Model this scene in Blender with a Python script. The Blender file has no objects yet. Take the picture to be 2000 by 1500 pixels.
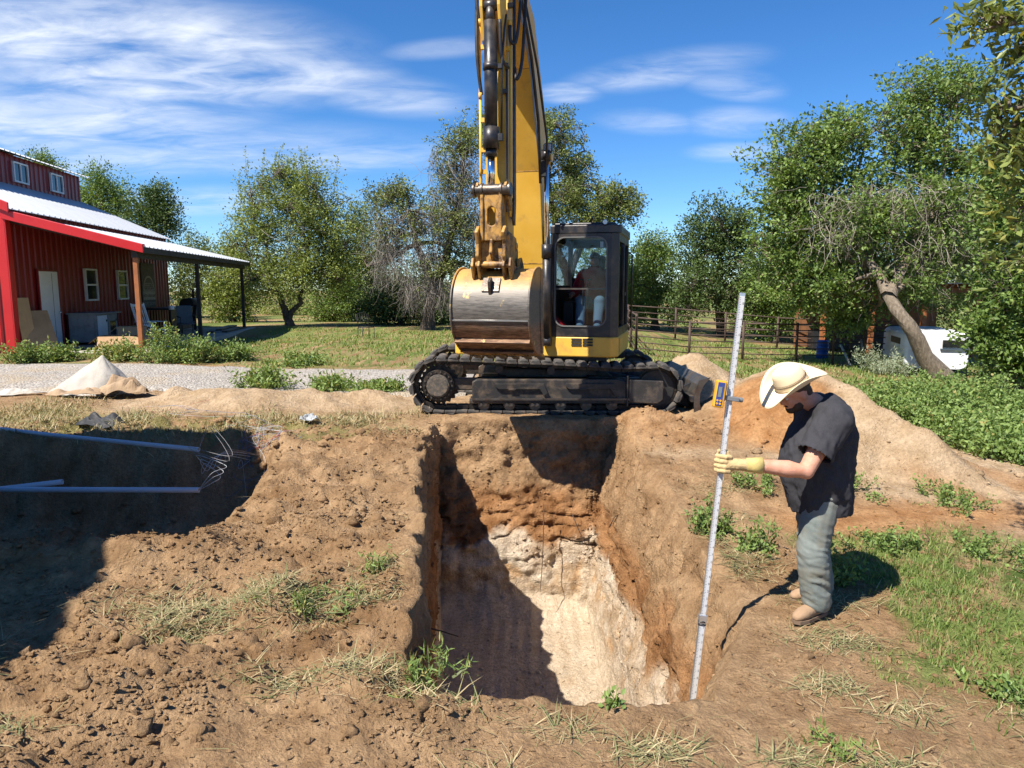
import bpy, bmesh, math, random
import numpy as np
from mathutils import Vector, Matrix, Euler

random.seed(7)
R = math.radians
scene = bpy.context.scene
COL = scene.collection

# ---------------------------------------------------------------- camera
CAM_H, PITCH, FPX = 2.32, R(7.7), 1400.0
cam_d = bpy.data.cameras.new('camera')
cam_d.sensor_width = 36.0
cam_d.lens = FPX / 2000.0 * 36.0
cam_d.clip_start, cam_d.clip_end = 0.05, 3000
cam = bpy.data.objects.new('camera', cam_d)
COL.objects.link(cam)
cam.location = (0, 0, CAM_H)
cam.rotation_euler = (R(90) - PITCH, 0, 0)
scene.camera = cam

# ---------------------------------------------------------------- sun, sky, exposure
LIGHT = Vector((0.555, 0.50, -1.0)).normalized()          # the way the sunlight travels
SUN_EL = math.asin(-LIGHT.z)
SUN_AZ = math.atan2(-LIGHT.x, -LIGHT.y)                    # clockwise from +Y
sun_d = bpy.data.lights.new('sun', 'SUN')
sun_d.energy, sun_d.angle, sun_d.color = 5.0, R(0.53), (1.0, 0.93, 0.83)
sun = bpy.data.objects.new('sun', sun_d)
COL.objects.link(sun)
sun.location = (-20, -20, 40)
sun.rotation_euler = LIGHT.to_track_quat('-Z', 'Y').to_euler()

world = bpy.data.worlds.new('World')
scene.world = world
world.use_nodes = True
wt = world.node_tree
wt.nodes.clear()
def wn(t, **kw):
    n = wt.nodes.new(t)
    for k, v in kw.items(): setattr(n, k, v)
    return n
def wmath(op, a, b=None, clamp=False):
    n = wn('ShaderNodeMath', operation=op); n.use_clamp = clamp
    for i, q in enumerate((a, b)):
        if q is None: continue
        if isinstance(q, (int, float)): n.inputs[i].default_value = q
        else: wt.links.new(q, n.inputs[i])
    return n.outputs[0]
sky = wn('ShaderNodeTexSky', sky_type='NISHITA')
sky.sun_disc = False
sky.sun_elevation, sky.sun_rotation = SUN_EL, SUN_AZ
sky.altitude, sky.air_density, sky.dust_density, sky.ozone_density = 1200, .9, 0.0, 4.0
hs = wn('ShaderNodeHueSaturation'); hs.inputs['Saturation'].default_value = 1.22
wt.links.new(sky.outputs[0], hs.inputs['Color'])
# thin cirrus: noise on the cloud layer's own plane (direction / height), the same over the whole sky
tc = wn('ShaderNodeTexCoord')
sp = wn('ShaderNodeSeparateXYZ'); wt.links.new(tc.outputs['Generated'], sp.inputs[0])
zc = wmath('ADD', wmath('MAXIMUM', sp.outputs[2], 0.0), 0.10)
px_ = wmath('DIVIDE', sp.outputs[0], zc); py_ = wmath('DIVIDE', sp.outputs[1], zc)
cb = wn('ShaderNodeCombineXYZ'); wt.links.new(px_, cb.inputs[0]); wt.links.new(py_, cb.inputs[1])
def cnoise(loc, rot, scl, scale, detail, rough, dist, lo, hi):
    mp = wn('ShaderNodeMapping'); mp.inputs['Location'].default_value = loc
    mp.inputs['Rotation'].default_value = (0, 0, rot); mp.inputs['Scale'].default_value = scl
    wt.links.new(cb.outputs[0], mp.inputs[0])
    nz = wn('ShaderNodeTexNoise'); nz.inputs['Scale'].default_value = scale; nz.inputs['Detail'].default_value = detail
    nz.inputs['Roughness'].default_value = rough; nz.inputs['Distortion'].default_value = dist
    wt.links.new(mp.outputs[0], nz.inputs['Vector'])
    mr = wn('ShaderNodeMapRange'); mr.inputs[1].default_value = lo; mr.inputs[2].default_value = hi; mr.clamp = True
    mr.interpolation_type = 'SMOOTHSTEP'
    wt.links.new(nz.outputs[0], mr.inputs[0])
    return mr.outputs[0]
def bank(cx, cy, rx, ry, rot):      # one bank of cirrus on the cloud plane: soft ellipse
    mp = wn('ShaderNodeMapping', vector_type='TEXTURE'); mp.inputs['Location'].default_value = (cx, cy, 0)
    mp.inputs['Rotation'].default_value = (0, 0, rot); mp.inputs['Scale'].default_value = (rx, ry, 1)
    wt.links.new(cb.outputs[0], mp.inputs[0])
    ln = wn('ShaderNodeVectorMath', operation='LENGTH'); wt.links.new(mp.outputs[0], ln.inputs[0])
    mr = wn('ShaderNodeMapRange'); mr.inputs[1].default_value = 1.0; mr.inputs[2].default_value = 0.25; mr.clamp = True
    mr.interpolation_type = 'SMOOTHSTEP'
    wt.links.new(ln.outputs['Value'], mr.inputs[0])
    return mr.outputs[0]
def plane_pt(px, py):
    u, v = (px - 1000) / FPX, -(py - 750) / FPX
    d = Vector((u, math.cos(PITCH) + v * math.sin(PITCH), -math.sin(PITCH) + v * math.cos(PITCH))).normalized()
    return d.x / (max(d.z, 0) + .1), d.y / (max(d.z, 0) + .1)
BANKS = [  # px, py, rx, ry, rot, weight
    (300, 120, 0.85, 0.60, 0.15, 1.25), (60, 50, .7, .4, .1, 1.1), (130, 240, 1.0, .6, 0.05, .85), (560, 145, .5, .3, .3, .95),
    (250, 300, 1.7, .55, 0.0, .55), (650, 310, 1.1, .35, -.1, .5),
    (760, 190, .42, .28, .4, .55), (1110, 183, .16, .14, 0, .9), (1290, 140, .42, .2, -.5, .65), (1430, 165, .3, .16, .6, .5),
    (1440, 240, .3, .25, .3, .5), (1270, 240, .3, .2, .3, .4), (1440, 298, .3, .22, 0, .45), (390, 395, 1.2, .5, 0, .45), (870, 95, .3, .1, -.2, .35),
    (-700, 150, 1.6, .8, .2, .9), (2700, 200, 1.2, .6, .3, .7)]
acc = None
for (px, py, rx, ry, rot, w) in BANKS:
    c = plane_pt(px, py)
    m = wmath('MULTIPLY', bank(c[0], c[1], rx, ry, rot), w)
    acc = m if acc is None else wmath('MAXIMUM', acc, m)
n1 = cnoise((3.1, 1.7, 0), 0.25, (1.0, 1.5, 1), 1.5, 6, .6, .8, 0.28, 0.72)
n2 = cnoise((7.7, 4.2, 0), 0.22, (1.0, 1.9, 1), 3.2, 6, .58, .6, 0.26, 0.78)
wisps = wmath('MULTIPLY', wmath('ADD', wmath('MULTIPLY', n1, .60), wmath('MULTIPLY', n2, .70)), acc)
cover = wmath('MULTIPLY', wisps, 0.80, True)
mix = wn('ShaderNodeMixRGB'); mix.inputs[2].default_value = (7.2, 7.6, 8.2, 1)
tn = wn('ShaderNodeMixRGB', blend_type='MULTIPLY'); tn.inputs[0].default_value = 1; tn.inputs[2].default_value = (.96, 1.08, 1.20, 1)
wt.links.new(hs.outputs[0], tn.inputs[1])
wt.links.new(cover, mix.inputs[0]); wt.links.new(tn.outputs[0], mix.inputs[1])
bg = wn('ShaderNodeBackground'); bg.inputs['Strength'].default_value = 0.077
wt.links.new(mix.outputs[0], bg.inputs[0])
world.cycles.sampling_method = 'MANUAL'; world.cycles.sample_map_resolution = 256
wo = wn('ShaderNodeOutputWorld'); wt.links.new(bg.outputs[0], wo.inputs[0])

vs = scene.view_settings
vs.view_transform, vs.look, vs.gamma, vs.use_curve_mapping = 'Standard', 'None', 1.0, False
vs.exposure = 0.93
scene.render.engine = 'CYCLES'
cy = scene.cycles
cy.max_bounces, cy.diffuse_bounces, cy.glossy_bounces, cy.transmission_bounces, cy.transparent_max_bounces = 5, 2, 2, 3, 8
cy.caustics_reflective = cy.caustics_refractive = False
cy.use_denoising = True
# ================================================================ helpers
def at(px, py, d):
    """world point seen at photo pixel (px, py) at forward distance d"""
    u, v = (px - 1000) / FPX, -(py - 750) / FPX
    y = math.cos(PITCH) + v * math.sin(PITCH); z = -math.sin(PITCH) + v * math.cos(PITCH)
    return Vector((u * d / y, d, CAM_H + z * d / y))

_rs = np.random.RandomState(11)
_perm = np.concatenate([_rs.permutation(256)] * 3).astype(np.int32)
_val = (_rs.rand(256) * 2 - 1).astype(np.float32)
def _lat(p, dim):
    i = np.floor(p).astype(np.int32); f = (p - i).astype(np.float32); i &= 255
    return i, f * f * (3 - 2 * f)
def vnoise(p):
    """smooth value noise, 2D or 3D points (n, dim)"""
    dim = p.shape[1]; i, w = _lat(p, dim)
    ax = [_perm[i[:, 0]], _perm[i[:, 0] + 1]]
    if dim == 2:
        y0, y1 = i[:, 1], i[:, 1] + 1
        a0, a1 = _val[_perm[ax[0] + y0]], _val[_perm[ax[1] + y0]]; b0, b1 = _val[_perm[ax[0] + y1]], _val[_perm[ax[1] + y1]]
        a = a0 + (a1 - a0) * w[:, 0]; b = b0 + (b1 - b0) * w[:, 0]
        return a + (b - a) * w[:, 1]
    out = []
    for dz in (0, 1):
        r = []
        for dy in (0, 1):
            c0, c1 = _val[_perm[_perm[ax[0] + i[:, 1] + dy] + i[:, 2] + dz]], _val[_perm[_perm[ax[1] + i[:, 1] + dy] + i[:, 2] + dz]]
            r.append(c0 + (c1 - c0) * w[:, 0])
        out.append(r[0] + (r[1] - r[0]) * w[:, 1])
    return out[0] + (out[1] - out[0]) * w[:, 2]
def fbm(p, octv=4, gain=.5, lac=2.03):
    p = np.asarray(p, np.float64); a, s = .8, 0.0
    for k in range(octv):
        s = s + a * vnoise(p + 17.37 * k); a *= gain; p = p * lac
    return s
def fbm2(x, y, scale, octv=4, gain=.5, seed=0.0):
    p = np.stack([np.asarray(x, float) * scale + seed * 37.7, np.asarray(y, float) * scale + seed * 11.3], -1).reshape(-1, 2)
    return fbm(p, octv, gain).reshape(np.shape(x))
def lumps(x, y, cell, seed=0, fill=.8):
    """rounded clods: hemispheres on a jittered grid, height in units of cell"""
    X, Y = x / cell, y / cell
    ix, iy = np.floor(X).astype(int), np.floor(Y).astype(int)
    h = np.zeros(np.shape(x))
    for dx in (-1, 0, 1):
        for dy in (-1, 0, 1):
            cx, cy_ = ix + dx, iy + dy
            k = _perm[(_perm[(cx + seed * 31) & 255] + cy_) & 255]
            k2 = _perm[(k + 91) & 255]; k3 = _perm[(k2 + 37) & 255]; k4 = _perm[(k3 + 53) & 255]
            r = .25 + .5 * (k3 / 255.) ** 2
            ex, ey = X - (cx + k / 255.), Y - (cy_ + k2 / 255.)
            d2 = (ex * ex + ey * ey) / (r * r)
            hh = np.sqrt(np.clip(1 - d2, 0, 1)) * r * (k4 / 255. < fill)
            h = np.maximum(h, hh)
    return h
def sstep(a, b, x):
    t = np.clip((np.asarray(x, float) - a) / (b - a), 0, 1); return t * t * (3 - 2 * t)

class MB:
    """collects shapes; build() links them as ONE mesh object"""
    def __init__(s): s.v, s.f, s.n, s.sm = [], [], 0, []
    def add(s, vs, fs, smooth=False, M=None):
        vs = [Vector(p) for p in vs]
        if M is not None: vs = [M @ p for p in vs]
        s.v += [tuple(p) for p in vs]
        for f in fs: s.f.append([i + s.n for i in f]); s.sm.append(smooth)
        s.n += len(vs); return s
    def box(s, c, d, M=None, rot=None):
        x, y, z = d[0] / 2, d[1] / 2, d[2] / 2
        T = Matrix.Translation(c)
        if rot is not None: T = T @ Euler(rot).to_matrix().to_4x4()
        if M is not None: T = M @ T
        vs = [(a * x, b * y, c_ * z) for c_ in (-1, 1) for b in (-1, 1) for a in (-1, 1)]
        return s.add(vs, [(0,2,3,1), (4,5,7,6), (0,1,5,4), (2,6,7,3), (0,4,6,2), (1,3,7,5)], False, T)
    def bbox(s, a, b, M=None):
        return s.box(((a[0]+b[0])/2, (a[1]+b[1])/2, (a[2]+b[2])/2), (abs(b[0]-a[0]), abs(b[1]-a[1]), abs(b[2]-a[2])), M)
    def tube(s, pts, r, n=8, caps=True, smooth=True, M=None, flat=1.0):
        pts = [Vector(p) for p in pts]; m = len(pts)
        rr = [r] * m if isinstance(r, (int, float)) else list(r)
        vs, fs = [], []; up = None
        for i, p in enumerate(pts):
            t = (pts[min(i + 1, m - 1)] - pts[max(i - 1, 0)])
            t = t.normalized() if t.length > 1e-9 else Vector((0, 0, 1))
            if up is None:
                up = Vector((0, 0, 1)) if abs(t.z) < .9 else Vector((0, 1, 0))
            a = t.cross(up)
            if a.length < 1e-6: a = t.orthogonal()
            a.normalize(); b = a.cross(t); up = b
            for k in range(n):
                q = 2 * math.pi * k / n
                vs.append(p + (a * math.cos(q) + b * math.sin(q) * flat) * rr[i])
        for i in range(m - 1):
            for k in range(n):
                fs.append((i*n+k, i*n+(k+1)%n, (i+1)*n+(k+1)%n, (i+1)*n+k))
        s.add(vs, fs, smooth, M)
        if caps:
            s.add(vs[:n], [tuple(range(n))[::-1]], False, M); s.add(vs[-n:], [tuple(range(n))], False, M)
        return s
    def cyl(s, a, b, r, n=16, M=None, r2=None):
        return s.tube([a, b], [r, r if r2 is None else r2], n, True, True, M)
    def prism(s, poly, axis, a, b, M=None, smooth=False):
        """polygon (2D) extruded along axis from a to b; the 2D axes are the remaining two in order"""
        def P(q, t): 
            l = list(q); l.insert(axis, t); return tuple(l)
        n = len(poly)
        vs = [P(q, a) for q in poly] + [P(q, b) for q in poly]
        s.add(vs, [(i, (i+1)%n, n+(i+1)%n, n+i) for i in range(n)], smooth, M)
        return s.add(vs, [tuple(range(n))[::-1], tuple(range(n, 2*n))], False, M)
    def loft(s, rings, caps=True, smooth=True, M=None, closed=True):
        n = len(rings[0]); vs = [p for r in rings for p in r]; fs = []
        for i in range(len(rings) - 1):
            for k in range(n if closed else n - 1):
                fs.append((i*n+k, i*n+(k+1)%n, (i+1)*n+(k+1)%n, (i+1)*n+k))
        s.add(vs, fs, smooth, M)
        if caps and closed:
            s.add(rings[0], [tuple(range(n))[::-1]], False, M); s.add(rings[-1], [tuple(range(n))], False, M)
        return s
    def ball(s, c, r, n=10, m=6, M=None):
        c = Vector(c); rx = r if not isinstance(r, (int, float)) else (r, r, r)
        rings = []
        for i in range(m + 1):
            t = math.pi * (i + .02) / (m + .04)
            rings.append([c + Vector((rx[0]*math.sin(t)*math.cos(2*math.pi*k/n), rx[1]*math.sin(t)*math.sin(2*math.pi*k/n), -rx[2]*math.cos(t))) for k in range(n)])
        return s.loft(rings, True, True, M)
    def mesh(s, name):
        me = bpy.data.meshes.new(name); me.from_pydata(s.v, [], s.f); 
        me.polygons.foreach_set('use_smooth', s.sm); me.update()
        bm = bmesh.new(); bm.from_mesh(me); bmesh.ops.remove_doubles(bm, verts=bm.verts, dist=1e-5)
        bmesh.ops.recalc_face_normals(bm, faces=bm.faces); bm.to_mesh(me); bm.free(); return me
    def build(s, name, mat=None, parent=None, bevel=0, seg=2, **tags):
        o = obj(name, s.mesh(name), mat, parent, **tags)
        if bevel:
            b = o.modifiers.new('bevel', 'BEVEL'); b.width, b.segments, b.limit_method, b.angle_limit = bevel, seg, 'ANGLE', R(35)
            b.harden_normals = False
        return o
def obj(name, me, mat=None, parent=None, **tags):
    o = bpy.data.objects.new(name, me); COL.objects.link(o)
    if mat is not None and me is not None:
        me.materials.clear(); me.materials.append(mat)
    if parent is not None: o.parent = parent
    for k, v in tags.items():
        if v is not None: o[k] = v
    return o
def thing(name, label, category, loc=(0, 0, 0), rz=0.0, group=None):
    o = bpy.data.objects.new(name, None); COL.objects.link(o)
    o.location = loc; o.rotation_euler = (0, 0, rz); o.empty_display_size = .2
    o['label'], o['category'] = label, category
    if group: o['group'] = group
    return o
def copy_obj(o, parent=None, M=None):
    c = o.copy(); COL.objects.link(c)
    if parent is not None: c.parent = parent
    if M is not None: c.matrix_local = M
    return c
def np_mesh(name, V, F, mat, parent=None, tint=None, smooth=False, **tags):
    """V (n,3), F (m,k) -> object; tint (n,) or (n,3/4) goes to the colour attribute 'tint'"""
    V = np.asarray(V, np.float32); F = np.asarray(F, np.int32); k = F.shape[1]
    me = bpy.data.meshes.new(name)
    me.vertices.add(len(V)); me.vertices.foreach_set('co', V.ravel())
    me.loops.add(F.size); me.loops.foreach_set('vertex_index', F.ravel())
    me.polygons.add(len(F)); me.polygons.foreach_set('loop_start', np.arange(0, F.size, k, dtype=np.int32))
    me.polygons.foreach_set('loop_total', np.full(len(F), k, np.int32))
    me.polygons.foreach_set('use_smooth', np.full(len(F), smooth))
    if tint is not None:
        t = np.asarray(tint, np.float32)
        if t.ndim == 1: t = np.stack([t, t, t], -1)
        if t.shape[1] == 3: t = np.concatenate([t, np.ones((len(t), 1), np.float32)], 1)
        a = me.color_attributes.new('tint', 'FLOAT_COLOR', 'POINT'); a.data.foreach_set('color', t.ravel())
    me.update(); me.validate()
    return obj(name, me, mat, parent, **tags)
def fuse(mb, voxel, smooth=6, factor=.5):
    """weld overlapping closed shapes into one continuous skin (voxel remesh + smoothing)"""
    o = obj('temporary_form', mb.mesh('temporary_form'))
    r = o.modifiers.new('r', 'REMESH'); r.mode = 'VOXEL'; r.voxel_size = voxel; r.use_smooth_shade = True
    if smooth:
        m = o.modifiers.new('s', 'SMOOTH'); m.iterations = smooth; m.factor = factor
    dg = bpy.context.evaluated_depsgraph_get(); dg.update()
    me = bpy.data.meshes.new_from_object(o.evaluated_get(dg))
    bpy.data.objects.remove(o)
    me.polygons.foreach_set('use_smooth', [True] * len(me.polygons))
    return me
def displace(me, fn):
    n = len(me.vertices); co = np.empty(n * 3, np.float32); no = np.empty(n * 3, np.float32)
    me.vertices.foreach_get('co', co); me.vertices.foreach_get('normal', no)
    co = co.reshape(-1, 3); no = no.reshape(-1, 3)
    co += no * fn(co)[:, None]
    me.vertices.foreach_set('co', co.ravel()); me.update()

# ---------------------------------------------------------------- materials
class NT:
    def __init__(s, name):
        s.m = bpy.data.materials.new(name); s.m.use_nodes = True; s.t = s.m.node_tree
        s.b = s.t.nodes['Principled BSDF']; s.out = s.t.nodes['Material Output']; s._c = None
    def n(s, t, **kw):
        q = s.t.nodes.new(t)
        for k, v in kw.items(): setattr(q, k, v)
        return q
    def L(s, a, b): s.t.links.new(a, b)
    def coord(s, kind='Object'):
        if s._c is None: s._c = s.n('ShaderNodeTexCoord')
        return s._c.outputs[kind]
    def geo_pos(s): return s.n('ShaderNodeNewGeometry').outputs['Position']
    def noise(s, scale, detail=4, rough=.6, dist=0, vec=None, out=0, stretch=None):
        q = s.n('ShaderNodeTexNoise'); q.inputs['Scale'].default_value = scale; q.inputs['Detail'].default_value = detail
        q.inputs['Roughness'].default_value = rough; q.inputs['Distortion'].default_value = dist
        v = vec if vec is not None else s.coord()
        if stretch:
            mp = s.n('ShaderNodeMapping'); mp.inputs['Scale'].default_value = stretch; s.L(v, mp.inputs[0]); v = mp.outputs[0]
        s.L(v, q.inputs['Vector']); return q.outputs[out]
    def ramp(s, x, lo, hi, a=0.0, b=1.0):
        q = s.n('ShaderNodeMapRange'); q.clamp = True
        for i, w in zip((1, 2, 3, 4), (lo, hi, a, b)): q.inputs[i].default_value = w
        s.L(x, q.inputs[0]); return q.outputs[0]
    def mix(s, f, a, b, mode='MIX'):
        q = s.n('ShaderNodeMixRGB', blend_type=mode)
        for i, w in enumerate((f, a, b)):
            if isinstance(w, (int, float)): q.inputs[i].default_value = w
            elif isinstance(w, (tuple, list)): q.inputs[i].default_value = (*w[:3], 1)
            else: s.L(w, q.inputs[i])
        return q.outputs[0]
    def math(s, op, a, b=None, clamp=False):
        q = s.n('ShaderNodeMath', operation=op); q.use_clamp = clamp
        for i, w in enumerate((a, b)):
            if w is None: continue
            if isinstance(w, (int, float)): q.inputs[i].default_value = w
            else: s.L(w, q.inputs[i])
        return q.outputs[0]
    def bump(s, h, strength=.5, dist=.02, base=None):
        q = s.n('ShaderNodeBump'); q.inputs['Strength'].default_value = strength; q.inputs['Distance'].default_value = dist
        s.L(h, q.inputs['Height'])
        if base is not None: s.L(base, q.inputs['Normal'])
        return q.outputs[0]
    def set(s, **kw):
        for k, v in kw.items():
            i = s.b.inputs[k.replace('_', ' ')]
            if isinstance(v, (int, float)): i.default_value = v
            elif isinstance(v, (tuple, list)): i.default_value = (*v[:3], 1) if len(i.default_value) == 4 else v
            else: s.L(v, i)
        return s
def paint(name, col, rough=.5, metal=0.0, dirt=None, dirt_amt=.5, scale=6.0, var=.12, bump=.15, bscale=60, spec=.5):
    """a painted, worn or plain surface: slight tone variation, optional dirt patches, fine relief"""
    t = NT(name)
    c = t.mix(t.ramp(t.noise(scale * .7, 5), .3, .7), tuple(x * (1 - var) for x in col), tuple(min(1, x * (1 + var)) for x in col))
    if dirt is not None:
        c = t.mix(t.math('MULTIPLY', t.ramp(t.noise(scale, 7, .68, .3), .48, .68), dirt_amt), c, dirt)
    t.set(Base_Color=c, Metallic=metal, Roughness=t.ramp(t.noise(scale * 2, 4), .3, .7, max(0, rough - .1), min(1, rough + .12)))
    t.b.inputs['Specular IOR Level'].default_value = spec
    if bump: t.set(Normal=t.bump(t.noise(bscale, 4), bump, .01))
    return t.m
def foliage(name, dark, light, trans=.35, rough=.55, dry=None):
    t = NT(name); a = t.n('ShaderNodeVertexColor', layer_name='tint')
    sep = t.n('ShaderNodeSeparateColor'); t.L(a.outputs['Color'], sep.inputs[0])
    c = t.mix(sep.outputs[0], dark, light)
    if dry is not None: c = t.mix(sep.outputs[1], c, dry)
    t.set(Base_Color=c, Roughness=rough); t.b.inputs['Specular IOR Level'].default_value = .35
    tr = t.n('ShaderNodeBsdfTranslucent')
    t.L(t.mix(1.0, c, (1.22, 1.16, .50), 'MULTIPLY'), tr.inputs[0])
    ms = t.n('ShaderNodeMixShader'); ms.inputs[0].default_value = trans
    t.L(t.b.outputs[0], ms.inputs[1]); t.L(tr.outputs[0], ms.inputs[2]); t.L(ms.outputs[0], t.out.inputs[0])
    return t.m
# ================================================================ the ground: one sheet with the pit, the trench and the spoil
_CP = np.array([(-17,21,.67), (-12.5,18,.67), (-9,18,.67), (-11,29,.65), (-8,14,.62), (-6.5,11,.52), (-3,10.6,.48), (0,10.6,.48), (2.4,10.6,.46), (.5,12.5,.48),
    (4,12,.22), (2.1,4.9,0), (4,5,-.02), (3,3.4,.04), (1.6,2.6,.16), (-1,2.8,.3), (-3,2.6,.36), (-5,3.5,.4), (-2,5.5,.34), (-1.6,7.2,.40), (-1.6,9,.46),
    (1.9,8,.24), (1.9,6.2,.1), (8,24,.05), (14,28,-.25), (5,7.6,.02), (0,28,.5), (8,10,0), (0,60,.4), (-30,40,.6), (30,60,-.3), (0,1,.5), (11.6,19.4,-.1), (0,3.3,.2),
    (-6,9,.5), (12,14,-.1), (60,120,0), (-60,120,.5), (0,200,.3), (-8,26.5,.52), (-5,20,.55)])
def base_level(x, y):
    num = np.zeros(np.shape(x)); den = np.zeros(np.shape(x))
    for cx, cy_, cz in _CP:
        w = 1.0 / ((x - cx) ** 2 + (y - cy_) ** 2 + .9) ** 1.6
        num += w * cz; den += w
    return num / den
def seg_dist(x, y, pts):
    """distance to a ridge line and the ridge height at the nearest point"""
    best = np.full(np.shape(x), 1e9); hz = np.zeros(np.shape(x))
    for (ax, ay, az), (bx, by, bz) in zip(pts[:-1], pts[1:]):
        t = np.clip(((x - ax) * (bx - ax) + (y - ay) * (by - ay)) / ((bx - ax) ** 2 + (by - ay) ** 2 + 1e-9), 0, 1)
        d = np.hypot(x - (ax + t * (bx - ax)), y - (ay + t * (by - ay)))
        h = az + t * (bz - az); m = d < best
        best = np.where(m, d, best); hz = np.where(m, h, hz)
    return best, hz
def smax(a, b, k): 
    h = np.clip(.5 + .5 * (a - b) / k, 0, 1); return b + (a - b) * h + k * h * (1 - h)
PILES = {  # ridge points (x, y, top z) and slope
    'main': ([(3.85, 10.7, 1.10), (4.2, 10.0, 1.24), (4.7, 9.0, .80), (5.5, 7.75, .16)], .56),
    'peak': ([(3.15, 13.6, 1.0), (3.5, 13.4, 1.06)], .62),
    'blade': ([(3.40, 10.0, .62), (3.50, 9.5, .46)], .75),
    'toe': ([(1.75, 9.9, .60), (2.25, 9.7, .56)], .55),
    'sand': ([(-5.3, 11.3, .72), (-3.9, 11.0, .84), (-2.4, 11.5, .66)], .34),
    'near': ([(-6.5, 4.5, .50), (-3.4, 4.8, .52), (-2.3, 5.05, .50), (-1.3, 4.9, .40)], .55)}
def trench(x, y):
    wob = fbm2(x, y, .9, 3, .5, 4.2) * .18
    a = sstep(-2.45 + wob, -3.15 + wob, x) * sstep(8.75 + wob, 8.2 + wob, y) * sstep(4.95 + .5 * wob, 5.7 + .5 * wob, y)
    return a * 1.05 * sstep(-9.5, -8.6, x)
def ground_z(x, y, detail=True):
    x = np.asarray(x, float); y = np.asarray(y, float)
    z = base_level(x, y)
    for k, (pts, s) in PILES.items():
        d, h = seg_dist(x, y, pts)
        jig = fbm2(x, y, 1.6, 3, .5, hash(len(k)) % 7) * .10
        z = smax(z, h - s * d + jig - .03, .12)
    z = z - trench(x, y)
    if not detail: return z
    far = sstep(16, 10, np.hypot(x, y - 5))
    rough = loose(x, y)
    wx = x + .035 * fbm2(x, y, 9., 2, .5, 1.7); wy = y + .035 * fbm2(x, y, 9., 2, .5, 6.1)
    z = z + fbm2(x, y, .55, 3, .5, 2.2) * .05
    z = z + far * rough * (fbm2(x, y, 2.6, 4, .55, 9.1) * .075 + .44 * .20 * lumps(wx, wy, .20, 3, .32) + .50 * .10 * lumps(wx, wy, .10, 5, .6) + .065 * .55 * lumps(wx, wy, .065, 8, .8))
    z = z + far * (1 - rough) * fbm2(x, y, 5.0, 3, .5, 1.1) * .018
    # the ridge and tyre ruts of the orange track across the right
    return z
def loose(x, y):
    """how freshly turned the soil is (clods); 0 where it is trodden or grown over"""
    l = .25 + 0 * x
    l = np.maximum(l, sstep(.3, -.5, x) * sstep(10.2, 9.2, y) * 1.0)            # left bank and near left
    l = np.maximum(l, sstep(.6, 1.2, x) * sstep(2.6, 2.2, x) * sstep(4.6, 5.5, y) * sstep(10, 9, y) * .55)
    d, h = seg_dist(x, y, PILES['main'][0]); l = np.maximum(l, sstep(2.2, 1.4, d) * .40)
    d, h = seg_dist(x, y, PILES['toe'][0]); l = np.maximum(l, sstep(1.0, .5, d) * .7)
    d, h = seg_dist(x, y, PILES['sand'][0]); l = np.maximum(l, sstep(1.4, .6, d) * .35)
    flat = sstep(3.35, 2.7, y + .10 * fbm2(x, y, 1.5, 2, .5, 8.8)) * sstep(-2.1, -1.1, x)                # the trampled strip in front of the camera
    l = np.maximum(l, sstep(.3, 1.0, x) * sstep(3.6, 3.2, y) * .45)
    return l * (1 - .75 * flat)

# --- the structured grid: columns left | left wall | floor | right wall | right, rows near | near wall | floor | far wall | far
def sec(n, a, b): return np.linspace(a, b, n, endpoint=False)
def geo(a, b, n, first):                                      # spacing grows from `first`
    q = 1.0
    lo, hi = 1.0001, 3.0
    for _ in range(60):
        q = (lo + hi) / 2
        if first * (q ** n - 1) / (q - 1) < abs(b - a): lo = q
        else: hi = q
    s = np.concatenate([[0], np.cumsum(first * q ** np.arange(n))])
    return a + np.sign(b - a) * s
cs, ct = [], []          # section id and parameter for every column
def addc(k, t): cs.append(np.full(len(t), k)); ct.append(np.asarray(t))
addc(0, geo(-6.8, -160, 34, .04)[::-1][:-1]); addc(1, sec(176, 0, 1)); addc(2, sec(64, 0, 1)); addc(3, sec(58, 0, 1)); addc(4, sec(84, 0, 1)); addc(5, sec(150, 0, 1)); addc(6, geo(7.5, 160, 34, .04))
cs = np.concatenate(cs); ct = np.concatenate(ct)
rs, rt = [], []
def addr(k, t): rs.append(np.full(len(t), k)); rt.append(np.asarray(t))
addr(0, np.linspace(-40, 1.6, 14, endpoint=False)); addr(1, sec(86, 0, 1)); addr(2, sec(22, 0, 1)); addr(3, sec(100, 0, 1)); addr(4, sec(108, 0, 1)); addr(5, sec(76, 0, 1)); addr(6, geo(13.6, 420, 64, .06))
rs = np.concatenate(rs); rt = np.concatenate(rt)
FLOOR_Z = -2.05
CS, RS = np.meshgrid(cs, rs); CT, RT = np.meshgrid(ct, rt)
YN0, YF0 = 3.52, 10.02
farprof = lambda s: np.interp(s, [0, .06, .2, .42, .52, .58, .8, .93, 1], [0, .05, .15, .26, .40, .56, .66, .74, 1.05])
def row_y(yn, yf, fn, ff):
    y = np.where(RS == 0, RT, 0.0)
    y = np.where(RS == 1, 1.6 + (yn - 1.6) * RT, y)
    y = np.where(RS == 2, yn + (fn - yn) * RT, y)
    y = np.where(RS == 3, fn + (ff - fn) * RT, y)
    y = np.where(RS == 4, yf - farprof(1 - RT) * (yf - ff) / 1.05, y)
    y = np.where(RS == 5, yf + (13.6 - yf) * (RT ** 1.25), y)
    return np.where(RS == 6, RT, y)
Y0 = row_y(YN0, YF0, YN0 + .35, YF0 - 1.0)
def rag(t, s, seed): return fbm(np.stack([t * s, np.full(t.shape, seed), np.full(t.shape, .5)], -1).reshape(-1, 3), 4).reshape(t.shape)
yy = np.clip(Y0, 3, 11)
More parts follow.
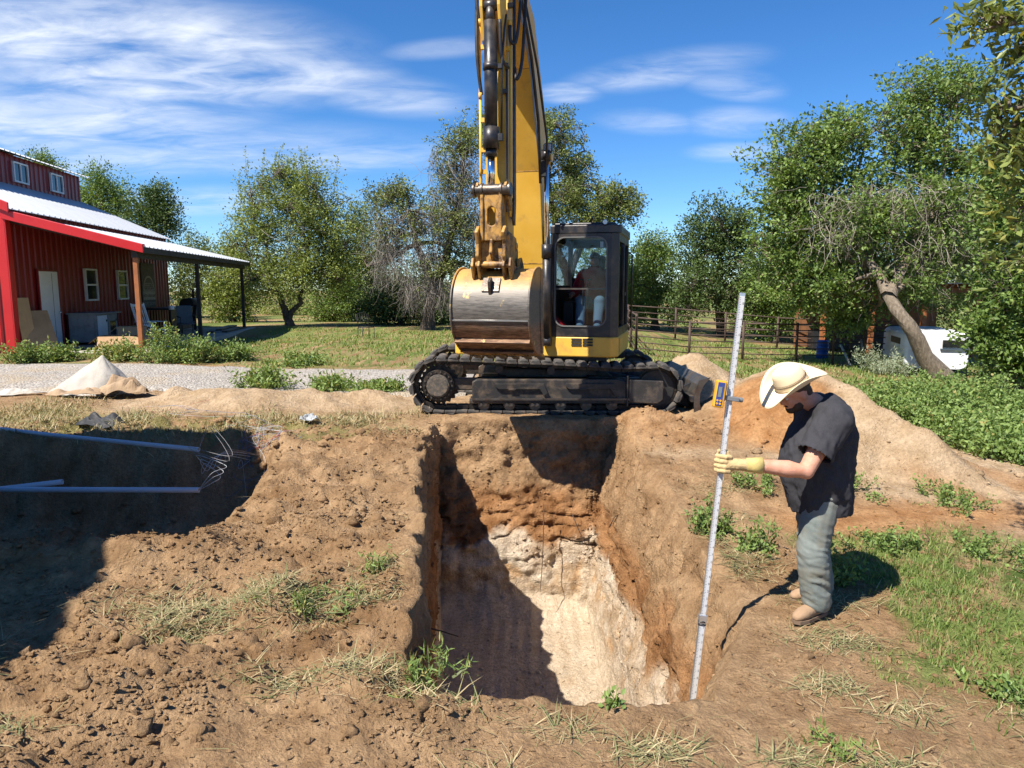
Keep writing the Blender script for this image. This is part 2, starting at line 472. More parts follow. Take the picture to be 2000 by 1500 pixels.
xL = -.03 + np.interp(yy, [3.0, 3.6, 4.2, 5.5, 7.0, 8.4, 10.1], [-.42, -.48, -.60, -.72, -.90, -1.02, -1.16]) + rag(yy, 1.3, 3.3) * .15 + rag(yy, 4.2, 7.3) * .085 + rag(yy, 12., 2.2) * .03
xR = np.interp(yy, [3.0, 3.6, 4.3, 5.0, 6.5, 8.5, 10.1], [.95, 1.08, 1.42, 1.62, 1.60, 1.62, 1.60]) + rag(yy, 1.1, 5.7) * .12 + rag(yy, 4.5, 1.3) * .05
fL = np.interp(yy, [3.6, 10], [-.46, -1.02]); fR = np.interp(yy, [3.6, 5, 10], [.74, .98, 1.02])
def wallx(t): return np.interp(t, [0, .05, .2, .5, .8, 1], [0, .14, .36, .56, .80, 1])
def wallxr(t): return np.interp(t, [0, .06, .25, .5, .8, 1], [0, .16, .42, .66, .86, 1])
X = np.where(CS == 0, CT, 0.0)
X = np.where(CS == 1, -6.8 + (xL + 6.8) * CT, X)
X = np.where(CS == 2, xL + (fL - xL) * wallx(CT), X)
X = np.where(CS == 3, fL + (fR - fL) * CT, X)
X = np.where(CS == 4, xR + (fR - xR) * wallxr(1 - CT), X)
X = np.where(CS == 5, xR + (7.5 - xR) * (CT ** 1.1), X)
X = np.where(CS == 6, CT, X)
xx = np.clip(X, -1.4, 1.9)
yN = YN0 - .12 * np.cos(xx * 1.6) + rag(xx, 1.5, 2.1) * .10 + rag(xx, 5, 6.1) * .05 + rag(xx, 14., 3.) * .018
yF = YF0 + rag(xx, 1.2, 9.4) * .10 + rag(xx, 5.5, 4.4) * .03
Y = row_y(yN, yF, yN + .35, yF - 1.02)
dU = np.where(CS == 2, CT, np.where(CS == 3, 1.0, np.where(CS == 4, 1 - CT, 0.0)))
dV = np.where(RS == 2, RT, np.where(RS == 3, 1.0, np.where(RS == 4, 1 - RT, 0.0)))
D = np.minimum(dU, dV)
top = ground_z(X, Y)
rim = ground_z(np.where(D > 0, np.clip(X, -9, 9), X), Y, False)
teeth = .020 * np.abs(np.sin(X * math.pi / .17 + 1.2 * rag(Y, .8, 3.1) + .8 * rag(X, 1.7, 8.1))) * (.4 + .6 * sstep(-.3, .3, fbm2(X, Y, 1.1, 2, .5, 4.9))) * (D > .98)
floor = FLOOR_Z + .05 * fbm2(X, Y, 1.2, 3, .5, 6.6) + teeth - .10 * sstep(8.4, 5.5, Y)
Dz = np.interp(D, [0, 1], [0, 1])
Z = np.where(D > 0, rim * (1 - Dz) + floor * Dz, top)
# relief of the walls: lumps, ledges, roots' hollows
P3 = np.stack([X, Y, Z], -1).reshape(-1, 3)
wm = (sstep(0, .08, D) * sstep(1.0, .93, D))
n1_ = fbm(P3 * (1.5, 1.5, 2.2), 5, .55).reshape(X.shape); n2_ = fbm(P3 * 6.0 + 9.7, 4, .6).reshape(X.shape)
ledge = np.abs(fbm(P3 * (1.1, 1.1, 4.5) + 31.0, 4, .55)).reshape(X.shape)
grooves = fbm(P3 * (8.5, 8.5, .5) + 3.3, 3, .5).reshape(X.shape)
blocks = lumps(np.where(dU <= dV, Y, X) + .08 * n2_, Z * 1.25 + .08 * n1_, .34, 6, .8) * .34
upper = sstep(-.9, -.6, Z)
rel = wm * (.075 * n1_ + (.020 + .025 * upper) * n2_ + .28 * blocks * sstep(-.45, -.75, Z) * sstep(-1.45, -1.15, Z) - .05 * np.exp(-(ledge / .06) ** 2) * sstep(-.4, -.8, Z) * sstep(-1.5, -1.2, Z) + .030 * grooves)
isU = (dU <= dV)
sgnx = np.where(CS == 2, 1.0, np.where(CS == 4, -1.0, 0.0))
lw = np.where(CS == 2, .8, 1.0)
X = X + np.where((D > 0) & isU, sgnx * rel * lw, 0)
Y = Y + np.where((D > 0) & ~isU, np.where(RS == 4, -1.0, 1.0) * rel * 1.25, 0)
Z = Z + wm * .03 * n2_
# colour masks: R green cover, G pale sand, B orange clay
def masks(x, y):
    n = fbm2(x, y, .8, 4, .55, 3.7); n_ = fbm2(x, y, 3.0, 3, .55, 5.5)
    g = sstep(14.8, 17.0, y + n * 1.2) * .95                                          # meadow behind
    g = np.maximum(g, sstep(2.2, 3.6, x - .25 * (y - 6) * (y > 6) + n * .8) * sstep(11.0, 12.5, y + n) * 1.0)
    strip = sstep(2.35, 2.9, x + n * .35 + .30 * n_) * sstep(7.0, 6.3, y + n * .3) * sstep(3.0 + 0 * x, 4.2, y - .28 * (x - 2.2) + n * .4)
    g = np.maximum(g, strip)
    g = np.maximum(g, sstep(5.2, 6.4, x + n * .4) * sstep(6.5, 7.6, y))
    g = np.maximum(g, .55 * sstep(-1.2, -2.6, x + n) * sstep(8.6, 9.0, y) * sstep(11.2, 9.8, y + n))
    track = np.exp(-((y - (6.55 + .16 * (x - 2.2)) + n * .15) / .38) ** 2) * sstep(2.2, 2.7, x)
    g = g * (1 - np.clip(1.25 * track, 0, 1))
    pale = 0 * x
    dm, hm = seg_dist(x, y, PILES['main'][0])
    pale = np.maximum(pale, sstep(2.3, 1.3, dm + n * .3) * sstep(2.9, 3.3, x))
    ds, hs_ = seg_dist(x, y, PILES['sand'][0]); pale = np.maximum(pale, sstep(1.5, .5, ds + n * .4))
    dp, hp = seg_dist(x, y, PILES['peak'][0]); pale = np.maximum(pale, sstep(1.6, .8, dp))
    pale = np.maximum(pale, .55 * sstep(10.4, 12.5, y) * sstep(17, 15, y) * sstep(-1.5, 1.0, -np.abs(x) + 3))
    pale = np.maximum(pale, .6 * sstep(.5, .0, np.abs(y - 8.7 - .12 * (x - 2) + n * .3)) * sstep(1.4, 1.9, x) * sstep(3.6, 3.0, x))
    g = g * (1 - np.clip(pale * 1.3, 0, 1)) 
    org = .9 * track
    db, hb = seg_dist(x, y, PILES['blade'][0]); o2 = sstep(.80, .45, db + n * .15); org = np.maximum(org, o2); pale = pale * (1 - o2)
    dt, ht = seg_dist(x, y, PILES['toe'][0]); o3 = .35 * sstep(1.1, .5, dt + n * .2); org = np.maximum(org, o3); pale = pale * (1 - o3)
    band = sstep(.34, .12, np.abs(dm - .55 + n * .22)) * sstep(4.3, 4.9, x) ; org = np.maximum(org, .6 * band)
    return np.clip(g, 0, 1), np.clip(pale, 0, 1), np.clip(org, 0, 1)
MG, MP, MO = masks(X, Y)
inpit = D > .02
MG, MP, MO = np.where(inpit, 0, MG), np.where(inpit, 0, MP), np.where(inpit, 0, MO)
nr, nc = X.shape
idx = np.arange(nr * nc).reshape(nr, nc)
F = np.stack([idx[:-1, :-1], idx[:-1, 1:], idx[1:, 1:], idx[1:, :-1]], -1).reshape(-1, 4)

def lerp3(f, a, b): return a + (b - a) * np.clip(f, 0, 1)[..., None]
def soil_color(x, y, z, g, pale, org, pit):
    """the soil's own colour: topsoil, pale caliche sand, orange clay, green cover; strata by height in the pit"""
    P = np.stack([x, y, z], -1).reshape(-1, 3); sh = np.shape(x)
    nz = lambda s, o=4, k=0.0, st=(1, 1, 1): fbm(P * np.array(st) * s + k, o, .55).reshape(sh)
    C = lambda *c: np.array(c, float)
    big, mid = nz(.9, 3, 1.3), nz(6, 4, 5.1)
    m01 = .5 + .8 * mid
    soil = lerp3(m01, C(.215, .123, .058), C(.380, .240, .127))
    soil = lerp3(.5 + 1.6 * big, soil, lerp3(m01, C(.292, .182, .095), C(.430, .284, .158)))
    palec = lerp3(m01, C(.39, .272, .158), C(.50, .372, .24))
    orange = lerp3(m01, C(.34, .165, .064), C(.47, .258, .115))
    n3, n13 = nz(3, 4, 8.8), nz(1.3, 3, 2.4)
    green = lerp3(.5 + 1.2 * n3, C(.092, .135, .032), C(.185, .228, .065))
    green = lerp3(.6 * sstep(.15, .5, n13), green, C(.34, .26, .13) + 0 * green)
    c = lerp3(pale, soil, palec); c = lerp3(org, c, orange)
    c = lerp3(g * sstep(-.35, .15, nz(9, 3, 6.6)), c, green)
    zz = z + .30 * nz(1.7, 4, 12.0)
    n4 = nz(4, 4, 3.9)
    clay = lerp3(.5 + n4, C(.215, .096, .035), C(.39, .205, .092))
    n5 = nz(5, 5, 14.2)
    cal = lerp3(.60 + .9 * n5, C(.43, .305, .19), C(.60, .485, .355))
    cal = lerp3(sstep(.10, .45, nz(2.3, 4, 21.0, (1, .5, 1.6))), cal, C(.61, .51, .385) + 0 * cal)
    cal = lerp3(.6 * sstep(.28, .55, nz(3.3, 4, 27.0)), cal, C(.43, .235, .092) + 0 * cal)
    floorc = lerp3(m01, C(.52, .415, .29), C(.62, .515, .385))
    c2 = lerp3(.9 * sstep(-.28, -.62, zz) , c, clay); c2 = lerp3(sstep(-.98, -1.14, zz - .12 * sstep(.9, 1.4, x)), c2, cal)
    c2 = lerp3(.75 * sstep(-1.72, -1.86, z), c2, floorc)
    c = np.where(pit[..., None], c2, c)
    return np.clip(c, .02, .8)
SOILC = soil_color(X, Y, Z, MG, MP, MO, inpit)
def ground_material():
    t = NT('ground_soil')
    a = t.n('ShaderNodeVertexColor', layer_name='tint')
    f1 = t.noise(20, 6, .76)
    vo = t.n('ShaderNodeTexVoronoi'); vo.inputs['Scale'].default_value = 42; t.L(t.coord(), vo.inputs['Vector'])
    c = t.mix(1.0, a.outputs['Color'], t.mix(t.ramp(f1, .30, .70), (.70, .68, .66), (1.28, 1.30, 1.32)), 'MULTIPLY')
    t.set(Base_Color=c, Roughness=.95); t.b.inputs['Specular IOR Level'].default_value = .10
    h = t.math('SUBTRACT', t.math('MULTIPLY', f1, 1.5), t.math('MULTIPLY', vo.outputs['Distance'], .22))
    t.set(Normal=t.bump(h, .85, .05))
    return t.m
M_GROUND = ground_material()
ground = np_mesh('ground', np.stack([X, Y, Z], -1).reshape(-1, 3), F, M_GROUND, tint=SOILC.reshape(-1, 3), smooth=True, kind='structure')

def in_pit(x, y):
    l = np.interp(y, [3.0, 3.6, 4.2, 5.5, 7.0, 8.4, 10.1], [-.42, -.48, -.60, -.72, -.90, -1.02, -1.16]) - .12
    r = np.interp(y, [3.0, 3.6, 4.3, 5.0, 6.5, 8.5, 10.1], [.95, 1.08, 1.42, 1.62, 1.60, 1.62, 1.60]) + .10
    return (x > l) & (x < r) & (y > 3.36) & (y < 10.12)
def gz(x, y): return float(ground_z(np.array([x]), np.array([y]))[0])
def on(x, y, dz=0.0): return Vector((x, y, gz(x, y) + dz))

# --- gravel driveway, its own sheet a little above the soil
def sheet(name, xs, ys_lo, ys_hi, ny, mat, lift, **tags):
    V = []
    for x in xs:
        lo, hi = ys_lo(x), ys_hi(x)
        for j in range(ny): V.append((x, lo + (hi - lo) * j / (ny - 1)))
    V = np.array(V); z = ground_z(V[:, 0], V[:, 1]) + lift
    e = np.tile(np.minimum(np.arange(ny), ny - 1 - np.arange(ny)) == 0, len(xs)); z = z - e * (lift + .05)
    ii = np.arange(len(V)).reshape(len(xs), ny)
    return np_mesh(name, np.column_stack([V, z]), np.stack([ii[:-1, :-1], ii[1:, :-1], ii[1:, 1:], ii[:-1, 1:]], -1).reshape(-1, 4), mat, smooth=True, **tags)
def gravel_material():
    t = NT('gravel'); v = t.n('ShaderNodeTexVoronoi'); v.inputs['Scale'].default_value = 26; t.L(t.coord(), v.inputs['Vector'])
    sepc = t.n('ShaderNodeSeparateColor'); t.L(v.outputs['Color'], sepc.inputs[0])
    c = t.mix(sepc.outputs[0], (.22, .195, .165), (.42, .39, .345))
    c = t.mix(t.ramp(t.noise(.8, 5), .5, .68), c, (.34, .28, .20))
    t.set(Base_Color=c, Roughness=.92, Normal=t.bump(t.math('SUBTRACT', 1.0, v.outputs['Distance']), .9, .03))
    return t.m
_dn = lambda x: 12.05 + .02 * (x + 8) + .15 * math.sin(x * .9) + .08 * math.sin(x * 2.7)
_df = lambda x: 15.7 + .05 * (x + 8) + .18 * math.sin(x * .6 + 1) + .08 * math.sin(x * 2.2)
sheet('gravel_driveway', np.linspace(-45, -.8, 230), _dn, _df, 26, gravel_material(), .035, kind='structure')
# ================================================================ clods, straw and grass on the ground
rng = np.random.RandomState(5)
_t = (1 + 5 ** .5) / 2
ICO_V = np.array([(-1,_t,0),(1,_t,0),(-1,-_t,0),(1,-_t,0),(0,-1,_t),(0,1,_t),(0,-1,-_t),(0,1,-_t),(_t,0,-1),(_t,0,1),(-_t,0,-1),(-_t,0,1)], float) / math.hypot(1, _t)
ICO_F = np.array([(0,11,5),(0,5,1),(0,1,7),(0,7,10),(0,10,11),(1,5,9),(5,11,4),(11,10,2),(10,7,6),(7,1,8),(3,9,4),(3,4,2),(3,2,6),(3,6,8),(3,8,9),(4,9,5),(2,4,11),(6,2,10),(8,6,7),(9,8,1)])
# finer clod: subdivide once
def _subdiv(V, F):
    V = list(map(tuple, V)); cache = {}; out = []
    def mid(a, b):
        k = (min(a, b), max(a, b))
        if k not in cache:
            m = (np.array(V[a]) + np.array(V[b])) / 2; m /= np.linalg.norm(m); V.append(tuple(m)); cache[k] = len(V) - 1
        return cache[k]
    for a, b, c in F:
        ab, bc, ca = mid(a, b), mid(b, c), mid(c, a)
        out += [(a, ab, ca), (b, bc, ab), (c, ca, bc), (ab, bc, ca)]
    return np.array(V), np.array(out)
ICO2_V, ICO2_F = _subdiv(ICO_V, ICO_F)
def clods(name, pts, sizes, mat, fine=False, tints=None, seed=1, **tags):
    r = np.random.RandomState(seed); BV, BF = [(OCT_V, OCT_F), (ICO_V, ICO_F), (ICO2_V, ICO2_F)][int(fine)]
    n, m = len(pts), len(BV)
    var = [BV * (1 + .30 * r.normal(size=(m, 1)).clip(-1.3, 1.3) * (.55 if fine == 2 else 1)) for _ in range(12)]
    if fine == 2:
        var = [v * (1 + .75 * np.abs(fbm(v * 1.9 + k * 7.7, 3)) - .15)[:, None] for k, v in enumerate(var)]
    var = np.array(var); sel = var[r.randint(0, 12, n)]
    a = r.rand(n) * 6.283; sc = np.column_stack([.8 + .5 * r.rand(n), .75 + .4 * r.rand(n), .55 + .35 * r.rand(n)]) * sizes[:, None]
    W = sel * sc[:, None, :]
    x = W[..., 0] * np.cos(a)[:, None] - W[..., 1] * np.sin(a)[:, None]; y = W[..., 0] * np.sin(a)[:, None] + W[..., 1] * np.cos(a)[:, None]
    V = np.stack([x, y, W[..., 2]], -1) + pts[:, None, :]
    Fm = BF[None] + (np.arange(n) * m)[:, None, None]
    tt = None if tints is None else np.repeat(tints, m, axis=0)
    return np_mesh(name, V.reshape(-1, 3), Fm.reshape(-1, 3), mat, tint=tt, smooth=(fine == 2), **tags)
M_CLOD = M_GROUND
def scatter(n, x0, x1, y0, y1, dens):
    x = x0 + (x1 - x0) * rng.rand(n); y = y0 + (y1 - y0) * rng.rand(n)
    k = (rng.rand(n) < dens(x, y)) & ~in_pit(x, y); return x[k], y[k]
# small crumbs everywhere on turned soil, larger clods thinner
OCT_V = np.array([(1, 0, 0), (-1, 0, 0), (0, 1, 0), (0, -1, 0), (0, 0, 1), (0, 0, -1)], float)
OCT_F = np.array([(0, 2, 4), (2, 1, 4), (1, 3, 4), (3, 0, 4), (2, 0, 5), (1, 2, 5), (3, 1, 5), (0, 3, 5)])
def clod_field(name, n, dens, smin, smax, pw, sink, shape, seed, x0=-6.5, x1=6.5, y0=1.9, y1=10.2):
    x, y = scatter(n, x0, x1, y0, y1, dens)
    s = smin + (smax - smin) * rng.rand(len(x)) ** pw
    z = ground_z(x, y); g_, p_, o_ = masks(x, y)
    clods(name, np.column_stack([x, y, z + s * sink]), s, M_CLOD, shape, soil_color(x, y, z, g_ * 0, p_, o_, x > 99) * (.85 + .3 * rng.rand(len(x), 1)), seed, kind='stuff')
dn = lambda a, lo, k: (lambda x, y: np.clip(loose(x, y) - a, 0, 1) * (lo + (1 - lo) * sstep(-.15, .25, fbm2(x, y, 1.3, 3, .5, k))))
clod_field('soil_crumbs', 80000, lambda x, y: dn(.02, .35, 7.7)(x, y) * sstep(7.5, 3.0, y), .005, .017, 1.6, .3, 0, 3, -4.5, 4.5, 2.0, 6.5)
clod_field('soil_crumbs', 21000, dn(.1, .25, 7.7), .008, .026, 2.2, .25, 1, 4)
def wall_crumbs():
    k = np.flatnonzero(((D > .01) & (D < .75) & (RS != 2)).ravel()); k = k[rng.permutation(len(k))[:3600]]
    s_ = .006 + .020 * rng.rand(len(k)) ** 2.2
    clods('pit_wall_crumbs', np.column_stack([X.ravel()[k], Y.ravel()[k], Z.ravel()[k]]), s_, M_CLOD, 1, SOILC.reshape(-1, 3)[k] * (.85 + .3 * rng.rand(len(k), 1)), 6, kind='stuff')
    k = np.flatnonzero((D > .985).ravel()); k = k[rng.permutation(len(k))[:1200]]; s_ = .005 + .03 * rng.rand(len(k)) ** 4
    clods('pit_floor_crumbs', np.column_stack([X.ravel()[k], Y.ravel()[k], Z.ravel()[k]]), s_, M_CLOD, 1, SOILC.reshape(-1, 3)[k] * (.85 + .25 * rng.rand(len(k), 1)), 7, kind='stuff')
wall_crumbs()
clod_field('soil_clods', 3000, dn(.10, .12, 2.7), .016, .062, 3.4, .05, 2, 5)

def blades(name, x, y, h, w, mat, tint, lean=.5, seed=2, flat=0.0, curl=.5, z=None, **tags):
    """grass: each blade is a bent tapering strip of three faces"""
    r = np.random.RandomState(seed); n = len(x)
    z = ground_z(x, y) if z is None else z
    a = r.rand(n) * 6.283; ln = (lean * (.3 + r.rand(n))); b = a + 1.57 + r.normal(size=n) * .3
    d = np.column_stack([np.cos(a) * ln, np.sin(a) * ln, np.ones(n) * (1 - flat)]); d /= np.linalg.norm(d, axis=1)[:, None]
    sd = np.column_stack([np.cos(b), np.sin(b), np.zeros(n)]) * w[:, None] * .5
    p0 = np.column_stack([x, y, z - .01 + flat * .02]); hh = h[:, None]
    p1 = p0 + d * hh * .5
    d2 = d + np.column_stack([np.cos(a), np.sin(a), -np.ones(n) * .6]) * (curl * r.rand(n))[:, None]; d2 /= np.linalg.norm(d2, axis=1)[:, None]
    p2 = p1 + d2 * hh * .5
    V = np.stack([p0 - sd, p0 + sd, p1 - sd * .8, p1 + sd * .8, p2], 1).reshape(-1, 3)
    o = (np.arange(n) * 5)[:, None]
    F = np.concatenate([o + [0, 1, 3], o + [0, 3, 2], o + [2, 3, 4]], 0)
    return np_mesh(name, V, F, mat, tint=np.repeat(tint, 5, axis=0), **tags)
def tints(n, dry=.15, mean=.5, sd=.28, seed=1):
    r = np.random.RandomState(seed)
    return np.column_stack([np.clip(r.normal(mean, sd, n), 0, 1), (r.rand(n) < dry) * (.4 + .6 * r.rand(n)), np.zeros(n)])
M_GRASS = foliage('grass_blades', (.095, .155, .032), (.260, .350, .090), .40, .6, (.46, .37, .19))
M_STRAW = foliage('dry_straw', (.30, .235, .12), (.52, .43, .25), .15, .7, (.11, .15, .05))
# near grass on the right, beside the man
def gd(x, y): return masks(x, y)[0]
x, y = scatter(95000, 2.1, 7.5, 3.2, 8.3, lambda x, y: gd(x, y) * (.25 + .75 * sstep(-.25, .2, fbm2(x, y, 2.2, 3, .5, 4.4))))
blades('short_grass', x, y, .025 + .085 * rng.rand(len(x)) ** 1.6, .004 + .005 * rng.rand(len(x)), M_GRASS, tints(len(x), .12, .5, .28, 3), .7, 3, kind='stuff', label='bright green grass patch to the right of the man', category='grass')
# meadow behind: coarser blades as far as they can be told apart
x, y = scatter(60000, -9.5, 14, 11.0, 30, lambda x, y: gd(x, y) * (.2 + .8 * sstep(-.2, .2, fbm2(x, y, .9, 3, .5, 1.4))) * (1 - ((y < 15.9) & (x < -.5))))
k = ~((x < -8.6 - .13 * (y - 18)) & (y > 17.6)); x, y = x[k], y[k]
blades('meadow_grass', x, y, .05 + .13 * rng.rand(len(x)) ** 2, .018 + .02 * rng.rand(len(x)), M_GRASS, tints(len(x), .16, .55, .28, 4), .8, 4, kind='stuff', label='low green meadow grass and weeds behind the diggings', category='grass')
# dry and green grass tufts hanging on along the trench edge and the strip behind it
x, y = scatter(30000, -7.5, -1.0, 8.5, 12.0, lambda x, y: sstep(-.9, -2.2, x) * sstep(8.55, 8.9, y) * sstep(11.8, 9.8, y) * sstep(-.05, .3, fbm2(x, y, 1.4, 3, .5, 3.9)) * (1 - masks(x, y)[1]))
blades('trench_edge_grass', x, y, .06 + .14 * rng.rand(len(x)) ** 1.6, .006 + .007 * rng.rand(len(x)), M_STRAW, tints(len(x), .40, .5, .28, 5), 1.1, 5, curl=1.0, kind='stuff', label='yellowing grass along the far edge of the trench', category='grass')
# uprooted grass tufts lying on the turned soil
tuft = [(-2.05, 4.25, .42, 520), (-1.45, 4.35, .40, 620), (-1.0, 4.5, .25, 260), (-1.95, 3.95, .22, 300), (-.35, 3.45, .32, 420), (-.75, 3.55, .26, 200), (-1.2, 3.5, .20, 120), (-3.0, 3.75, .22, 160), (-2.9, 3.35, .2, 140), (-2.3, 2.9, .2, 70),
    (.65, 3.0, .2, 120), (.9, 2.75, .18, 110), (1.35, 2.65, .22, 260), (1.75, 3.0, .18, 90), (1.75, 3.75, .2, 130), (2.1, 4.4, .3, 260), (2.05, 3.5, .2, 90), (2.9, 3.5, .3, 220), (2.6, 2.9, .25, 160), (1.55, 5.9, .3, 420), (1.75, 5.5, .35, 500), (1.9, 6.6, .3, 260), (2.35, 5.0, .3, 260), (1.3, 3.05, .2, 90), (-.8, 6.0, .2, 50), (-.9, 4.9, .16, 120), (.3, 3.15, .2, 60), (-.1, 2.75, .2, 60), (-1.6, 9.4, .4, 300), (2.3, 7.4, .4, 200)]
TX, TY = [], []
for (cx, cy_, r_, n) in tuft:
    n = int(n * 1.5)
    TX.append(cx + rng.normal(size=n) * r_ * .55); TY.append(cy_ + rng.normal(size=n) * r_ * .32)
x, y = np.concatenate(TX), np.concatenate(TY); k = ~in_pit(x, y); x, y = x[k], y[k]
blades('uprooted_grass', x, y, .05 + .18 * rng.rand(len(x)) ** 1.6, .003 + .0045 * rng.rand(len(x)), M_STRAW, tints(len(x), .62, .55, .3, 6), 2.4, 6, flat=.55, curl=.9, kind='stuff', label='torn up grass tufts lying on the turned soil', category='grass')
# loose straw
x, y = scatter(1500, -5, 5, 2.0, 10, lambda x, y: .6 + 0 * x)
blades('loose_straw', x, y, .04 + .14 * rng.rand(len(x)) ** 2, .002 + .002 * rng.rand(len(x)), M_STRAW, tints(len(x), .15, .6, .3, 7), 6.0, 7, flat=.9, curl=.4, z=ground_z(x, y) + .02, kind='stuff', label='loose straw and grass stems scattered over the soil', category='straw')
# ================================================================ the excavator
def yellow_material():
    t = NT('machine_yellow'); n = t.noise(3.5, 7, .68, .4); p = t.coord()
    c = t.mix(t.ramp(t.noise(2, 4), .35, .65), (.68, .385, .045), (.76, .455, .070))
    c = t.mix(t.math('MULTIPLY', t.ramp(n, .54, .70), .5), c, (.34, .19, .07))
    c = t.mix(t.ramp(t.noise(9, 8, .75), .68, .73), c, (.085, .055, .035))
    t.set(Base_Color=c, Roughness=t.ramp(n, .3, .7, .32, .62), Normal=t.bump(t.noise(50, 3), .06, .01))
    return t.m
def worn_link_material():
    t = NT('worn_yellow_steel'); n = t.noise(7, 8, .72, .5)
    c = t.mix(t.ramp(n, .42, .60), (.46, .25, .055), (.085, .045, .025))
    c = t.mix(t.ramp(t.noise(16, 6, .7), .58, .68), c, (.30, .26, .22))
    t.set(Base_Color=c, Roughness=.55, Metallic=t.ramp(n, .5, .65, 0, .5), Normal=t.bump(n, .3, .01))
    return t.m
def bucket_material():
    t = NT('bucket_worn_steel'); p = t.coord(); x = t.n('ShaderNodeSeparateXYZ'); t.L(p, x.inputs[0])
    n = t.noise(4, 7, .7, .4); st = t.noise(3, 7, .7, .2, stretch=(2.5, 2.5, 18))
    z = t.math('ADD', x.outputs[2], t.math('MULTIPLY', t.math('SUBTRACT', n, .5), .22))
    steel = t.mix(t.ramp(st, .3, .7), (.085, .076, .068), (.235, .215, .19))
    yel = t.mix(t.ramp(n, .45, .65), (.50, .28, .075), (.26, .15, .065))
    rust = t.mix(t.ramp(st, .38, .66), (.085, .042, .022), (.34, .20, .115))
    up, lo = t.ramp(z, 1.80, 1.95), t.ramp(z, 1.43, 1.34)
    c = t.mix(up, steel, yel); c = t.mix(lo, c, rust)
    c = t.mix(t.ramp(t.noise(5, 5, .6), .66, .70), c, (.50, .37, .16))
    met = t.math('MULTIPLY', t.math('SUBTRACT', 1.0, up), t.math('SUBTRACT', 1.0, t.math('MULTIPLY', lo, .85)))
    t.set(Base_Color=c, Metallic=t.math('MULTIPLY', met, .65), Roughness=t.ramp(st, .3, .7, .46, .66), Normal=t.bump(st, .12, .01))
    return t.m
M_YEL = yellow_material(); M_WORN = worn_link_material(); M_BUCKET = bucket_material()
M_BLACK = paint('black_machine_paint', (.018, .018, .020), .38, 0, (.16, .115, .08), .35, 5, .2, .1)
M_FRAME = paint('dusty_black_frame', (.022, .021, .021), .5, 0, (.22, .155, .10), .55, 4, .25, .2)
M_CHROME = paint('chrome_rod', (.78, .79, .82), .12, 1.0, bump=0, var=.03)
M_STEEL = paint('dark_steel', (.14, .125, .11), .42, .8, (.10, .055, .03), .7, 9, .3, .2)
M_RUBBER = paint('rubber_hose', (.017, .017, .018), .55, 0, (.14, .11, .085), .35, 8, .2, .05)
M_SHOE = paint('track_pad', (.062, .058, .054), .85, 0, (.24, .185, .13), .8, 7, .3, .6, 30)
M_GREASE = paint('greasy_chain', (.020, .017, .015), .45, .4, (.17, .12, .08), .5, 9, .2, .3)
def glass_material(name, tint, refl=.08):
    t = NT(name); tr = t.n('ShaderNodeBsdfTransparent'); tr.inputs[0].default_value = (*tint, 1)
    gl = t.n('ShaderNodeBsdfGlossy'); gl.inputs['Roughness'].default_value = .03
    fr = t.n('ShaderNodeFresnel'); fr.inputs[0].default_value = 1.5
    ms = t.n('ShaderNodeMixShader'); t.L(t.math('ADD', t.math('MULTIPLY', fr.outputs[0], .55), refl), ms.inputs[0]); t.L(tr.outputs[0], ms.inputs[1]); t.L(gl.outputs[0], ms.inputs[2])
    t.L(ms.outputs[0], t.out.inputs[0]); return t.m
M_CABGLASS = glass_material('cab_glass', (.82, .86, .90), .0)

EX = thing('excavator', 'yellow tracked excavator with black cab standing at the far edge of the pit', 'excavator', (0.53, 11.7, 0.47))
TH = R(14)
MU = Matrix(((math.cos(TH), -math.sin(TH), 0, 0), (-math.sin(TH), -math.cos(TH), 0, 0), (0, 0, 1, 0), (0, 0, 0, 1)))   # (lateral, forward, up) -> root
BL = -.04                                                         # lateral plane of boom, stick and bucket
def xb(mb, name, mat, parent=None, bevel=0, **k): return mb.build(name, mat, parent if parent else EX, bevel, **k)

# ---- undercarriage
def loop_path():
    pts = []
    def arc(cx, cz, r, a0, a1, n):
        for k in range(n + 1):
            a = R(a0 + (a1 - a0) * k / n); pts.append((cx + r * math.cos(a), cz + r * math.sin(a)))
    pts += [(-1.62, .035), (-.5, .03), (.6, .03)]
    arc(1.62, .35, .32, -90, 90, 12)
    pts += [(1.1, .655), (.55, .69), (0, .72), (-.5, .735), (-1.1, .765)]
    arc(-1.62, .405, .37, 90, 265, 12)
    return pts
LP = loop_path(); LP.append(LP[0])
seglen = [math.dist(a, b) for a, b in zip(LP[:-1], LP[1:])]; TOT = sum(seglen)
def along(s):
    s %= TOT
    for (a, b), l in zip(zip(LP[:-1], LP[1:]), seglen):
        if s <= l: t = s / l; return (a[0] + (b[0] - a[0]) * t, a[1] + (b[1] - a[1]) * t), math.atan2(b[1] - a[1], b[0] - a[0])
        s -= l
    return LP[0], 0
NSHOE = 50
def shoe_mesh(k):
    mb = MB(); mb.box((0, 0, -.012), (.160, .50, .022))
    r = random.Random(k)
    prof = [(-.066, -.02), (-.070, -.05), (-.046, -.072), (.0, -.080), (.046, -.072), (.070, -.05), (.066, -.02)]
    rings = []
    for j in range(9):
        y = -.245 + .49 * j / 8; e = 1 if 0 < j < 8 else .72
        rings.append([(a * (1 if e == 1 else .9) + r.uniform(-.006, .006), y + r.uniform(-.008, .008), b * e + r.uniform(-.006, .006)) for a, b in prof])
    mb.loft(rings, True, True)
    return mb.mesh('track_shoe')
SHOES = [shoe_mesh(k) for k in range(4)]
for m in SHOES: m.materials.append(M_SHOE)
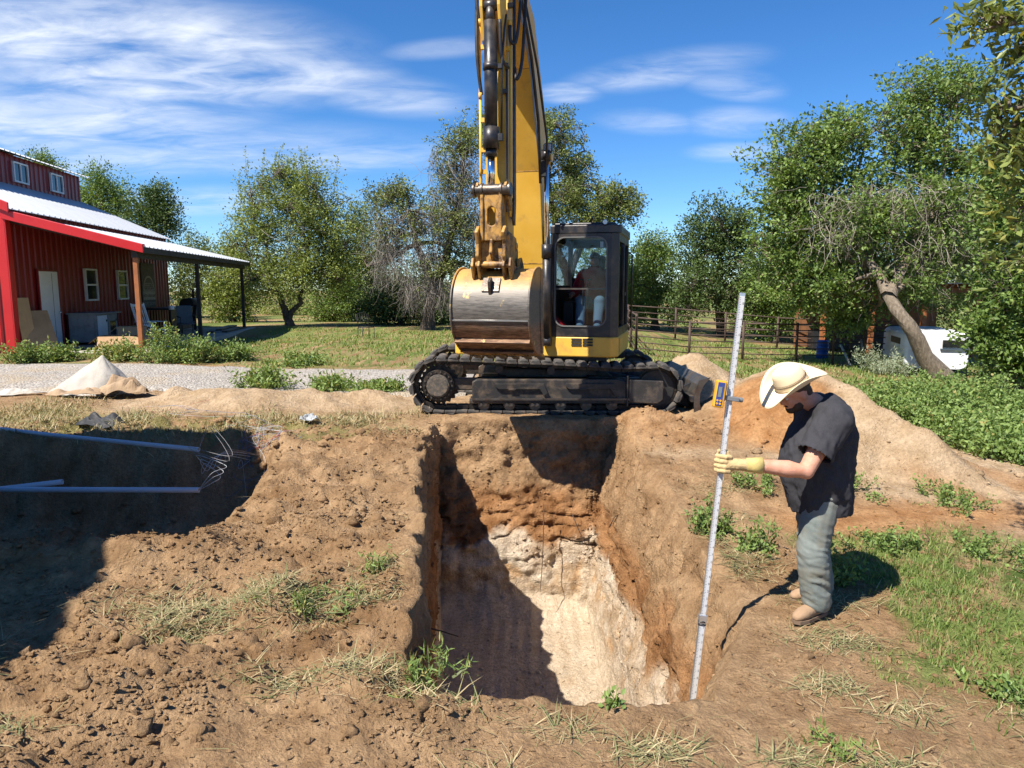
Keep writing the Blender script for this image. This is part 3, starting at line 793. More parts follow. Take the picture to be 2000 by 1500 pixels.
for yc, near in ((-1.0, True), (1.0, False)):
    ch = MB()
    for i in range(NSHOE):
        (x, z), a = along(i * TOT / NSHOE)
        Mx = Matrix.Translation((x, yc, z)) @ Matrix.Rotation(-a, 4, 'Y')
        for dy in (-.07, .07): ch.box((0, dy, .035), (.150, .035, .055), Mx); ch.cyl((.075, -.10, .035), (.075, .10, .035), .020, 8, Mx)
    chain = xb(ch, 'track_chain', M_GREASE)
    for i in range(NSHOE):
        (x, z), a = along(i * TOT / NSHOE)
        s = obj('track_shoe', SHOES[i % 4], None, chain); s.matrix_local = Matrix.Translation((x, yc, z)) @ Matrix.Rotation(-a, 4, 'Y')
    o = -1 if near else 1                      # outward side
    fr = MB()
    fr.prism([(-1.12, .20), (1.16, .20), (1.16, .46), (1.05, .50), (-1.05, .50), (-1.12, .46)], 1, yc - .13 if not near else yc - .22, yc + .22 if not near else yc + .13)
    fr.bbox((-1.16, yc - .23 if near else yc - .12, .14), (1.18, yc + .13 if near else yc + .23, .20))
    fr.bbox((-1.50, yc - .06, .32), (1.55, yc + .06, .50))
    frame = xb(fr, 'track_frame', M_FRAME, bevel=.012)
    for sx in (-.42, .62):                     # two boarding steps on the beam
        st = MB(); yo = yc + o * .22
        st.prism([(sx - .36, .44), (sx + .36, .44), (sx + .42, .30), (sx + .36, .26), (sx + .30, .36), (sx - .30, .36), (sx - .36, .40)], 1, yo, yo + o * .045)
        st.bbox((sx - .16, yo, .345), (sx - .05, yo + o * .052, .37))
        xb(st, 'step', M_FRAME, frame, .004)
    rail = MB(); rail.bbox((-1.12, yc + o * .235, .195), (1.2, yc + o * .265, .225)); xb(rail, 'guide_rail', M_STEEL, frame)
    for k in range(6):
        rl = MB(); rx = -.95 + k * .38
        rl.cyl((rx, yc - .19, .115), (rx, yc + .19, .115), .085, 14); rl.box((rx, yc + o * .20, .125), (.13, .05, .055)); rl.cyl((rx - .035, yc + o * .20, .125), (rx - .035, yc + o * .245, .125), .022, 8); rl.cyl((rx + .035, yc + o * .20, .125), (rx + .035, yc + o * .245, .125), .022, 8)
        xb(rl, 'track_roller', M_STEEL, frame)
    for rx, rz in ((.05, .62), (-.72, .64)):
        rl = MB(); rl.cyl((rx, yc - .12, rz), (rx, yc + .20, rz), .06, 14); xb(rl, 'carrier_roller', M_FRAME, frame)
    sp = MB(); n = 21; rim_ = []
    for k in range(n * 2): r_ = .315 if k % 2 else .275; a = math.pi * k / n; rim_.append((-1.62 + r_ * math.cos(a), .405 + r_ * math.sin(a)))
    sp.prism(rim_, 1, yc - .03, yc + .03); sp.cyl((-1.62, yc - .12, .405), (-1.62, yc + o * .20, .405), .235, 28)
    spr = xb(sp, 'sprocket', M_GREASE, bevel=.004)
    hb = MB(); hb.cyl((-1.62, yc + o * .20, .405), (-1.62, yc + o * .262, .405), .168, 32); hb.cyl((-1.62, yc + o * .262, .405), (-1.62, yc + o * .275, .405), .15, 32)
    hub = paint('dusty_hub', (.09, .082, .072), .8, .2, (.24, .18, .125), .9, 22, .3, .5, 40)
    hub_o = xb(hb, 'final_drive_hub', hub, spr, .01)
    for k in range(18):
        bt = MB(); a = 2 * math.pi * k / 18; bt.cyl((-1.62 + .205 * math.cos(a), yc + o * .2, .405 + .205 * math.sin(a)), (-1.62 + .205 * math.cos(a), yc + o * .225, .405 + .205 * math.sin(a)), .014, 6)
        xb(bt, 'hub_bolt', M_STEEL, spr)
    idl = MB(); idl.cyl((1.62, yc - .10, .35), (1.62, yc + .10, .35), .275, 28); idl.cyl((1.62, yc - .16, .35), (1.62, yc + .16, .35), .12, 20); xb(idl, 'idler_wheel', M_FRAME, bevel=.01)
    cv = MB(); cv.prism([(1.19, .16), (1.62, .14), (1.70, .20), (1.70, .48), (1.19, .50)], 1, yc + o * .215, yc + o * .25); cv.bbox((1.155, yc + o * .21, .10), (1.185, yc + o * .27, .56)); xb(cv, 'track_guard', paint('worn_guard', (.045, .042, .04), .45, .3, (.18, .14, .10), .7, 6, .3, .2), frame, .012)
cb_ = MB(); cb_.bbox((-.75, -.80, .40), (.75, .80, .62)); cb_.bbox((-1.0, -1.0, .33), (-.6, 1.0, .52)); cb_.bbox((.6, -1.0, .33), (1.0, 1.0, .52)); xb(cb_, 'carbody', M_FRAME, bevel=.03)
sb = MB(); sb.cyl((0, 0, .60), (0, 0, .80), .56, 40); xb(sb, 'swing_bearing', M_FRAME)
# ---- dozer blade at the right end, lowered
MD = Matrix.Translation((0, 0, -.13))
prof = [(2.34, .02), (2.27, .12), (2.22, .26), (2.22, .40), (2.27, .54), (2.37, .65)]
bl = MB(); bl.prism(prof + [(q[0] - .035, q[1] + (.0 if i else .0)) for i, q in reversed(list(enumerate(prof)))], 1, -1.25, 1.25, MD, False)
blade = xb(bl, 'dozer_blade', paint('blade_steel', (.095, .092, .09), .42, .6, (.25, .17, .10), .7, 5, .35, .2))
rb = MB()
for yy_ in (-.75, -.25, .25, .75): rb.prism([(2.05, .20), (2.20, .14), (2.22, .52), (2.10, .46)], 1, yy_ - .015, yy_ + .015, MD)
rb.bbox((2.12, -1.25, .30), (2.20, 1.25, .37), MD); xb(rb, 'blade_rib', M_FRAME, blade)
for yy_ in (-1.265, 1.252):
    ep = MB(); ep.prism([(2.16, .03), (2.36, .0), (2.27, .14), (2.24, .28), (2.24, .42), (2.29, .55), (2.39, .67), (2.22, .62), (2.15, .4)], 1, yy_, yy_ + .014, MD)
    xb(ep, 'blade_end_plate', M_STEEL, blade)
for yy_ in (-.42, .42):
    am = MB(); am.prism([(.8, .30), (2.16, .08), (2.16, .24), (.8, .48)], 1, yy_ - .05, yy_ + .05); xb(am, 'blade_arm', M_FRAME, blade, .01)

# ---- upper structure: platform, engine house, counterweight
pf = MB(); pf.prism([(-1.16, .95), (-.42, .95), (-.40, .70), (.14, .70), (.14, .95), (1.18, .95), (1.28, .85), (1.28, -.85), (1.02, -1.28), (.5, -1.52), (-.5, -1.52), (-1.02, -1.28), (-1.24, -.85), (-1.24, .88)], 2, .82, 1.12, MU)
plat = xb(pf, 'platform', M_YEL, bevel=.02)
us = MB(); us.prism([(-1.0, .80), (1.1, .80), (1.1, -1.0), (-1.0, -1.0)], 2, .755, .82, MU); xb(us, 'platform_underside', M_FRAME, plat)
M_VENT = paint('vent_dark', (.02, .018, .016), .7)
for i in range(2):
    for j in range(3):
        gr = MB(); gr.bbox((.60 + .17 * i, .951, .985 + .043 * j), (.75 + .17 * i, .962, 1.012 + .043 * j), MU)
        xb(gr, 'vent_slot', M_VENT, plat)
dr = MB(); dr.bbox((1.281, .30, .86), (1.29, .68, 1.09), MU); xb(dr, 'side_hatch', M_YEL, plat, .004)
ho = MB(); ho.prism([(-1.22, .20), (.20, .20), (.20, -.80), (1.22, -.80), (1.0, -1.27), (.5, -1.50), (-.5, -1.50), (-1.0, -1.27), (-1.22, -.85)], 2, 1.125, 1.72, MU); xb(ho, 'engine_house', M_YEL, bevel=.04)
hr = MB(); hr.tube([MU @ Vector(p) for p in [(-1.16, .12, 1.1), (-1.16, .12, 2.72), (-1.14, .09, 2.78), (-1.08, -.02, 2.82), (-1.08, -.5, 2.82), (-1.08, -.52, 1.72)]], .017, 8); xb(hr, 'handrail', M_BLACK)

# ---- cab
def rrect(x0, x1, z0, z1, r, n=5):
    pts = []
    for cx, cz, a0 in ((x1 - r, z0 + r, -90), (x1 - r, z1 - r, 0), (x0 + r, z1 - r, 90), (x0 + r, z0 + r, 180)):
        for k in range(n + 1): a = R(a0 + 90 * k / n); pts.append((cx + r * math.cos(a), cz + r * math.sin(a)))
    return pts
C0, C1, CF, CB, CZ0, CZ1 = .27, 1.27, .95, -.72, 1.125, 2.62
cf = MB()
# front face: a panel with a rounded opening
outer = rrect(C0, C1 - .10, CZ0, CZ1, .03); inner = rrect(C0 + .085, C1 - .175, CZ0 + .16, CZ1 - .06, .13)
for y0, y1 in ((CF, CF - .07),):
    rings = [[MU @ Vector((a, y1, b)) for a, b in inner], [MU @ Vector((a, y0, b)) for a, b in inner], [MU @ Vector((a, y0, b)) for a, b in outer], [MU @ Vector((a, y1, b)) for a, b in outer]]
    cf.loft(rings, False, False)
cf.prism([(C1 - .10, CF), (C1, CF - .10), (C1, CF - .17), (C1 - .13, CF - .07)], 2, CZ0, CZ1, MU)          # chamfered right front pillar
cf.bbox((C1 - .06, CB, CZ0), (C1, CF - .17, CZ0 + .12), MU); cf.bbox((C1 - .05, CB, CZ1 - .10), (C1 - .002, CF - .17, CZ1), MU)
cf.bbox((C1 - .06, -.02, CZ0 + .12), (C1 + .004, .05, CZ1 - .1), MU)                                       # door post
cf.bbox((C1 - .07, CB, CZ0), (C1 + .002, CB + .09, CZ1), MU); cf.bbox((C0, CB, CZ0), (C0 + .07, CB + .09, CZ1), MU)
cf.bbox((C0, CB, CZ0), (C0 + .03, CF - .07, CZ0 + .75), MU); cf.bbox((C0, CB, CZ1 - .10), (C0 + .03, CF - .07, CZ1), MU)
cf.bbox((C0 + .07, CB, CZ0), (C1 - .07, CB + .03, CZ0 + .88), MU); cf.bbox((C0 + .07, CB, CZ1 - .12), (C1 - .07, CB + .03, CZ1), MU)
cf.bbox((C0, CB, CZ0 - .003), (C1 - .1, CF - .07, CZ0 + .02), MU)
cab = xb(cf, 'cab_frame', M_BLACK, bevel=.012)
rf = MB(); rf.prism([(C0 - .01, CF - .02), (C1 - .12, CF - .02), (C1 + .02, CF - .16), (C1 + .02, CB - .02), (C0 - .01, CB - .02)], 2, CZ1, CZ1 + .13, MU)
rf.prism([(C0 + .04, CF - .10), (C1 - .16, CF - .10), (C1 - .06, CF - .24), (C1 - .06, CB + .05), (C0 + .04, CB + .05)], 2, CZ1 + .13, CZ1 + .165, MU)
xb(rf, 'cab_roof', M_BLACK, cab, .05)
ga = MB(); i2 = rrect(C0 + .085 - .018, C1 - .175 + .018, CZ0 + .16 - .018, CZ1 - .06 + .018, .145)
ga.loft([[MU @ Vector((a, CF + .002, b)) for a, b in i2], [MU @ Vector((a, CF + .016, b)) for a, b in i2], [MU @ Vector((a, CF + .016, b)) for a, b in inner], [MU @ Vector((a, CF + .002, b)) for a, b in inner]], False, False)
xb(ga, 'window_gasket', paint('grey_gasket', (.13, .13, .125), .6), cab)
SP = CZ0 + .70
gl = MB()
top_pts = [(a, b) for a, b in inner if b > SP]; xs_ = [a for a, b in inner]
up = [(max(xs_), SP + .012)] + top_pts + [(min(xs_), SP + .012)]; lo_ = [(min(xs_), SP - .012)] + [q for q in inner[-6:]] + [q for q in inner[:6]] + [(max(xs_), SP - .012)]
gl.prism(up, 1, CF - .035, CF - .03, MU); xb(gl, 'windshield', M_CABGLASS, cab)
g2 = MB(); g2.prism(lo_, 1, CF - .035, CF - .03, MU); xb(g2, 'lower_window', glass_material('clear_cab_glass', (.86, .90, .92), .0), cab)
sbr = MB(); sbr.bbox((min(xs_), CF - .045, SP - .012), (max(xs_), CF - .012, SP + .012), MU); xb(sbr, 'window_bar', M_STEEL, cab)
g3 = MB(); g3.bbox((C0 + .07, CB + .01, CZ0 + .88), (C1 - .07, CB + .02, CZ1 - .12), MU); xb(g3, 'rear_window', M_CABGLASS, cab)
g4 = MB(); g4.bbox((C0 + .008, CB + .09, CZ0 + .75), (C0 + .016, CF - .07, CZ1 - .10), MU); xb(g4, 'side_window', M_CABGLASS, cab)
g5 = MB(); g5.bbox((C1 - .03, .05, CZ0 + .12), (C1 - .024, CF - .17, CZ1 - .10), MU); g5.bbox((C1 - .03, CB + .09, CZ0 + .12), (C1 - .024, -.02, CZ1 - .10), MU); xb(g5, 'door_window', glass_material('dark_glass', (.16, .17, .18), .05), cab)
sk = MB(); sk.bbox((C1 - .27, CF - .042, CZ1 - .20), (C1 - .225, CF - .039, CZ1 - .115), MU); xb(sk, 'window_sticker', paint('white_sticker', (.7, .72, .7), .6), cab)
hn = MB()
hn.tube([MU @ Vector(p) for p in [(C1 + .01, CF - .20, CZ1 - .15), (C1 + .06, CF - .20, CZ1 - .2), (C1 + .06, CF - .20, CZ0 + .25), (C1 + .01, CF - .20, CZ0 + .2)]], .014, 8)
hn.tube([MU @ Vector(p) for p in [(C1 + .01, CB + .1, CZ1 - .2), (C1 + .07, CB + .1, CZ1 - .25), (C1 + .07, CB + .1, CZ0 + .05)]], .014, 8)
hn.box((C1 + .02, .10, CZ0 + .62), (.03, .12, .05), MU); xb(hn, 'grab_handle', M_BLACK, cab)
lp_ = MB(); lp_.cyl(MU @ Vector((C1 - .20, CF - .06, CZ1 + .16)), MU @ Vector((C1 - .20, CF + .0, CZ1 + .16)), .042, 16); lp_.bbox((C1 - .215, CF - .06, CZ1 + .10), (C1 - .185, CF - .02, CZ1 + .13), MU); xb(lp_, 'roof_lamp', M_BLACK, cab)
ln_ = MB(); ln_.cyl(MU @ Vector((C1 - .20, CF + .0005, CZ1 + .16)), MU @ Vector((C1 - .20, CF + .004, CZ1 + .16)), .034, 16); M_LENS = paint('lamp_lens', (.45, .47, .48), .2, .3); xb(ln_, 'lamp_lens', M_LENS, cab)
wp = MB(); wp.tube([MU @ Vector(p) for p in [(C0 + .05, CF + .02, CZ1 - .25), (C0 + .045, CF + .03, CZ1 - .9), (C0 + .06, CF + .03, CZ0 + .3)]], .012, 6); wp.box((C0 + .03, CF + .02, SP + .55), (.05, .05, .10), MU); wp.box((C0 + .03, CF + .02, SP + .02), (.05, .04, .06), MU); xb(wp, 'wiper', M_BLACK, cab)
# cab interior
se = MB(); se.prism([(-.35, 1.44), (.18, 1.44), (.20, 1.52), (.15, 1.56), (-.22, 1.54), (-.35, 2.15), (-.46, 2.15)], 0, .53, 1.06, MU); se.bbox((.6, -.25, 1.14), (.95, .1, 1.44), MU); se.bbox((.68, -.50, 2.14), (.92, -.40, 2.36), MU); xb(se, 'seat', paint('seat_vinyl', (.025, .025, .027), .6), cab, .03)
cn = MB()
for lx in (.43, 1.10):
    cn = MB(); cn.bbox((lx - .08, -.25, 1.14), (lx + .08, .25, 1.62), MU); cn.tube([MU @ Vector((lx, .18, 1.62)), MU @ Vector((lx, .22, 1.78))], [.015, .026], 8)
    xb(cn, 'console', M_BLACK, cab, .02)
lv = MB()
for lx in (.70, .765):
    lv = MB(); lv.tube([MU @ Vector((lx, .50, 1.15)), MU @ Vector((lx, .52, 1.7)), MU @ Vector((lx, .50, 1.96))], .011, 8); lv.tube([MU @ Vector((lx, .50, 1.96)), MU @ Vector((lx + (.06 if lx > .73 else -.06), .50, 1.965))], .012, 8)
    xb(lv, 'travel_lever', M_STEEL, cab)

# ---- boom
bm_ = MB(); bp = [(.62, 1.0), (.86, 2.2), (1.14, 3.5), (1.66, 4.75), (2.46, 5.52), (2.60, 5.80), (1.55, 5.42), (.72, 4.25), (.34, 2.6), (.22, 1.05), (.40, .90)]
bm_.prism(bp, 0, BL - .34, BL + .19, MU); boom = xb(bm_, 'boom', M_YEL, bevel=.012)
se_ = MB()
for (f, z), (f2, z2) in zip(bp[0:4], bp[1:5]):
    se_.box(((BL - .075), f, z), (.525, .006, .010), MU)
xb(se_, 'boom_weld', M_WORN, boom)
fb = MB()
for s_ in (-1, 1): fb.prism([(.15, .90), (.75, .90), (.70, 1.22), (.45, 1.42), (.18, 1.25)], 0, BL + (.24 if s_ > 0 else -.39) - .025, BL + (.24 if s_ > 0 else -.39) + .025, MU)
fb.cyl(MU @ Vector((BL - .46, .42, 1.15)), MU @ Vector((BL + .32, .42, 1.15)), .06, 18); xb(fb, 'boom_bracket', M_YEL, bevel=.01)
for s_ in (-1, 1):                                               # lift cylinders either side
    lx = BL + (.285 if s_ > 0 else -.42)
    a_, b_ = Vector((lx, 1.0, 1.05)), Vector((lx, 1.16, 3.70))
    md = a_.lerp(b_, .52)
    cyb = MB(); cyb.cyl(MU @ a_, MU @ md, .066, 20); cyb.cyl(MU @ a_.lerp(b_, .46), MU @ a_.lerp(b_, .535), .078, 20); cyb.cyl(MU @ (a_ + Vector((-.06, 0, 0))), MU @ (a_ + Vector((.06, 0, 0))), .075, 16); bar = xb(cyb, 'boom_cylinder', M_BLACK)
    rod = MB(); rod.cyl(MU @ md, MU @ b_, .036, 18); xb(rod, 'cylinder_rod', M_CHROME, bar)
    ey = MB(); ey.cyl(MU @ (b_ + Vector((-.06, 0, 0))), MU @ (b_ + Vector((.06, 0, 0))), .085, 18); xb(ey, 'rod_eye', M_BLACK, bar)
    hs_ = MB(); hs_.tube([MU @ Vector(p) for p in [(lx + .02, 1.0, 1.9), (lx - .02, 1.08, 2.0), (lx - .10, 1.05, 2.02), (lx - .13 * s_ * s_, .98, 1.98)]], .016, 8); hs_.box((lx - .06, 1.03, 1.96), (.06, .07, .09), MU); xb(hs_, 'cylinder_hose', M_RUBBER, bar)
wl = MB(); wl.box((BL + .31, 1.16, 3.80), (.13, .09, .13), MU); wlo = xb(wl, 'boom_lamp', M_BLACK, bevel=.025)
wl2 = MB(); wl2.box((BL + .31, 1.208, 3.80), (.10, .006, .10), MU); xb(wl2, 'lamp_lens', M_LENS, wlo, .004)
wl3 = MB(); wl3.bbox((BL + .20, 1.02, 3.64), (BL + .36, 1.17, 3.72), MU); wl3.tube([MU @ Vector(p) for p in [(BL + .31, 1.10, 3.72), (BL + .30, 1.02, 3.6)]], .02, 8); xb(wl3, 'lamp_bracket', M_YEL, wlo)
bh = MB()
bh.tube([MU @ Vector(p) for p in [(BL + .23, 1.3, 3.3), (BL + .24, 1.5, 4.1), (BL + .23, 1.9, 4.8), (BL + .20, 2.5, 5.5)]], .020, 8)
bh.tube([MU @ Vector(p) for p in [(BL + .27, 1.15, 3.2), (BL + .32, 1.30, 3.9), (BL + .29, 1.8, 4.7), (BL + .22, 2.4, 5.5)]], .016, 8)
bh.tube([MU @ Vector(p) for p in [(BL + .22, .5, 1.2), (BL + .22, .7, 2.4), (BL + .23, .95, 3.3)]], .018, 8)
bh.box((BL + .24, 1.16, 3.52), (.10, .12, .22), MU); xb(bh, 'boom_hoses', M_RUBBER, boom)
bs = MB(); bs.prism([(1.16, 3.3), (1.82, 4.6), (2.6, 5.35), (2.6, 5.42), (1.78, 4.70), (1.10, 3.36)], 0, BL + .201, BL + .206, MU); xb(bs, 'boom_side_stripe', paint('boom_stripe_grey', (.20, .20, .205), .45), boom)
# stick cylinder along the top of the boom
sc_ = MB(); sc_.cyl(MU @ Vector((BL, .95, 4.75)), MU @ Vector((BL, 1.85, 5.9)), .075, 18); scy = xb(sc_, 'stick_cylinder', M_BLACK)
sr_ = MB(); sr_.cyl(MU @ Vector((BL, 1.85, 5.9)), MU @ Vector((BL, 2.12, 6.40)), .04, 16); xb(sr_, 'cylinder_rod', M_CHROME, scy)
MS = MU @ Matrix.Translation((0, -.25, 0))
# ---- stick
stp = [(2.98, 2.36), (3.06, 3.0), (3.08, 4.3), (2.98, 5.35), (2.66, 6.45), (2.40, 6.52), (2.36, 6.35), (2.60, 5.3), (2.68, 4.2), (2.72, 3.0), (2.72, 2.40), (2.82, 2.28)]
sk_ = MB(); sk_.prism(stp, 0, BL - .135, BL + .135, MS); stick = xb(sk_, 'stick', M_YEL, bevel=.01)
for s_ in (-1, 1):
    pl = MB(); lx = BL + s_ * .105
    pl.prism([(3.04, 4.55), (3.06, 5.6), (3.36, 5.6), (3.34, 5.05), (3.24, 4.70)], 0, lx - .018, lx + .018, MS); xb(pl, 'cylinder_lug', M_YEL, stick, .006)
pipes = [(-.215, 3.02, [2.95, 4.95], .017), (-.20, 3.06, [3.2, 4.1], .014), (.17, 3.05, [2.7, 4.9], .017), (.205, 3.0, [2.6, 5.4], .02), (.145, 3.12, [2.75, 4.4], .013)]
for k, (lx, f, zz_, r_) in enumerate(pipes):
    pm = MB(); pm.tube([MS @ Vector((BL + lx, f, z)) for z in (zz_[0], zz_[0] + .06)] + [MS @ Vector((BL + lx + .01, f + .015, zz_[0] + .25)), MS @ Vector((BL + lx, f, zz_[1]))], r_, 8)
    pm.box((BL + lx * .8, f, zz_[0] + .3), (.07, .05, .05), MS); pm.box((BL + lx * .8, f, zz_[1] - .25), (.07, .05, .05), MS)
    pm.cyl(MS @ Vector((BL + lx, f, zz_[1])), MS @ Vector((BL + lx, f, zz_[1] + .07)), r_ * 1.6, 8)
    xb(pm, 'hydraulic_pipe', M_YEL if k < 3 else M_STEEL, stick)
hoses = [[(-.22, 3.02, 4.98), (-.25, 3.04, 5.3), (-.27, 2.95, 5.8), (-.30, 2.8, 6.5)], [(-.19, 3.04, 4.15), (-.23, 3.08, 4.6), (-.25, 3.0, 5.3), (-.24, 2.8, 6.3)], [(.17, 3.07, 4.9), (.19, 3.10, 4.72), (.25, 3.06, 4.75), (.28, 2.95, 5.3), (.25, 2.6, 6.3)],
         [(.21, 3.0, 4.45), (.25, 3.05, 4.3), (.30, 3.0, 4.5), (.31, 2.85, 5.2), (.27, 2.5, 6.2)], [(.16, 3.1, 4.42), (.12, 3.26, 4.5), (.11, 3.3, 4.9)], [(.20, 3.0, 5.4), (.23, 2.9, 5.8), (.25, 2.7, 6.4)]]
for h in hoses:
    hm = MB(); P_ = [Vector((BL + a, b, c)) for a, b, c in h]; sm_ = []
    for i in range(len(P_) - 1):                                   # smooth through the points
        p0, p1, p2, p3 = P_[max(i-1, 0)], P_[i], P_[i+1], P_[min(i+2, len(P_)-1)]
        for k in range(6):
            t = k / 6; sm_.append(.5 * ((2*p1) + (p2-p0)*t + (2*p0-5*p1+4*p2-p3)*t*t + (-p0+3*p1-3*p2+p3)*t**3))
    sm_.append(P_[-1]); hm.tube([MS @ p for p in sm_], .021, 8); xb(hm, 'hydraulic_hose', M_RUBBER, stick)
# bucket cylinder
ca, cb2 = Vector((BL - .01, 3.27, 5.02)), Vector((BL - .01, 3.26, 3.02))
bc = MB()
bc.cyl(MS @ (ca + Vector((0, 0, -.12))), MS @ Vector((BL - .01, 3.262, 3.56)), .078, 24); bc.cyl(MS @ Vector((BL - .01, 3.262, 3.72)), MS @ Vector((BL - .01, 3.262, 3.47)), .094, 24); bc.cyl(MS @ Vector((BL - .01, 3.262, 3.47)), MS @ Vector((BL - .01, 3.262, 3.38)), .068, 20)
bc.cyl(MS @ (ca + Vector((0, 0, -.16))), MS @ (ca + Vector((0, 0, .05))), .058, 16); bc.cyl(MS @ (ca + Vector((-.09, 0, .05))), MS @ (ca + Vector((.09, 0, .05))), .062, 16)
bc.cyl(MS @ Vector((BL - .01, 3.265, 4.36)), MS @ Vector((BL - .01, 3.265, 4.43)), .094, 24); bc.box((BL + .09, 3.265, 4.395), (.08, .06, .05), MS); bc.box((BL + .10, 3.265, 3.60), (.07, .06, .08), MS); bc.tube([MS @ Vector(p) for p in [(BL + .12, 3.27, 3.62), (BL + .125, 3.27, 4.4), (BL + .15, 3.25, 4.8), (BL + .16, 3.2, 4.98)]], .013, 8)
bcy = xb(bc, 'bucket_cylinder', M_BLACK)
br = MB(); br.cyl(MS @ Vector((BL - .01, 3.262, 3.39)), MS @ cb2, .044, 20); xb(br, 'cylinder_rod', M_CHROME, bcy)
pn = MB(); pn.cyl(MS @ Vector((BL - .20, 3.26, 3.00)), MS @ Vector((BL + .20, 3.26, 3.00)), .068, 20)
for lx in (-.22, -.12, .12, .22): pn.cyl(MS @ Vector((BL + lx - .016, 3.26, 3.0)), MS @ Vector((BL + lx + .016, 3.26, 3.0)), .082, 20)
xb(pn, 'rod_end_pin', M_STEEL, bcy, .004)
# link plates, coupler
lk = MB(); fr_ = 3.30
o_p = [(-.135, 3.02), (-.115, 2.72), (-.135, 2.45), (.135, 2.45), (.115, 2.72), (.135, 3.02)]
outer_ = rrect(BL - .125, BL + .125, 2.40, 3.02, .03, 6); inner_ = rrect(BL - .05, BL + .05, 2.58, 2.80, .048, 6)
# H-link: ring plate in front plus side webs
lk.loft([[MS @ Vector((a, 3.22, b)) for a, b in inner_], [MS @ Vector((a, 3.30, b)) for a, b in inner_], [MS @ Vector((a, 3.30, b)) for a, b in outer_], [MS @ Vector((a, 3.22, b)) for a, b in outer_], [MS @ Vector((a, 3.22, b)) for a, b in inner_]], False, False)
for s_ in (-1, 1): lk.prism([(3.14, 2.42), (3.32, 2.40), (3.34, 2.7), (3.31, 3.06), (3.18, 3.06), (3.16, 2.7)], 0, BL + s_ * .115 - .02, BL + s_ * .115 + .02, MS)
lk.cyl(MS @ Vector((BL - .17, 3.24, 2.45)), MS @ Vector((BL + .17, 3.24, 2.45)), .055, 16); xb(lk, 'bucket_link', M_WORN, bevel=.012)
for s_ in (-1, 1):                                               # guide links to the stick
    gk = MB(); lx = BL + s_ * .175; gk.prism([(2.90, 2.62), (3.24, 2.93), (3.33, 3.04), (3.28, 3.09), (3.18, 3.04), (2.86, 2.72)], 0, lx - .016, lx + .016, MS); xb(gk, 'guide_link', M_WORN, bevel=.006)
cp = MB()
for s_ in (-1, 1):
    lx = BL + s_ * .165
    cp.prism([(2.70, 2.12), (3.28, 2.08), (3.36, 2.22), (3.34, 2.36), (3.40, 2.50), (3.30, 2.58), (3.18, 2.52), (3.0, 2.50), (2.80, 2.46), (2.70, 2.3)], 0, lx - .022, lx + .022, MS)
cp.bbox((BL - .15, 3.18, 2.12), (BL + .15, 3.24, 2.40), MS); cp.prism([(3.24, 2.16), (3.34, 2.26), (3.32, 2.42), (3.24, 2.44)], 0, BL - .02, BL + .02, MS); cp.bbox((BL - .15, 2.75, 2.16), (BL + .15, 3.18, 2.24), MS)
for lx, f, z in ((0, 2.84, 2.36), (0, 3.24, 2.46), (0, 2.82, 2.13), (0, 3.26, 2.12)): cp.cyl(MS @ Vector((BL - .21, f, z)), MS @ Vector((BL + .21, f, z)), .042, 16)
xb(cp, 'quick_coupler', M_WORN, bevel=.012)
# ---- bucket: curved shell, side plates, ears, lip and teeth
BF_ = 2.98
shell = [(-.34, 2.04), (-.12, 2.08), (.10, 2.05), (.26, 1.96), (.37, 1.82), (.42, 1.66), (.42, 1.50), (.38, 1.36), (.30, 1.24), (.16, 1.12), (-.04, 1.03), (-.28, .985)]
_sh = []
for i in range(len(shell) - 1):
    p0, p1, p2, p3 = [Vector(shell[min(max(j, 0), len(shell) - 1)]) for j in (i - 1, i, i + 1, i + 2)]
    for k in range(3):
        t = k / 3; q = .5 * ((2*p1) + (p2-p0)*t + (2*p0-5*p1+4*p2-p3)*t*t + (-p0+3*p1-3*p2+p3)*t**3); _sh.append((q.x, q.y))
shell = _sh + [shell[-1]]
BW = .475
def shell_mb(pts, w, th):
    m = MB(); inn = []
    for i, (a, b) in enumerate(pts):
        p0, p1 = pts[max(i-1, 0)], pts[min(i+1, len(pts)-1)]; tx, tz = p1[0]-p0[0], p1[1]-p0[1]; l = math.hypot(tx, tz); inn.append((a + tz / l * th, b - tx / l * th))
    rings = [[MS @ Vector((BL + s_, BF_ + a, b)) for s_, (a, b) in ((-w, po), (w, po), (w, pi), (-w, pi))] for po, pi in zip(pts, inn)]
    return m.loft(rings, True, False)
bsh = shell_mb(shell, BW, .022).build('bucket', M_BUCKET, EX)
bsh.data.polygons.foreach_set('use_smooth', [True] * len(bsh.data.polygons)); _e = bsh.modifiers.new('edges', 'EDGE_SPLIT'); _e.split_angle = R(30)
for s_ in (-1, 1):
    sp_ = MB(); lx = BL + s_ * (BW + .012)
    poly = [(BF_ + a, b) for a, b in shell] + [(BF_ - .36, 1.10), (BF_ - .30, 1.4), (BF_ - .26, 1.7)]
    sp_.prism(poly, 0, lx - .011, lx + .011, MS); sp_.prism([(BF_ - .36, 1.00), (BF_ - .24, 1.02), (BF_ - .16, 1.4), (BF_ - .14, 1.75), (BF_ - .20, 2.08), (BF_ - .32, 2.08), (BF_ - .28, 1.7), (BF_ - .34, 1.3)], 0, lx + s_ * .012 - .010, lx + s_ * .012 + .010, MS)
    o_ = MB(); rim2 = [(BF_ + a * 1.03 + .0, b + (.012 if b > 1.6 else -.004)) for a, b in shell]
    sp_.tube([MS @ Vector((lx, a, b)) for a, b in rim2], .014, 6)
    xb(sp_, 'side_plate', M_BUCKET, bsh)
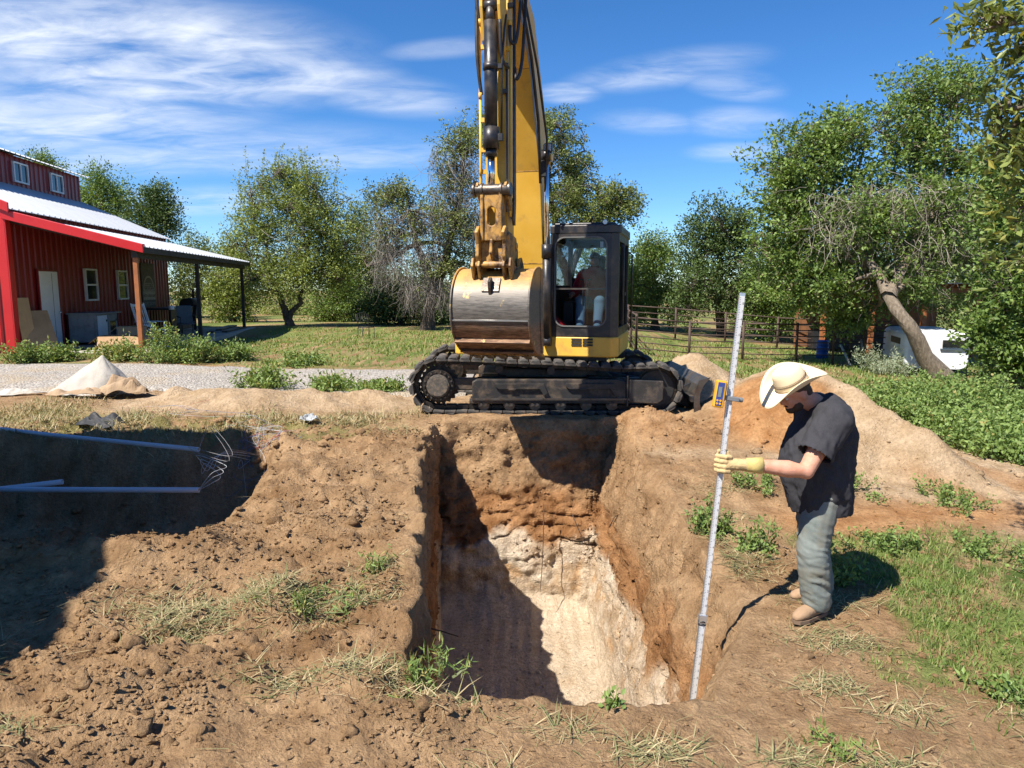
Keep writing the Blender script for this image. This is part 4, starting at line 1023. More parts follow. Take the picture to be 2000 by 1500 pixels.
for s_ in (-1, 1):
    for q in (.155, .235):
        er = MB(); lx = BL + s_ * q
        er.prism([(BF_ - .36, 2.02), (BF_ + .30, 1.95), (BF_ + .37, 2.10), (BF_ + .33, 2.20), (BF_ + .24, 2.20), (BF_ + .12, 2.10), (BF_ - .06, 2.10), (BF_ - .10, 2.20), (BF_ - .22, 2.22), (BF_ - .32, 2.12)], 0, lx - .016, lx + .016, MS); xb(er, 'bucket_ear', M_WORN, bsh, .006)
hk = MB(); hk.prism([(.30, 1.90), (.40, 1.76), (.43, 1.84), (.44, 1.92), (.37, 1.97)], 0, BL - .018, BL + .018, Matrix.Translation(Vector((0, 0, 0))) if False else MS @ Matrix.Translation((0, BF_, 0)))
hk.prism([(.265, 1.93), (.345, 1.84), (.375, 1.80), (.40, 1.80), (.375, 1.86), (.29, 1.965)], 0, BL - .11, BL + .11, MS @ Matrix.Translation((0, BF_, 0))); xb(hk, 'lifting_hook', M_STEEL, bsh, .004)
ws = MB(); ws.bbox((BL - BW, BF_ + .412, 1.440), (BL + BW, BF_ + .424, 1.456), MS); ws.tube([MS @ Vector((BL - BW, BF_ + .408, 1.45)), MS @ Vector((BL + BW, BF_ + .408, 1.45))], .012, 6); xb(ws, 'wear_seam', paint('bright_worn_edge', (.42, .40, .37), .35, .8), bsh)
for a, b in ((.285, 1.215), (.05, 1.065)):
    wsp = MB(); wsp.box((BL, BF_ + a, b - .003), (2 * BW, .13, .022), MS, rot=(R(-38) if a > .2 else R(-24), 0, 0)); xb(wsp, 'wear_strip', M_BUCKET, bsh, .004)
lip = MB(); lip.prism([(-.26, 1.005), (-.42, .965), (-.43, .95), (-.26, .965)], 0, BL - BW - .02, BL + BW + .02, MS @ Matrix.Translation((0, BF_, 0))); xb(lip, 'cutting_edge', M_WORN, bsh)
for k in range(6):
    tt_ = MB(); lx = BL - .44 + k * .176
    tt_.prism([(-.30, 1.03), (-.44, 1.01), (-.62, .90), (-.60, .885), (-.44, .93), (-.30, .945)], 0, lx - .042, lx + .042, MS @ Matrix.Translation((0, BF_, 0))); xb(tt_, 'tooth', M_STEEL, bsh, .006)

# ---- red bag on the cab floor
M_RED = paint('red_plastic', (.55, .012, .018), .4)
bgm = MB(); bgm.prism([(.0, 0), (.30, .0), (.25, .06), (-.02, .30), (-.03, .28)], 0, .0, .20); 
rbg = bgm.build('red_bag', M_RED, None, .02, label='bright red bag on the cab floor behind the lower window', category='bag')
rbg.matrix_world = EX.matrix_basis @ MU @ Matrix.Translation((C0 + .06, .80, CZ0 + .03)) @ Matrix.Rotation(R(-90), 4, 'Z') @ Matrix.Translation((-.10, -.02, 0))
# ================================================================ the red barn with its porch
def metal_panel_material(name, c0, c1, rough, metal):
    t = NT(name); c = t.mix(t.ramp(t.noise(1.2, 5), .35, .65), c0, c1)
    t.set(Base_Color=c, Roughness=rough, Metallic=metal, Normal=t.bump(t.noise(2.0, 3), .08, .03)); return t.m
M_REDW = metal_panel_material('red_metal_siding', (.185, .006, .008), (.22, .009, .011), .42, 0)
M_REDT = metal_panel_material('bright_red_trim', (.50, .016, .018), (.56, .022, .022), .38, 0)
M_ROOF = metal_panel_material('galvalume_roof', (.40, .425, .46), (.48, .50, .53), .42, .2)
M_WHITE = paint('white_paint', (.72, .73, .74), .5, var=.05)
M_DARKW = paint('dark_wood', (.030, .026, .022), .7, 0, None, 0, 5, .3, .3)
M_CEDAR = paint('cedar_post', (.36, .125, .040), .65, 0, (.20, .07, .03), .4, 3, .2, .3)
M_CONC = paint('concrete', (.42, .39, .34), .9, 0, (.28, .22, .16), .6, 2, .12, .4, 30)
def window_glass():
    t = NT('window_glass'); t.set(Base_Color=(.012, .016, .018), Roughness=.06); t.b.inputs['Specular IOR Level'].default_value = .8; return t.m
M_WGL = window_glass()
BA = math.atan(.13)
BARN = thing('red_barn', 'red metal barn with white roof, raised window strip and side porch', 'barn', (-12.5, 18.0, .62), BA)
# local frame: +y along the wall away from the camera, +x out towards the porch
LEN, MH = 11.6, 11.0
def bb(mb, name, mat, parent=None, bevel=0): return mb.build(name, mat, parent if parent else BARN, bevel)
def rib_profile(w, pitch=.305, h=.032, foot=.085, top=.04):
    pts = [(0, 0)]; x = pitch / 2
    while x + foot / 2 < w:
        pts += [(x - foot / 2, 0), (x - top / 2, h), (x + top / 2, h), (x + foot / 2, 0)]; x += pitch
    pts.append((w, 0)); return pts
def panel_wall(w, h, cut=None):
    """ribbed sheet: width along +y, height along z, ribs towards +x, 2 cm thick"""
    mb = MB(); pr = rib_profile(w)
    poly = [(b, a) for a, b in pr] + [(-.02, w), (-.02, 0)]
    return mb.prism(poly, 2, 0, h)
PW = .915; npan = int(round(LEN / PW)); PWf = LEN / npan
me = panel_wall(PWf - .004, 3.62).mesh('wall_panel'); me.materials.append(M_REDW)
for k in range(npan):
    o = obj('wall_panel', me, None, BARN); o.location = (0, k * PWf, .0)
# gable wall towards the camera (only its edge is in view) and the far gable
def gable(y, nm, flip):
    mb = MB(); mb.prism([(-.03, 0), (-MH, 0), (-MH, 3.6), (-7.9, 5.0), (-7.9, 5.92), (-5.5, 6.72), (-3.1, 5.92), (-3.1, 5.0), (-.03, 3.6)], 1, y, y + .04)
    w = bb(mb, nm, M_REDW)
    for k in range(36):
        x = -.12 - .305 * k
        hh = 3.6 + min(1.4, max(0, -x) * .39) if x > -3.1 or x < -7.9 else 5.9
        if x < -7.9: hh = 3.6 + (x + MH) * .39
        r = MB(); r.bbox((x - .03, y - .03 if flip else y + .04, 0), (x + .03, y if flip else y + .07, hh - .1)); bb(r, 'wall_rib', M_REDW, w)
gable(0.0, 'gable_wall', True); gable(LEN - .04, 'gable_wall', False)
bk = MB(); bk.bbox((-MH - .03, 0, 0), (-MH, LEN, 3.6)); bb(bk, 'rear_wall', M_REDW)
ct_ = MB(); ct_.bbox((-.16, -.075, 0), (.045, -.032, 3.72)); ct_.bbox((.035, -.07, 0), (.07, .16, 3.66)); ct_.bbox((-.30, -.05, 0), (-.27, -.035, 3.7)); bb(ct_, 'corner_trim', M_REDT, bevel=.012)
# roofs: panels running down the slope
def roof_panels(y0, y1, xa, za, xb_, zb, nm='roof_panel'):
    n = int(round((y1 - y0) / .915)); w = (y1 - y0) / n
    L_ = math.hypot(xb_ - xa, zb - za); a = math.atan2(zb - za, xb_ - xa)
    mb = MB(); pr = rib_profile(w - .004); mb.prism([(a_, b_) for a_, b_ in pr] + [(w - .004, -.012), (0, -.012)], 0, 0, L_)
    me = mb.mesh(nm); me.materials.append(M_ROOF)
    for k in range(n):
        o = obj(nm, me, None, BARN); o.location = (xa, y0 + k * w, za); o.rotation_euler = (0, -a, 0)
roof_panels(-.12, LEN + .12, -3.11, 5.02, .20, 3.60)          # main roof, porch side
roof_panels(-.12, LEN + .12, -7.89, 5.02, -11.2, 3.55)
roof_panels(-.06, LEN + .06, .06, 3.47, 3.22, 2.71)           # porch roof
roof_panels(-.25, LEN + .25, -5.5, 6.82, -2.78, 5.98)         # raised strip's roof
roof_panels(-.25, LEN + .25, -5.5, 6.82, -8.22, 5.98)
rc = MB(); rc.prism([(-5.8, 6.77), (-5.5, 6.89), (-5.2, 6.77), (-5.5, 6.86)], 1, -.27, LEN + .27); bb(rc, 'ridge_cap', M_ROOF)
# raised strip walls and windows
me = panel_wall(PWf - .004, 1.02).mesh('wall_panel'); me.materials.append(M_REDW)
for k in range(npan):
    o = obj('wall_panel', me, None, BARN); o.location = (-3.10, k * PWf, 4.98)
mw = MB(); mw.bbox((-7.95, 0, 4.9), (-7.90, LEN, 6.0)); bb(mw, 'raised_wall', M_REDW)
def sliding_window(x, y, z, w, h, vertical=True):
    f = MB(); d = .045
    for a, b in (((y - w/2, z), (y + w/2, z + .05)), ((y - w/2, z + h - .05), (y + w/2, z + h)), ((y - w/2, z + .05), (y - w/2 + .05, z + h - .05)), ((y + w/2 - .05, z + .05), (y + w/2, z + h - .05))):
        f.bbox((x, a[0], a[1]), (x + d + .03, b[0], b[1]))
    if vertical: f.bbox((x + .005, y - w/2 + .05, z + h/2 - .025), (x + d + .02, y + w/2 - .05, z + h/2 + .025))
    else: f.bbox((x + .005, y - .025, z + .05), (x + d + .02, y + .025, z + h - .05))
    w_ = bb(f, 'window', M_WHITE)
    for k in range(2):
        g = MB()
        if vertical: g.bbox((x + .01, y - w/2 + .05, z + (.05 if k == 0 else h/2 + .025)), (x + .03, y + w/2 - .05, z + (h/2 - .025 if k == 0 else h - .05)))
        else: g.bbox((x + .01, (y - w/2 + .05) if k == 0 else y + .025, z + .05), (x + .03, (y - .025) if k == 0 else y + w/2 - .05, z + h - .05))
        bb(g, 'pane', M_WGL, w_)
for y in (7.14, 9.58, 4.7, 2.3): sliding_window(-3.07, y, 5.14, .90, .66, False)
for y in (4.37, 6.75): sliding_window(.035, y, 1.28, .82, .98)
# door
dm = MB(); dm.bbox((.03, 1.300, .02), (.085, 2.270, 2.12)); door = bb(dm, 'door', M_WHITE, bevel=.004)
ds_ = MB(); ds_.bbox((.085, 1.930, .05), (.0872, 1.950, 2.08)); bb(ds_, 'door_seam', paint('seam_grey', (.12, .12, .12), .7), door)
dj = MB(); dj.bbox((.03, 1.240, .0), (.075, 1.298, 2.18)); dj.bbox((.03, 2.272, 0), (.075, 2.330, 2.18)); dj.bbox((.03, 1.298, 2.122), (.075, 2.272, 2.18)); bb(dj, 'door_frame', M_REDW, door)
dk = MB(); dk.ball((.12, 2.190, 1.0), .035); dk.cyl((.085, 2.190, 1.0), (.12, 2.190, 1.0), .012, 8); bb(dk, 'door_knob', M_CHROME, door)
# porch: slab, posts, beams, red rake trim
sl_ = MB(); sl_.bbox((.0, -.05, -.12), (3.35, LEN, .04)); bb(sl_, 'porch_slab', M_CONC, bevel=.01)
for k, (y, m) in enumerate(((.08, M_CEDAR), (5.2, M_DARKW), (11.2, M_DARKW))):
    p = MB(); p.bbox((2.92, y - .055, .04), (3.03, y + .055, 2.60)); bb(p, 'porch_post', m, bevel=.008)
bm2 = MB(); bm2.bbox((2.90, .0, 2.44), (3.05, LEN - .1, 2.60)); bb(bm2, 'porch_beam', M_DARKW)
for k in range(9):
    y = .12 + k * 1.4; r = MB(); r.prism([(.05, 3.29), (.05, 3.42), (3.16, 2.665), (3.16, 2.55)], 1, y, y + .05); bb(r, 'rafter', M_DARKW)
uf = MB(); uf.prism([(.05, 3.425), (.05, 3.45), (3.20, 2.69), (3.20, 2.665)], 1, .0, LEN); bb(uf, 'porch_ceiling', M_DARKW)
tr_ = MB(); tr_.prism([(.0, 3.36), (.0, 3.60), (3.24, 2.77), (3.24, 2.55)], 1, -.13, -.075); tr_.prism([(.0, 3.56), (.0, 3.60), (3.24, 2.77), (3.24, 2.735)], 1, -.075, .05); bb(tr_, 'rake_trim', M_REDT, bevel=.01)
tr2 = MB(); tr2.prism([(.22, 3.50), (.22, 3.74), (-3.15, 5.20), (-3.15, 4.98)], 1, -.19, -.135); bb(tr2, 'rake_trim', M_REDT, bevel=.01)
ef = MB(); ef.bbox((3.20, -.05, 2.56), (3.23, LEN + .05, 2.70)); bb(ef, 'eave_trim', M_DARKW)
# sign on the wall: feed mill board
def barn_pt(x, y, z): return BARN.matrix_basis @ Vector((x, y, z))
M_SIGN = paint('sign_grey_green', (.115, .105, .085), .8, 0, (.19, .17, .13), .6, 14, .3, .2)
M_CREAM = paint('sign_cream', (.36, .33, .26), .8, 0, (.2, .18, .14), .5, 12, .15)
SG = thing('feed_sign', 'old dark lettered wall sign with a pale arch beyond the cedar post', 'sign', barn_pt(.07, 9.1, .95), BA)
def sgb(mb, name, mat, parent=None): return mb.build(name, mat, parent if parent else SG)
b = MB(); b.bbox((0, -.65, 0), (.03, .65, 1.62)); board = sgb(b, 'board', M_SIGN)
ar = MB(); ar.prism([(.55 * math.cos(R(a)), .62 + .55 * math.sin(R(a))) for a in range(0, 181, 10)], 0, .031, .036); ar.bbox((.031, -.6, .28), (.036, .6, .60)); sgb(ar, 'arch', M_CREAM)
ar2 = MB(); ar2.prism([(.46 * math.cos(R(a)), .66 + .44 * math.sin(R(a))) for a in range(0, 181, 10)], 0, .0365, .039); sgb(ar2, 'arch_field', M_SIGN)
def text_mesh(body, size, align='CENTER', extrude=.002):
    cu = bpy.data.curves.new('lettering', 'FONT'); cu.body = body; cu.size = size; cu.extrude = extrude; cu.align_x = align
    o = bpy.data.objects.new('lettering', cu); COL.objects.link(o); dg = bpy.context.evaluated_depsgraph_get(); dg.update()
    me = bpy.data.meshes.new_from_object(o.evaluated_get(dg)); bpy.data.objects.remove(o); return me
def text(body, size, loc, parent, mat, rot=(R(90), 0, R(90)), name='lettering', align='CENTER'):
    o = obj(name, text_mesh(body, size, align), mat, parent); o.location = loc; o.rotation_euler = rot; return o
text('FEEDS', .30, (.041, 0, .70), SG, M_CREAM); text('NOT A REAL LINE', .145, (.039, 0, .38), SG, M_SIGN); text('HOME GROWN', .17, (.034, 0, .08), SG, M_CREAM)
# ================================================================ trees, shrubs and weeds
def bark_material(name, c0, c1):
    t = NT(name); n = t.noise(6, 6, .7, .3, stretch=(3, 3, .7)); t.set(Base_Color=t.mix(t.ramp(n, .35, .65), c0, c1), Roughness=.9, Normal=t.bump(n, .8, .05)); return t.m
M_BARK = bark_material('grey_brown_bark', (.055, .042, .032), (.16, .125, .095)); M_BARKP = bark_material('pale_bark', (.11, .085, .06), (.26, .21, .155))
M_TWIG = paint('dead_vine', (.37, .325, .27), .85, 0, (.17, .14, .11), .6, 2, .2, 0); M_TWIG2 = paint('grey_twig', (.24, .215, .19), .85, 0, (.13, .11, .09), .6, 2, .2, 0)
FOL = {
    'mesquite': foliage('mesquite_leaves', (0.105, 0.153, 0.031), (0.332, 0.389, 0.099), .30, .55, (.27, .22, .13)),
    'oak': foliage('oak_leaves', (0.079, 0.114, 0.027), (0.248, 0.295, 0.080), .25, .5, (.21, .18, .12)),
    'dark': foliage('dark_evergreen_leaves', (0.045, 0.081, 0.024), (0.133, 0.196, 0.051), .22, .5, (.15, .14, .07)),
    'elm': foliage('elm_leaves', (0.073, 0.132, 0.031), (0.241, 0.339, 0.080), .30, .5, (.23, .21, .10)),
    'near': foliage('live_oak_leaves', (0.103, 0.154, 0.041), (0.301, 0.344, 0.098), .28, .35, (.34, .30, .06)),
    'weed': foliage('weed_leaves', (0.081, 0.147, 0.032), (0.267, 0.365, 0.105), .30, .55, (.36, .30, .10)),
    'sage': foliage('sage_leaves', (0.236, 0.294, 0.191), (0.421, 0.477, 0.337), .25, .7, (.3, .27, .17))}
def tube_np(paths, n=5):
    """many tapering polylines -> one V, F; paths = list of (points (k,3), radii (k,))"""
    Vs, Fs, o = [], [], 0
    ang = np.arange(n) * 2 * math.pi / n; ca, sa = np.cos(ang), np.sin(ang)
    for P_, r in paths:
        P_ = np.asarray(P_, float); k = len(P_)
        T = np.gradient(P_, axis=0); T /= np.linalg.norm(T, axis=1)[:, None] + 1e-9
        ref = np.array([0, 0, 1.0]) if abs(T[0, 2]) < .9 else np.array([1.0, 0, 0])
        A = np.cross(T, ref); A /= np.linalg.norm(A, axis=1)[:, None] + 1e-9; B = np.cross(A, T)
        V = P_[:, None, :] + (A[:, None, :] * ca[None, :, None] + B[:, None, :] * sa[None, :, None]) * np.asarray(r)[:, None, None]
        Vs.append(V.reshape(-1, 3)); idx = np.arange(k * n).reshape(k, n) + o; nx = np.roll(idx, -1, 1)
        Fs.append(np.stack([idx[:-1], nx[:-1], nx[1:], idx[1:]], -1).reshape(-1, 4)); o += k * n
    return np.concatenate(Vs), np.concatenate(Fs)
def leaf_cloud(rs, C, Ddir, spread, per, ln, wd, up=.35, droop=0.0, dry=.05, mean=.5):
    """leaves around clump centres C (m,3): each leaf one folded rhombus"""
    m = len(C); n = m * per
    c = np.repeat(C, per, 0); d0 = np.repeat(Ddir, per, 0)
    off = rs.normal(size=(n, 3)) * spread * np.array([1, 1, .75]); along_ = (rs.rand(n) - .4)[:, None] * d0 * spread * 2.6
    p = c + off * .62 + along_
    d = rs.normal(size=(n, 3)) + d0 * .8 + np.array([0, 0, -droop]); d /= np.linalg.norm(d, axis=1)[:, None]
    nrm = rs.normal(size=(n, 3)) + np.array([0, 0, up * 2]); s = np.cross(d, nrm); s /= np.linalg.norm(s, axis=1)[:, None] + 1e-9
    L_ = ln * (.6 + .8 * rs.rand(n))[:, None]; W_ = wd * (.6 + .8 * rs.rand(n))[:, None]
    nn = np.cross(s, d)
    V = np.stack([p, p + d * L_ * .45 + s * W_ * .5 + nn * W_ * .12, p + d * L_, p + d * L_ * .45 - s * W_ * .5 + nn * W_ * .12], 1).reshape(-1, 3)
    F = np.arange(n * 4).reshape(n, 4)
    ct_ = np.repeat(rs.normal(mean, .17, m), per)
    t = np.column_stack([np.clip(ct_ + rs.normal(0, .18, n), 0, 1), (rs.rand(n) < dry) * (.4 + .6 * rs.rand(n)), np.zeros(n)])
    return V, F, np.repeat(t, 4, 0)
def curve_to(a, b, rs, n=6, sag=.12, up=.0):
    t = np.linspace(0, 1, n)[:, None]; L_ = np.linalg.norm(b - a)
    q = a + (b - a) * t + np.array([0, 0, 1]) * (up * L_ * np.sin(t * math.pi)) + np.cumsum(rs.normal(size=(n, 3)) * L_ * sag / n ** .5, 0) * np.sin(t * math.pi)
    return q
def tree(name, label, trunks, blobs, seed, fol, leaf, clumps, per, spread, bark=None, vines=0, vine_mat=None, vine_box=None, dry=.05, mean=.5, cat='tree', group=None, twigs=True, spikes=0, droop=0.0, vine_len=(.6, 1.8), hang=.8, vine_r=.010):
    """trunks: list of (points, r0, r1); blobs: list of (centre, radii, weight)"""
    rs = np.random.RandomState(seed); base = np.array(trunks[0][0][0], float)
    t = thing(name, label, cat, tuple(base), 0, group)
    paths = []; nodes = []
    for pts, r0, r1 in trunks:
        pts = np.array(pts, float); k = 10; tt = np.linspace(0, len(pts) - 1, k); q = np.stack([np.interp(tt, range(len(pts)), pts[:, j]) for j in range(3)], 1)
        q[1:-1] += rs.normal(size=(k - 2, 3)) * r0 * .25; rad = np.linspace(r0, r1, k); rad[0] *= 1.35; paths.append((q, rad)); nodes += [(p_, r_) for p_, r_ in zip(q[k // 2:], rad[k // 2:])]
    for c, r, w in blobs:
        c = np.array(c, float); r = np.array(r, float) * np.ones(3)
        for _ in range(max(2, int(3 * w ** .5))):
            e = c + rs.normal(size=3) * r * .42
            NP = np.array([n_[0] for n_ in nodes[:len(trunks) * 5]]); i = np.argmin(np.linalg.norm(NP - e, axis=1) + rs.rand(len(NP)) * .5)
            q = curve_to(NP[i], e, rs, 8, .22, .08); rad = np.linspace(nodes[i][1] * .7, .018, 8); paths.append((q, rad)); nodes += [(p_, r_) for p_, r_ in zip(q[2:], rad[2:])]
    NP = np.array([n_[0] for n_ in nodes]); NR = np.array([n_[1] for n_ in nodes])
    W = np.array([w for _, _, w in blobs], float); W /= W.sum(); C, Dd = [], []
    for (c, r, w), nn in zip(blobs, rs.multinomial(clumps, W)):
        c = np.array(c, float); r = np.array(r, float) * np.ones(3)
        v = rs.normal(size=(nn, 3)); v /= np.linalg.norm(v, axis=1)[:, None]; rad = rs.rand(nn) ** (1 / 2.4)
        lump = 1 + .45 * fbm(v * 1.8 + seed * 3.3, 3)
        C.append(c + v * r * (rad * lump)[:, None]); Dd.append(v * .8 + np.array([0, 0, .25]))
    C = np.concatenate(C); Dd = np.concatenate(Dd); Dd /= np.linalg.norm(Dd, axis=1)[:, None]
    keep = fbm(C * 1.1 + seed, 2, .5) > -.50; C, Dd = C[keep], Dd[keep]             # holes where the sky shows through
    tw = []
    for c in C[:: 1 if twigs else 3]:
        i = np.argmin(((NP - c) ** 2).sum(1)); q = curve_to(NP[i], c, rs, 4, .2, .05); tw.append((q, np.linspace(min(.02, NR[i] * .8), .004, 4)))
    V, F = tube_np(paths, 7); np_mesh('trunk', V - base, F, bark or M_BARK, t, smooth=True)
    if tw: V, F = tube_np(tw, 3); np_mesh('twigs', V - base, F, bark or M_BARK, t, smooth=True, kind='stuff')
    V, F, T = leaf_cloud(rs, C, Dd, spread, per, leaf[0], leaf[1], .35, droop, dry, mean)
    if spikes:                                                                     # thin leafy shoots standing out of the top
        sp_ = []; SC, SD = [], []
        topz = np.percentile(C[:, 2], 70); cand = C[C[:, 2] > topz]
        for _ in range(spikes):
            a = cand[rs.randint(len(cand))]; L_ = .5 + 1.0 * rs.rand(); b = a + np.array([rs.normal() * .22, rs.normal() * .22, 1]) * L_
            q = curve_to(a, b, rs, 5, .06); sp_.append((q, np.linspace(.012, .003, 5)))
            for u in np.linspace(.15, 1, 7): SC.append(a + (b - a) * u); SD.append((b - a) / L_)
        V2, F2 = tube_np(sp_, 3); np_mesh('shoots', V2 - base, F2, bark or M_BARK, t, kind='stuff')
        V2, F2, T2 = leaf_cloud(rs, np.array(SC), np.array(SD), spread * .28, max(4, per // 4), leaf[0] * .9, leaf[1] * .9, .3, 0, dry, mean + .1)
        F = np.concatenate([F, F2 + len(V)]); V = np.concatenate([V, V2]); T = np.concatenate([T, T2])
    np_mesh('crown', V - base, F, fol, t, tint=T, kind='stuff')
    if vines:
        vp = []; bxs = vine_box
        for _ in range(vines):
            c, r = bxs[rs.randint(len(bxs))]; a = np.array(c) + (rs.rand(3) * 2 - 1) * np.array(r)
            L_ = rs.uniform(*vine_len); k = 7; d = rs.normal(size=3) * np.array([1, .7, .5]) * (1 - hang) + np.array([rs.normal() * .15, rs.normal() * .1, -hang])
            d /= np.linalg.norm(d); q = [a]
            for j in range(k - 1):
                d = d + rs.normal(size=3) * .28 + np.array([0, 0, -.10 * hang]); d /= np.linalg.norm(d); q.append(q[-1] + d * L_ / k)
            vp.append((np.array(q), np.linspace(1, .45, k) * vine_r * rs.uniform(.6, 1.4)))
        V, F = tube_np(vp, 3); np_mesh('dead_vines', V - base, F, vine_mat or M_TWIG, t, kind='stuff')
    return t
def pt(px, py, d): return tuple(at(px, py, d))
def gp(px, d): x = at(px, 600, d).x; return (x, d, gz(x, d) - .05)
def scale_px(px, d): return px / 1400 * d
def B(px, py, d, rx, rz, w=1.0, ry=None): return (pt(px, py, d), (scale_px(rx, d), scale_px(ry or rx, d) * .8, scale_px(rz, d)), w)

g1 = gp(565, 31.8)
tree('mesquite_tree', 'bushy light green mesquite tree with forked trunk right of the barn porch', [([g1, pt(562, 615, 31.8), pt(548, 590, 31.7), pt(530, 540, 31.6), pt(520, 470, 31.6)], .20, .06), ([pt(564, 620, 31.8), pt(585, 590, 31.7), pt(592, 560, 31.7), pt(600, 480, 31.7)], .13, .05)],
     [B(560, 400, 31.7, 95, 60, 2.0), B(500, 470, 31.5, 62, 62, 1.5), B(625, 450, 31.8, 62, 66, 1.6), B(530, 545, 31.1, 80, 36, 1.2), B(650, 520, 31.9, 45, 50, .9), B(575, 355, 31.8, 60, 35, .8), B(590, 520, 31.3, 70, 40, 1.0)], 21, FOL['mesquite'], (.12, .052), 1250, 34, .27, vines=60, vine_mat=M_TWIG2, vine_box=[(pt(545, 470, 31), (1.2, .6, .8))], spikes=34, mean=.52, hang=.5)
g2 = gp(835, 31)
tree('vine_tree', 'grey tree draped in dead hanging vines left of the boom', [([g2, pt(845, 560, 31), pt(820, 480, 31), pt(800, 420, 31)], .28, .08), ([pt(848, 580, 31), pt(880, 480, 31), pt(900, 380, 31), pt(905, 300, 31)], .22, .06)],
     [B(905, 290, 31, 55, 55, .9), B(880, 360, 31, 50, 50, .8), B(770, 390, 31, 55, 40, .9), B(840, 440, 30.6, 90, 50, 1.1), B(860, 520, 30.4, 60, 40, .9), B(750, 470, 31, 45, 50, .7), B(905, 450, 31, 45, 70, .9)], 33, FOL['oak'], (.11, .06), 900, 30, .20, vines=1900, vine_mat=M_TWIG2, vine_box=[(pt(890, 370, 30.4), (1.1, .5, 1.7)), (pt(800, 440, 30.2), (1.6, .5, .9)), (pt(790, 510, 30), (1.3, .4, .7)), (pt(850, 560, 30), (1.3, .4, .4))], dry=.22, vine_len=(.5, 1.6), hang=.75, vine_r=.0085)
g3 = gp(1120, 33)
tree('live_oak', 'spreading live oak showing above and behind the cab', [([g3, pt(1110, 560, 33), pt(1085, 450, 33), pt(1070, 350, 33)], .32, .09), ([pt(1110, 540, 33), pt(1150, 440, 33), pt(1200, 405, 33)], .2, .06)],
     [B(1085, 270, 33, 58, 55, 1.2), B(1120, 330, 33, 40, 45, .8), B(1100, 390, 32.8, 60, 45, 1.2), B(1160, 395, 32.6, 60, 42, 1.3), B(1215, 400, 32.6, 42, 45, .9), B(1030, 360, 33, 50, 80, .8), B(1150, 450, 32.6, 60, 35, .8), B(950, 250, 33, 45, 40, .5)], 44, FOL['oak'], (.115, .066), 950, 34, .20, vines=80, vine_mat=M_TWIG2, vine_box=[(pt(1080, 330, 32.6), (1.0, .5, 1.4))], dry=.1, hang=.4)
g4 = gp(1280, 36)
tree('elm_tree', 'mid green round tree behind the corral just right of the cab', [([g4, pt(1280, 570, 36), pt(1275, 520, 36)], .2, .08)], [B(1275, 530, 36, 62, 62, 2), B(1240, 590, 35.6, 45, 45, 1), B(1320, 580, 35.8, 50, 50, 1.1), B(1270, 490, 36, 35, 35, .5)], 51, FOL['elm'], (.12, .07), 560, 32, .26, mean=.45)
g5 = gp(1410, 34)
tree('dark_oak', 'tall dark green oak standing behind the corral fence', [([g5, pt(1408, 560, 34), pt(1405, 480, 34)], .24, .1)], [B(1400, 440, 34, 62, 52, 1.6), B(1440, 480, 33.8, 52, 60, 1.2), B(1365, 510, 33.8, 45, 60, 1.1), B(1410, 560, 33.2, 75, 50, 1.5), B(1350, 590, 33, 45, 40, .8), B(1470, 570, 33.5, 45, 55, .9)], 57, FOL['dark'], (.12, .075), 820, 34, .24, mean=.42)
# the big leaning tree on the right
g6 = np.array((*at(1842, 735, 19.2)[:2], 0)); g6[2] = gz(g6[0], g6[1]) - .05
tree('leaning_tree', 'large leaning tree with a bent bare trunk over the white trailer', [([tuple(g6), pt(1800, 665, 19.1), pt(1755, 610, 19.3), pt(1725, 560, 19.8), pt(1690, 500, 20.6), pt(1640, 430, 21.2)], .24, .09), ([pt(1735, 580, 19.6), pt(1770, 500, 20.4), pt(1830, 400, 21.2), pt(1850, 260, 21.8)], .16, .06)],
     [B(1700, 440, 20.5, 85, 60, 1.1), B(1840, 430, 20.5, 80, 85, 1.1), B(1770, 550, 20.4, 70, 40, .6), B(1570, 320, 21.5, 90, 60, 1.2), B(1640, 270, 21.7, 70, 50, .9), B(1560, 470, 21.3, 85, 75, 1.6), B(1600, 560, 21.1, 85, 50, 1.5), B(1540, 390, 21.4, 60, 50, .9), B(1680, 400, 21.9, 110, 75, 1.5), B(1780, 290, 22.0, 75, 80, 1.2), B(1800, 200, 22.1, 75, 60, .8), B(1860, 340, 22.0, 90, 90, 1.3), B(1800, 470, 22.1, 110, 80, 1.3), B(1760, 560, 22.1, 70, 50, .7), B(1920, 480, 21.5, 80, 110, 1.1), B(1880, 180, 22.3, 60, 60, .6), B(1660, 620, 21.7, 55, 25, .5)], 63, FOL['elm'], (.115, .066), 2750, 30, .18, bark=M_BARKP, vines=900, vine_mat=M_TWIG, vine_box=[(pt(1640, 415, 20.2), (.9, .5, .75)), (pt(1720, 390, 20.9), (.9, .5, .5)), (pt(1800, 440, 20.1), (1.0, .5, 1.1)), (pt(1880, 420, 20.2), (.9, .5, 1.0)), (pt(1760, 520, 20.8), (1.5, .5, .6))], dry=.07, vine_len=(.5, 1.7), hang=.5, vine_r=.0055)
g7 = np.array((*at(1975, 770, 15.5)[:2], 0)); g7[2] = gz(g7[0], g7[1]) - .05
tree('shade_tree', 'dark leafy tree at the right edge in front of the trailer', [([tuple(g7), pt(1970, 680, 15.5), pt(1950, 600, 15.6), pt(1965, 480, 15.6)], .22, .08)], [B(1965, 560, 15.4, 55, 60, 1.2), B(1985, 440, 15.4, 60, 70, 1.0), B(1940, 650, 15.4, 45, 40, .9), B(1990, 680, 15.2, 40, 60, .9), B(2060, 560, 15.5, 80, 160, 1.2), B(1960, 330, 15.8, 50, 60, .6)], 71, FOL['elm'], (.11, .068), 700, 32, .18, mean=.4)
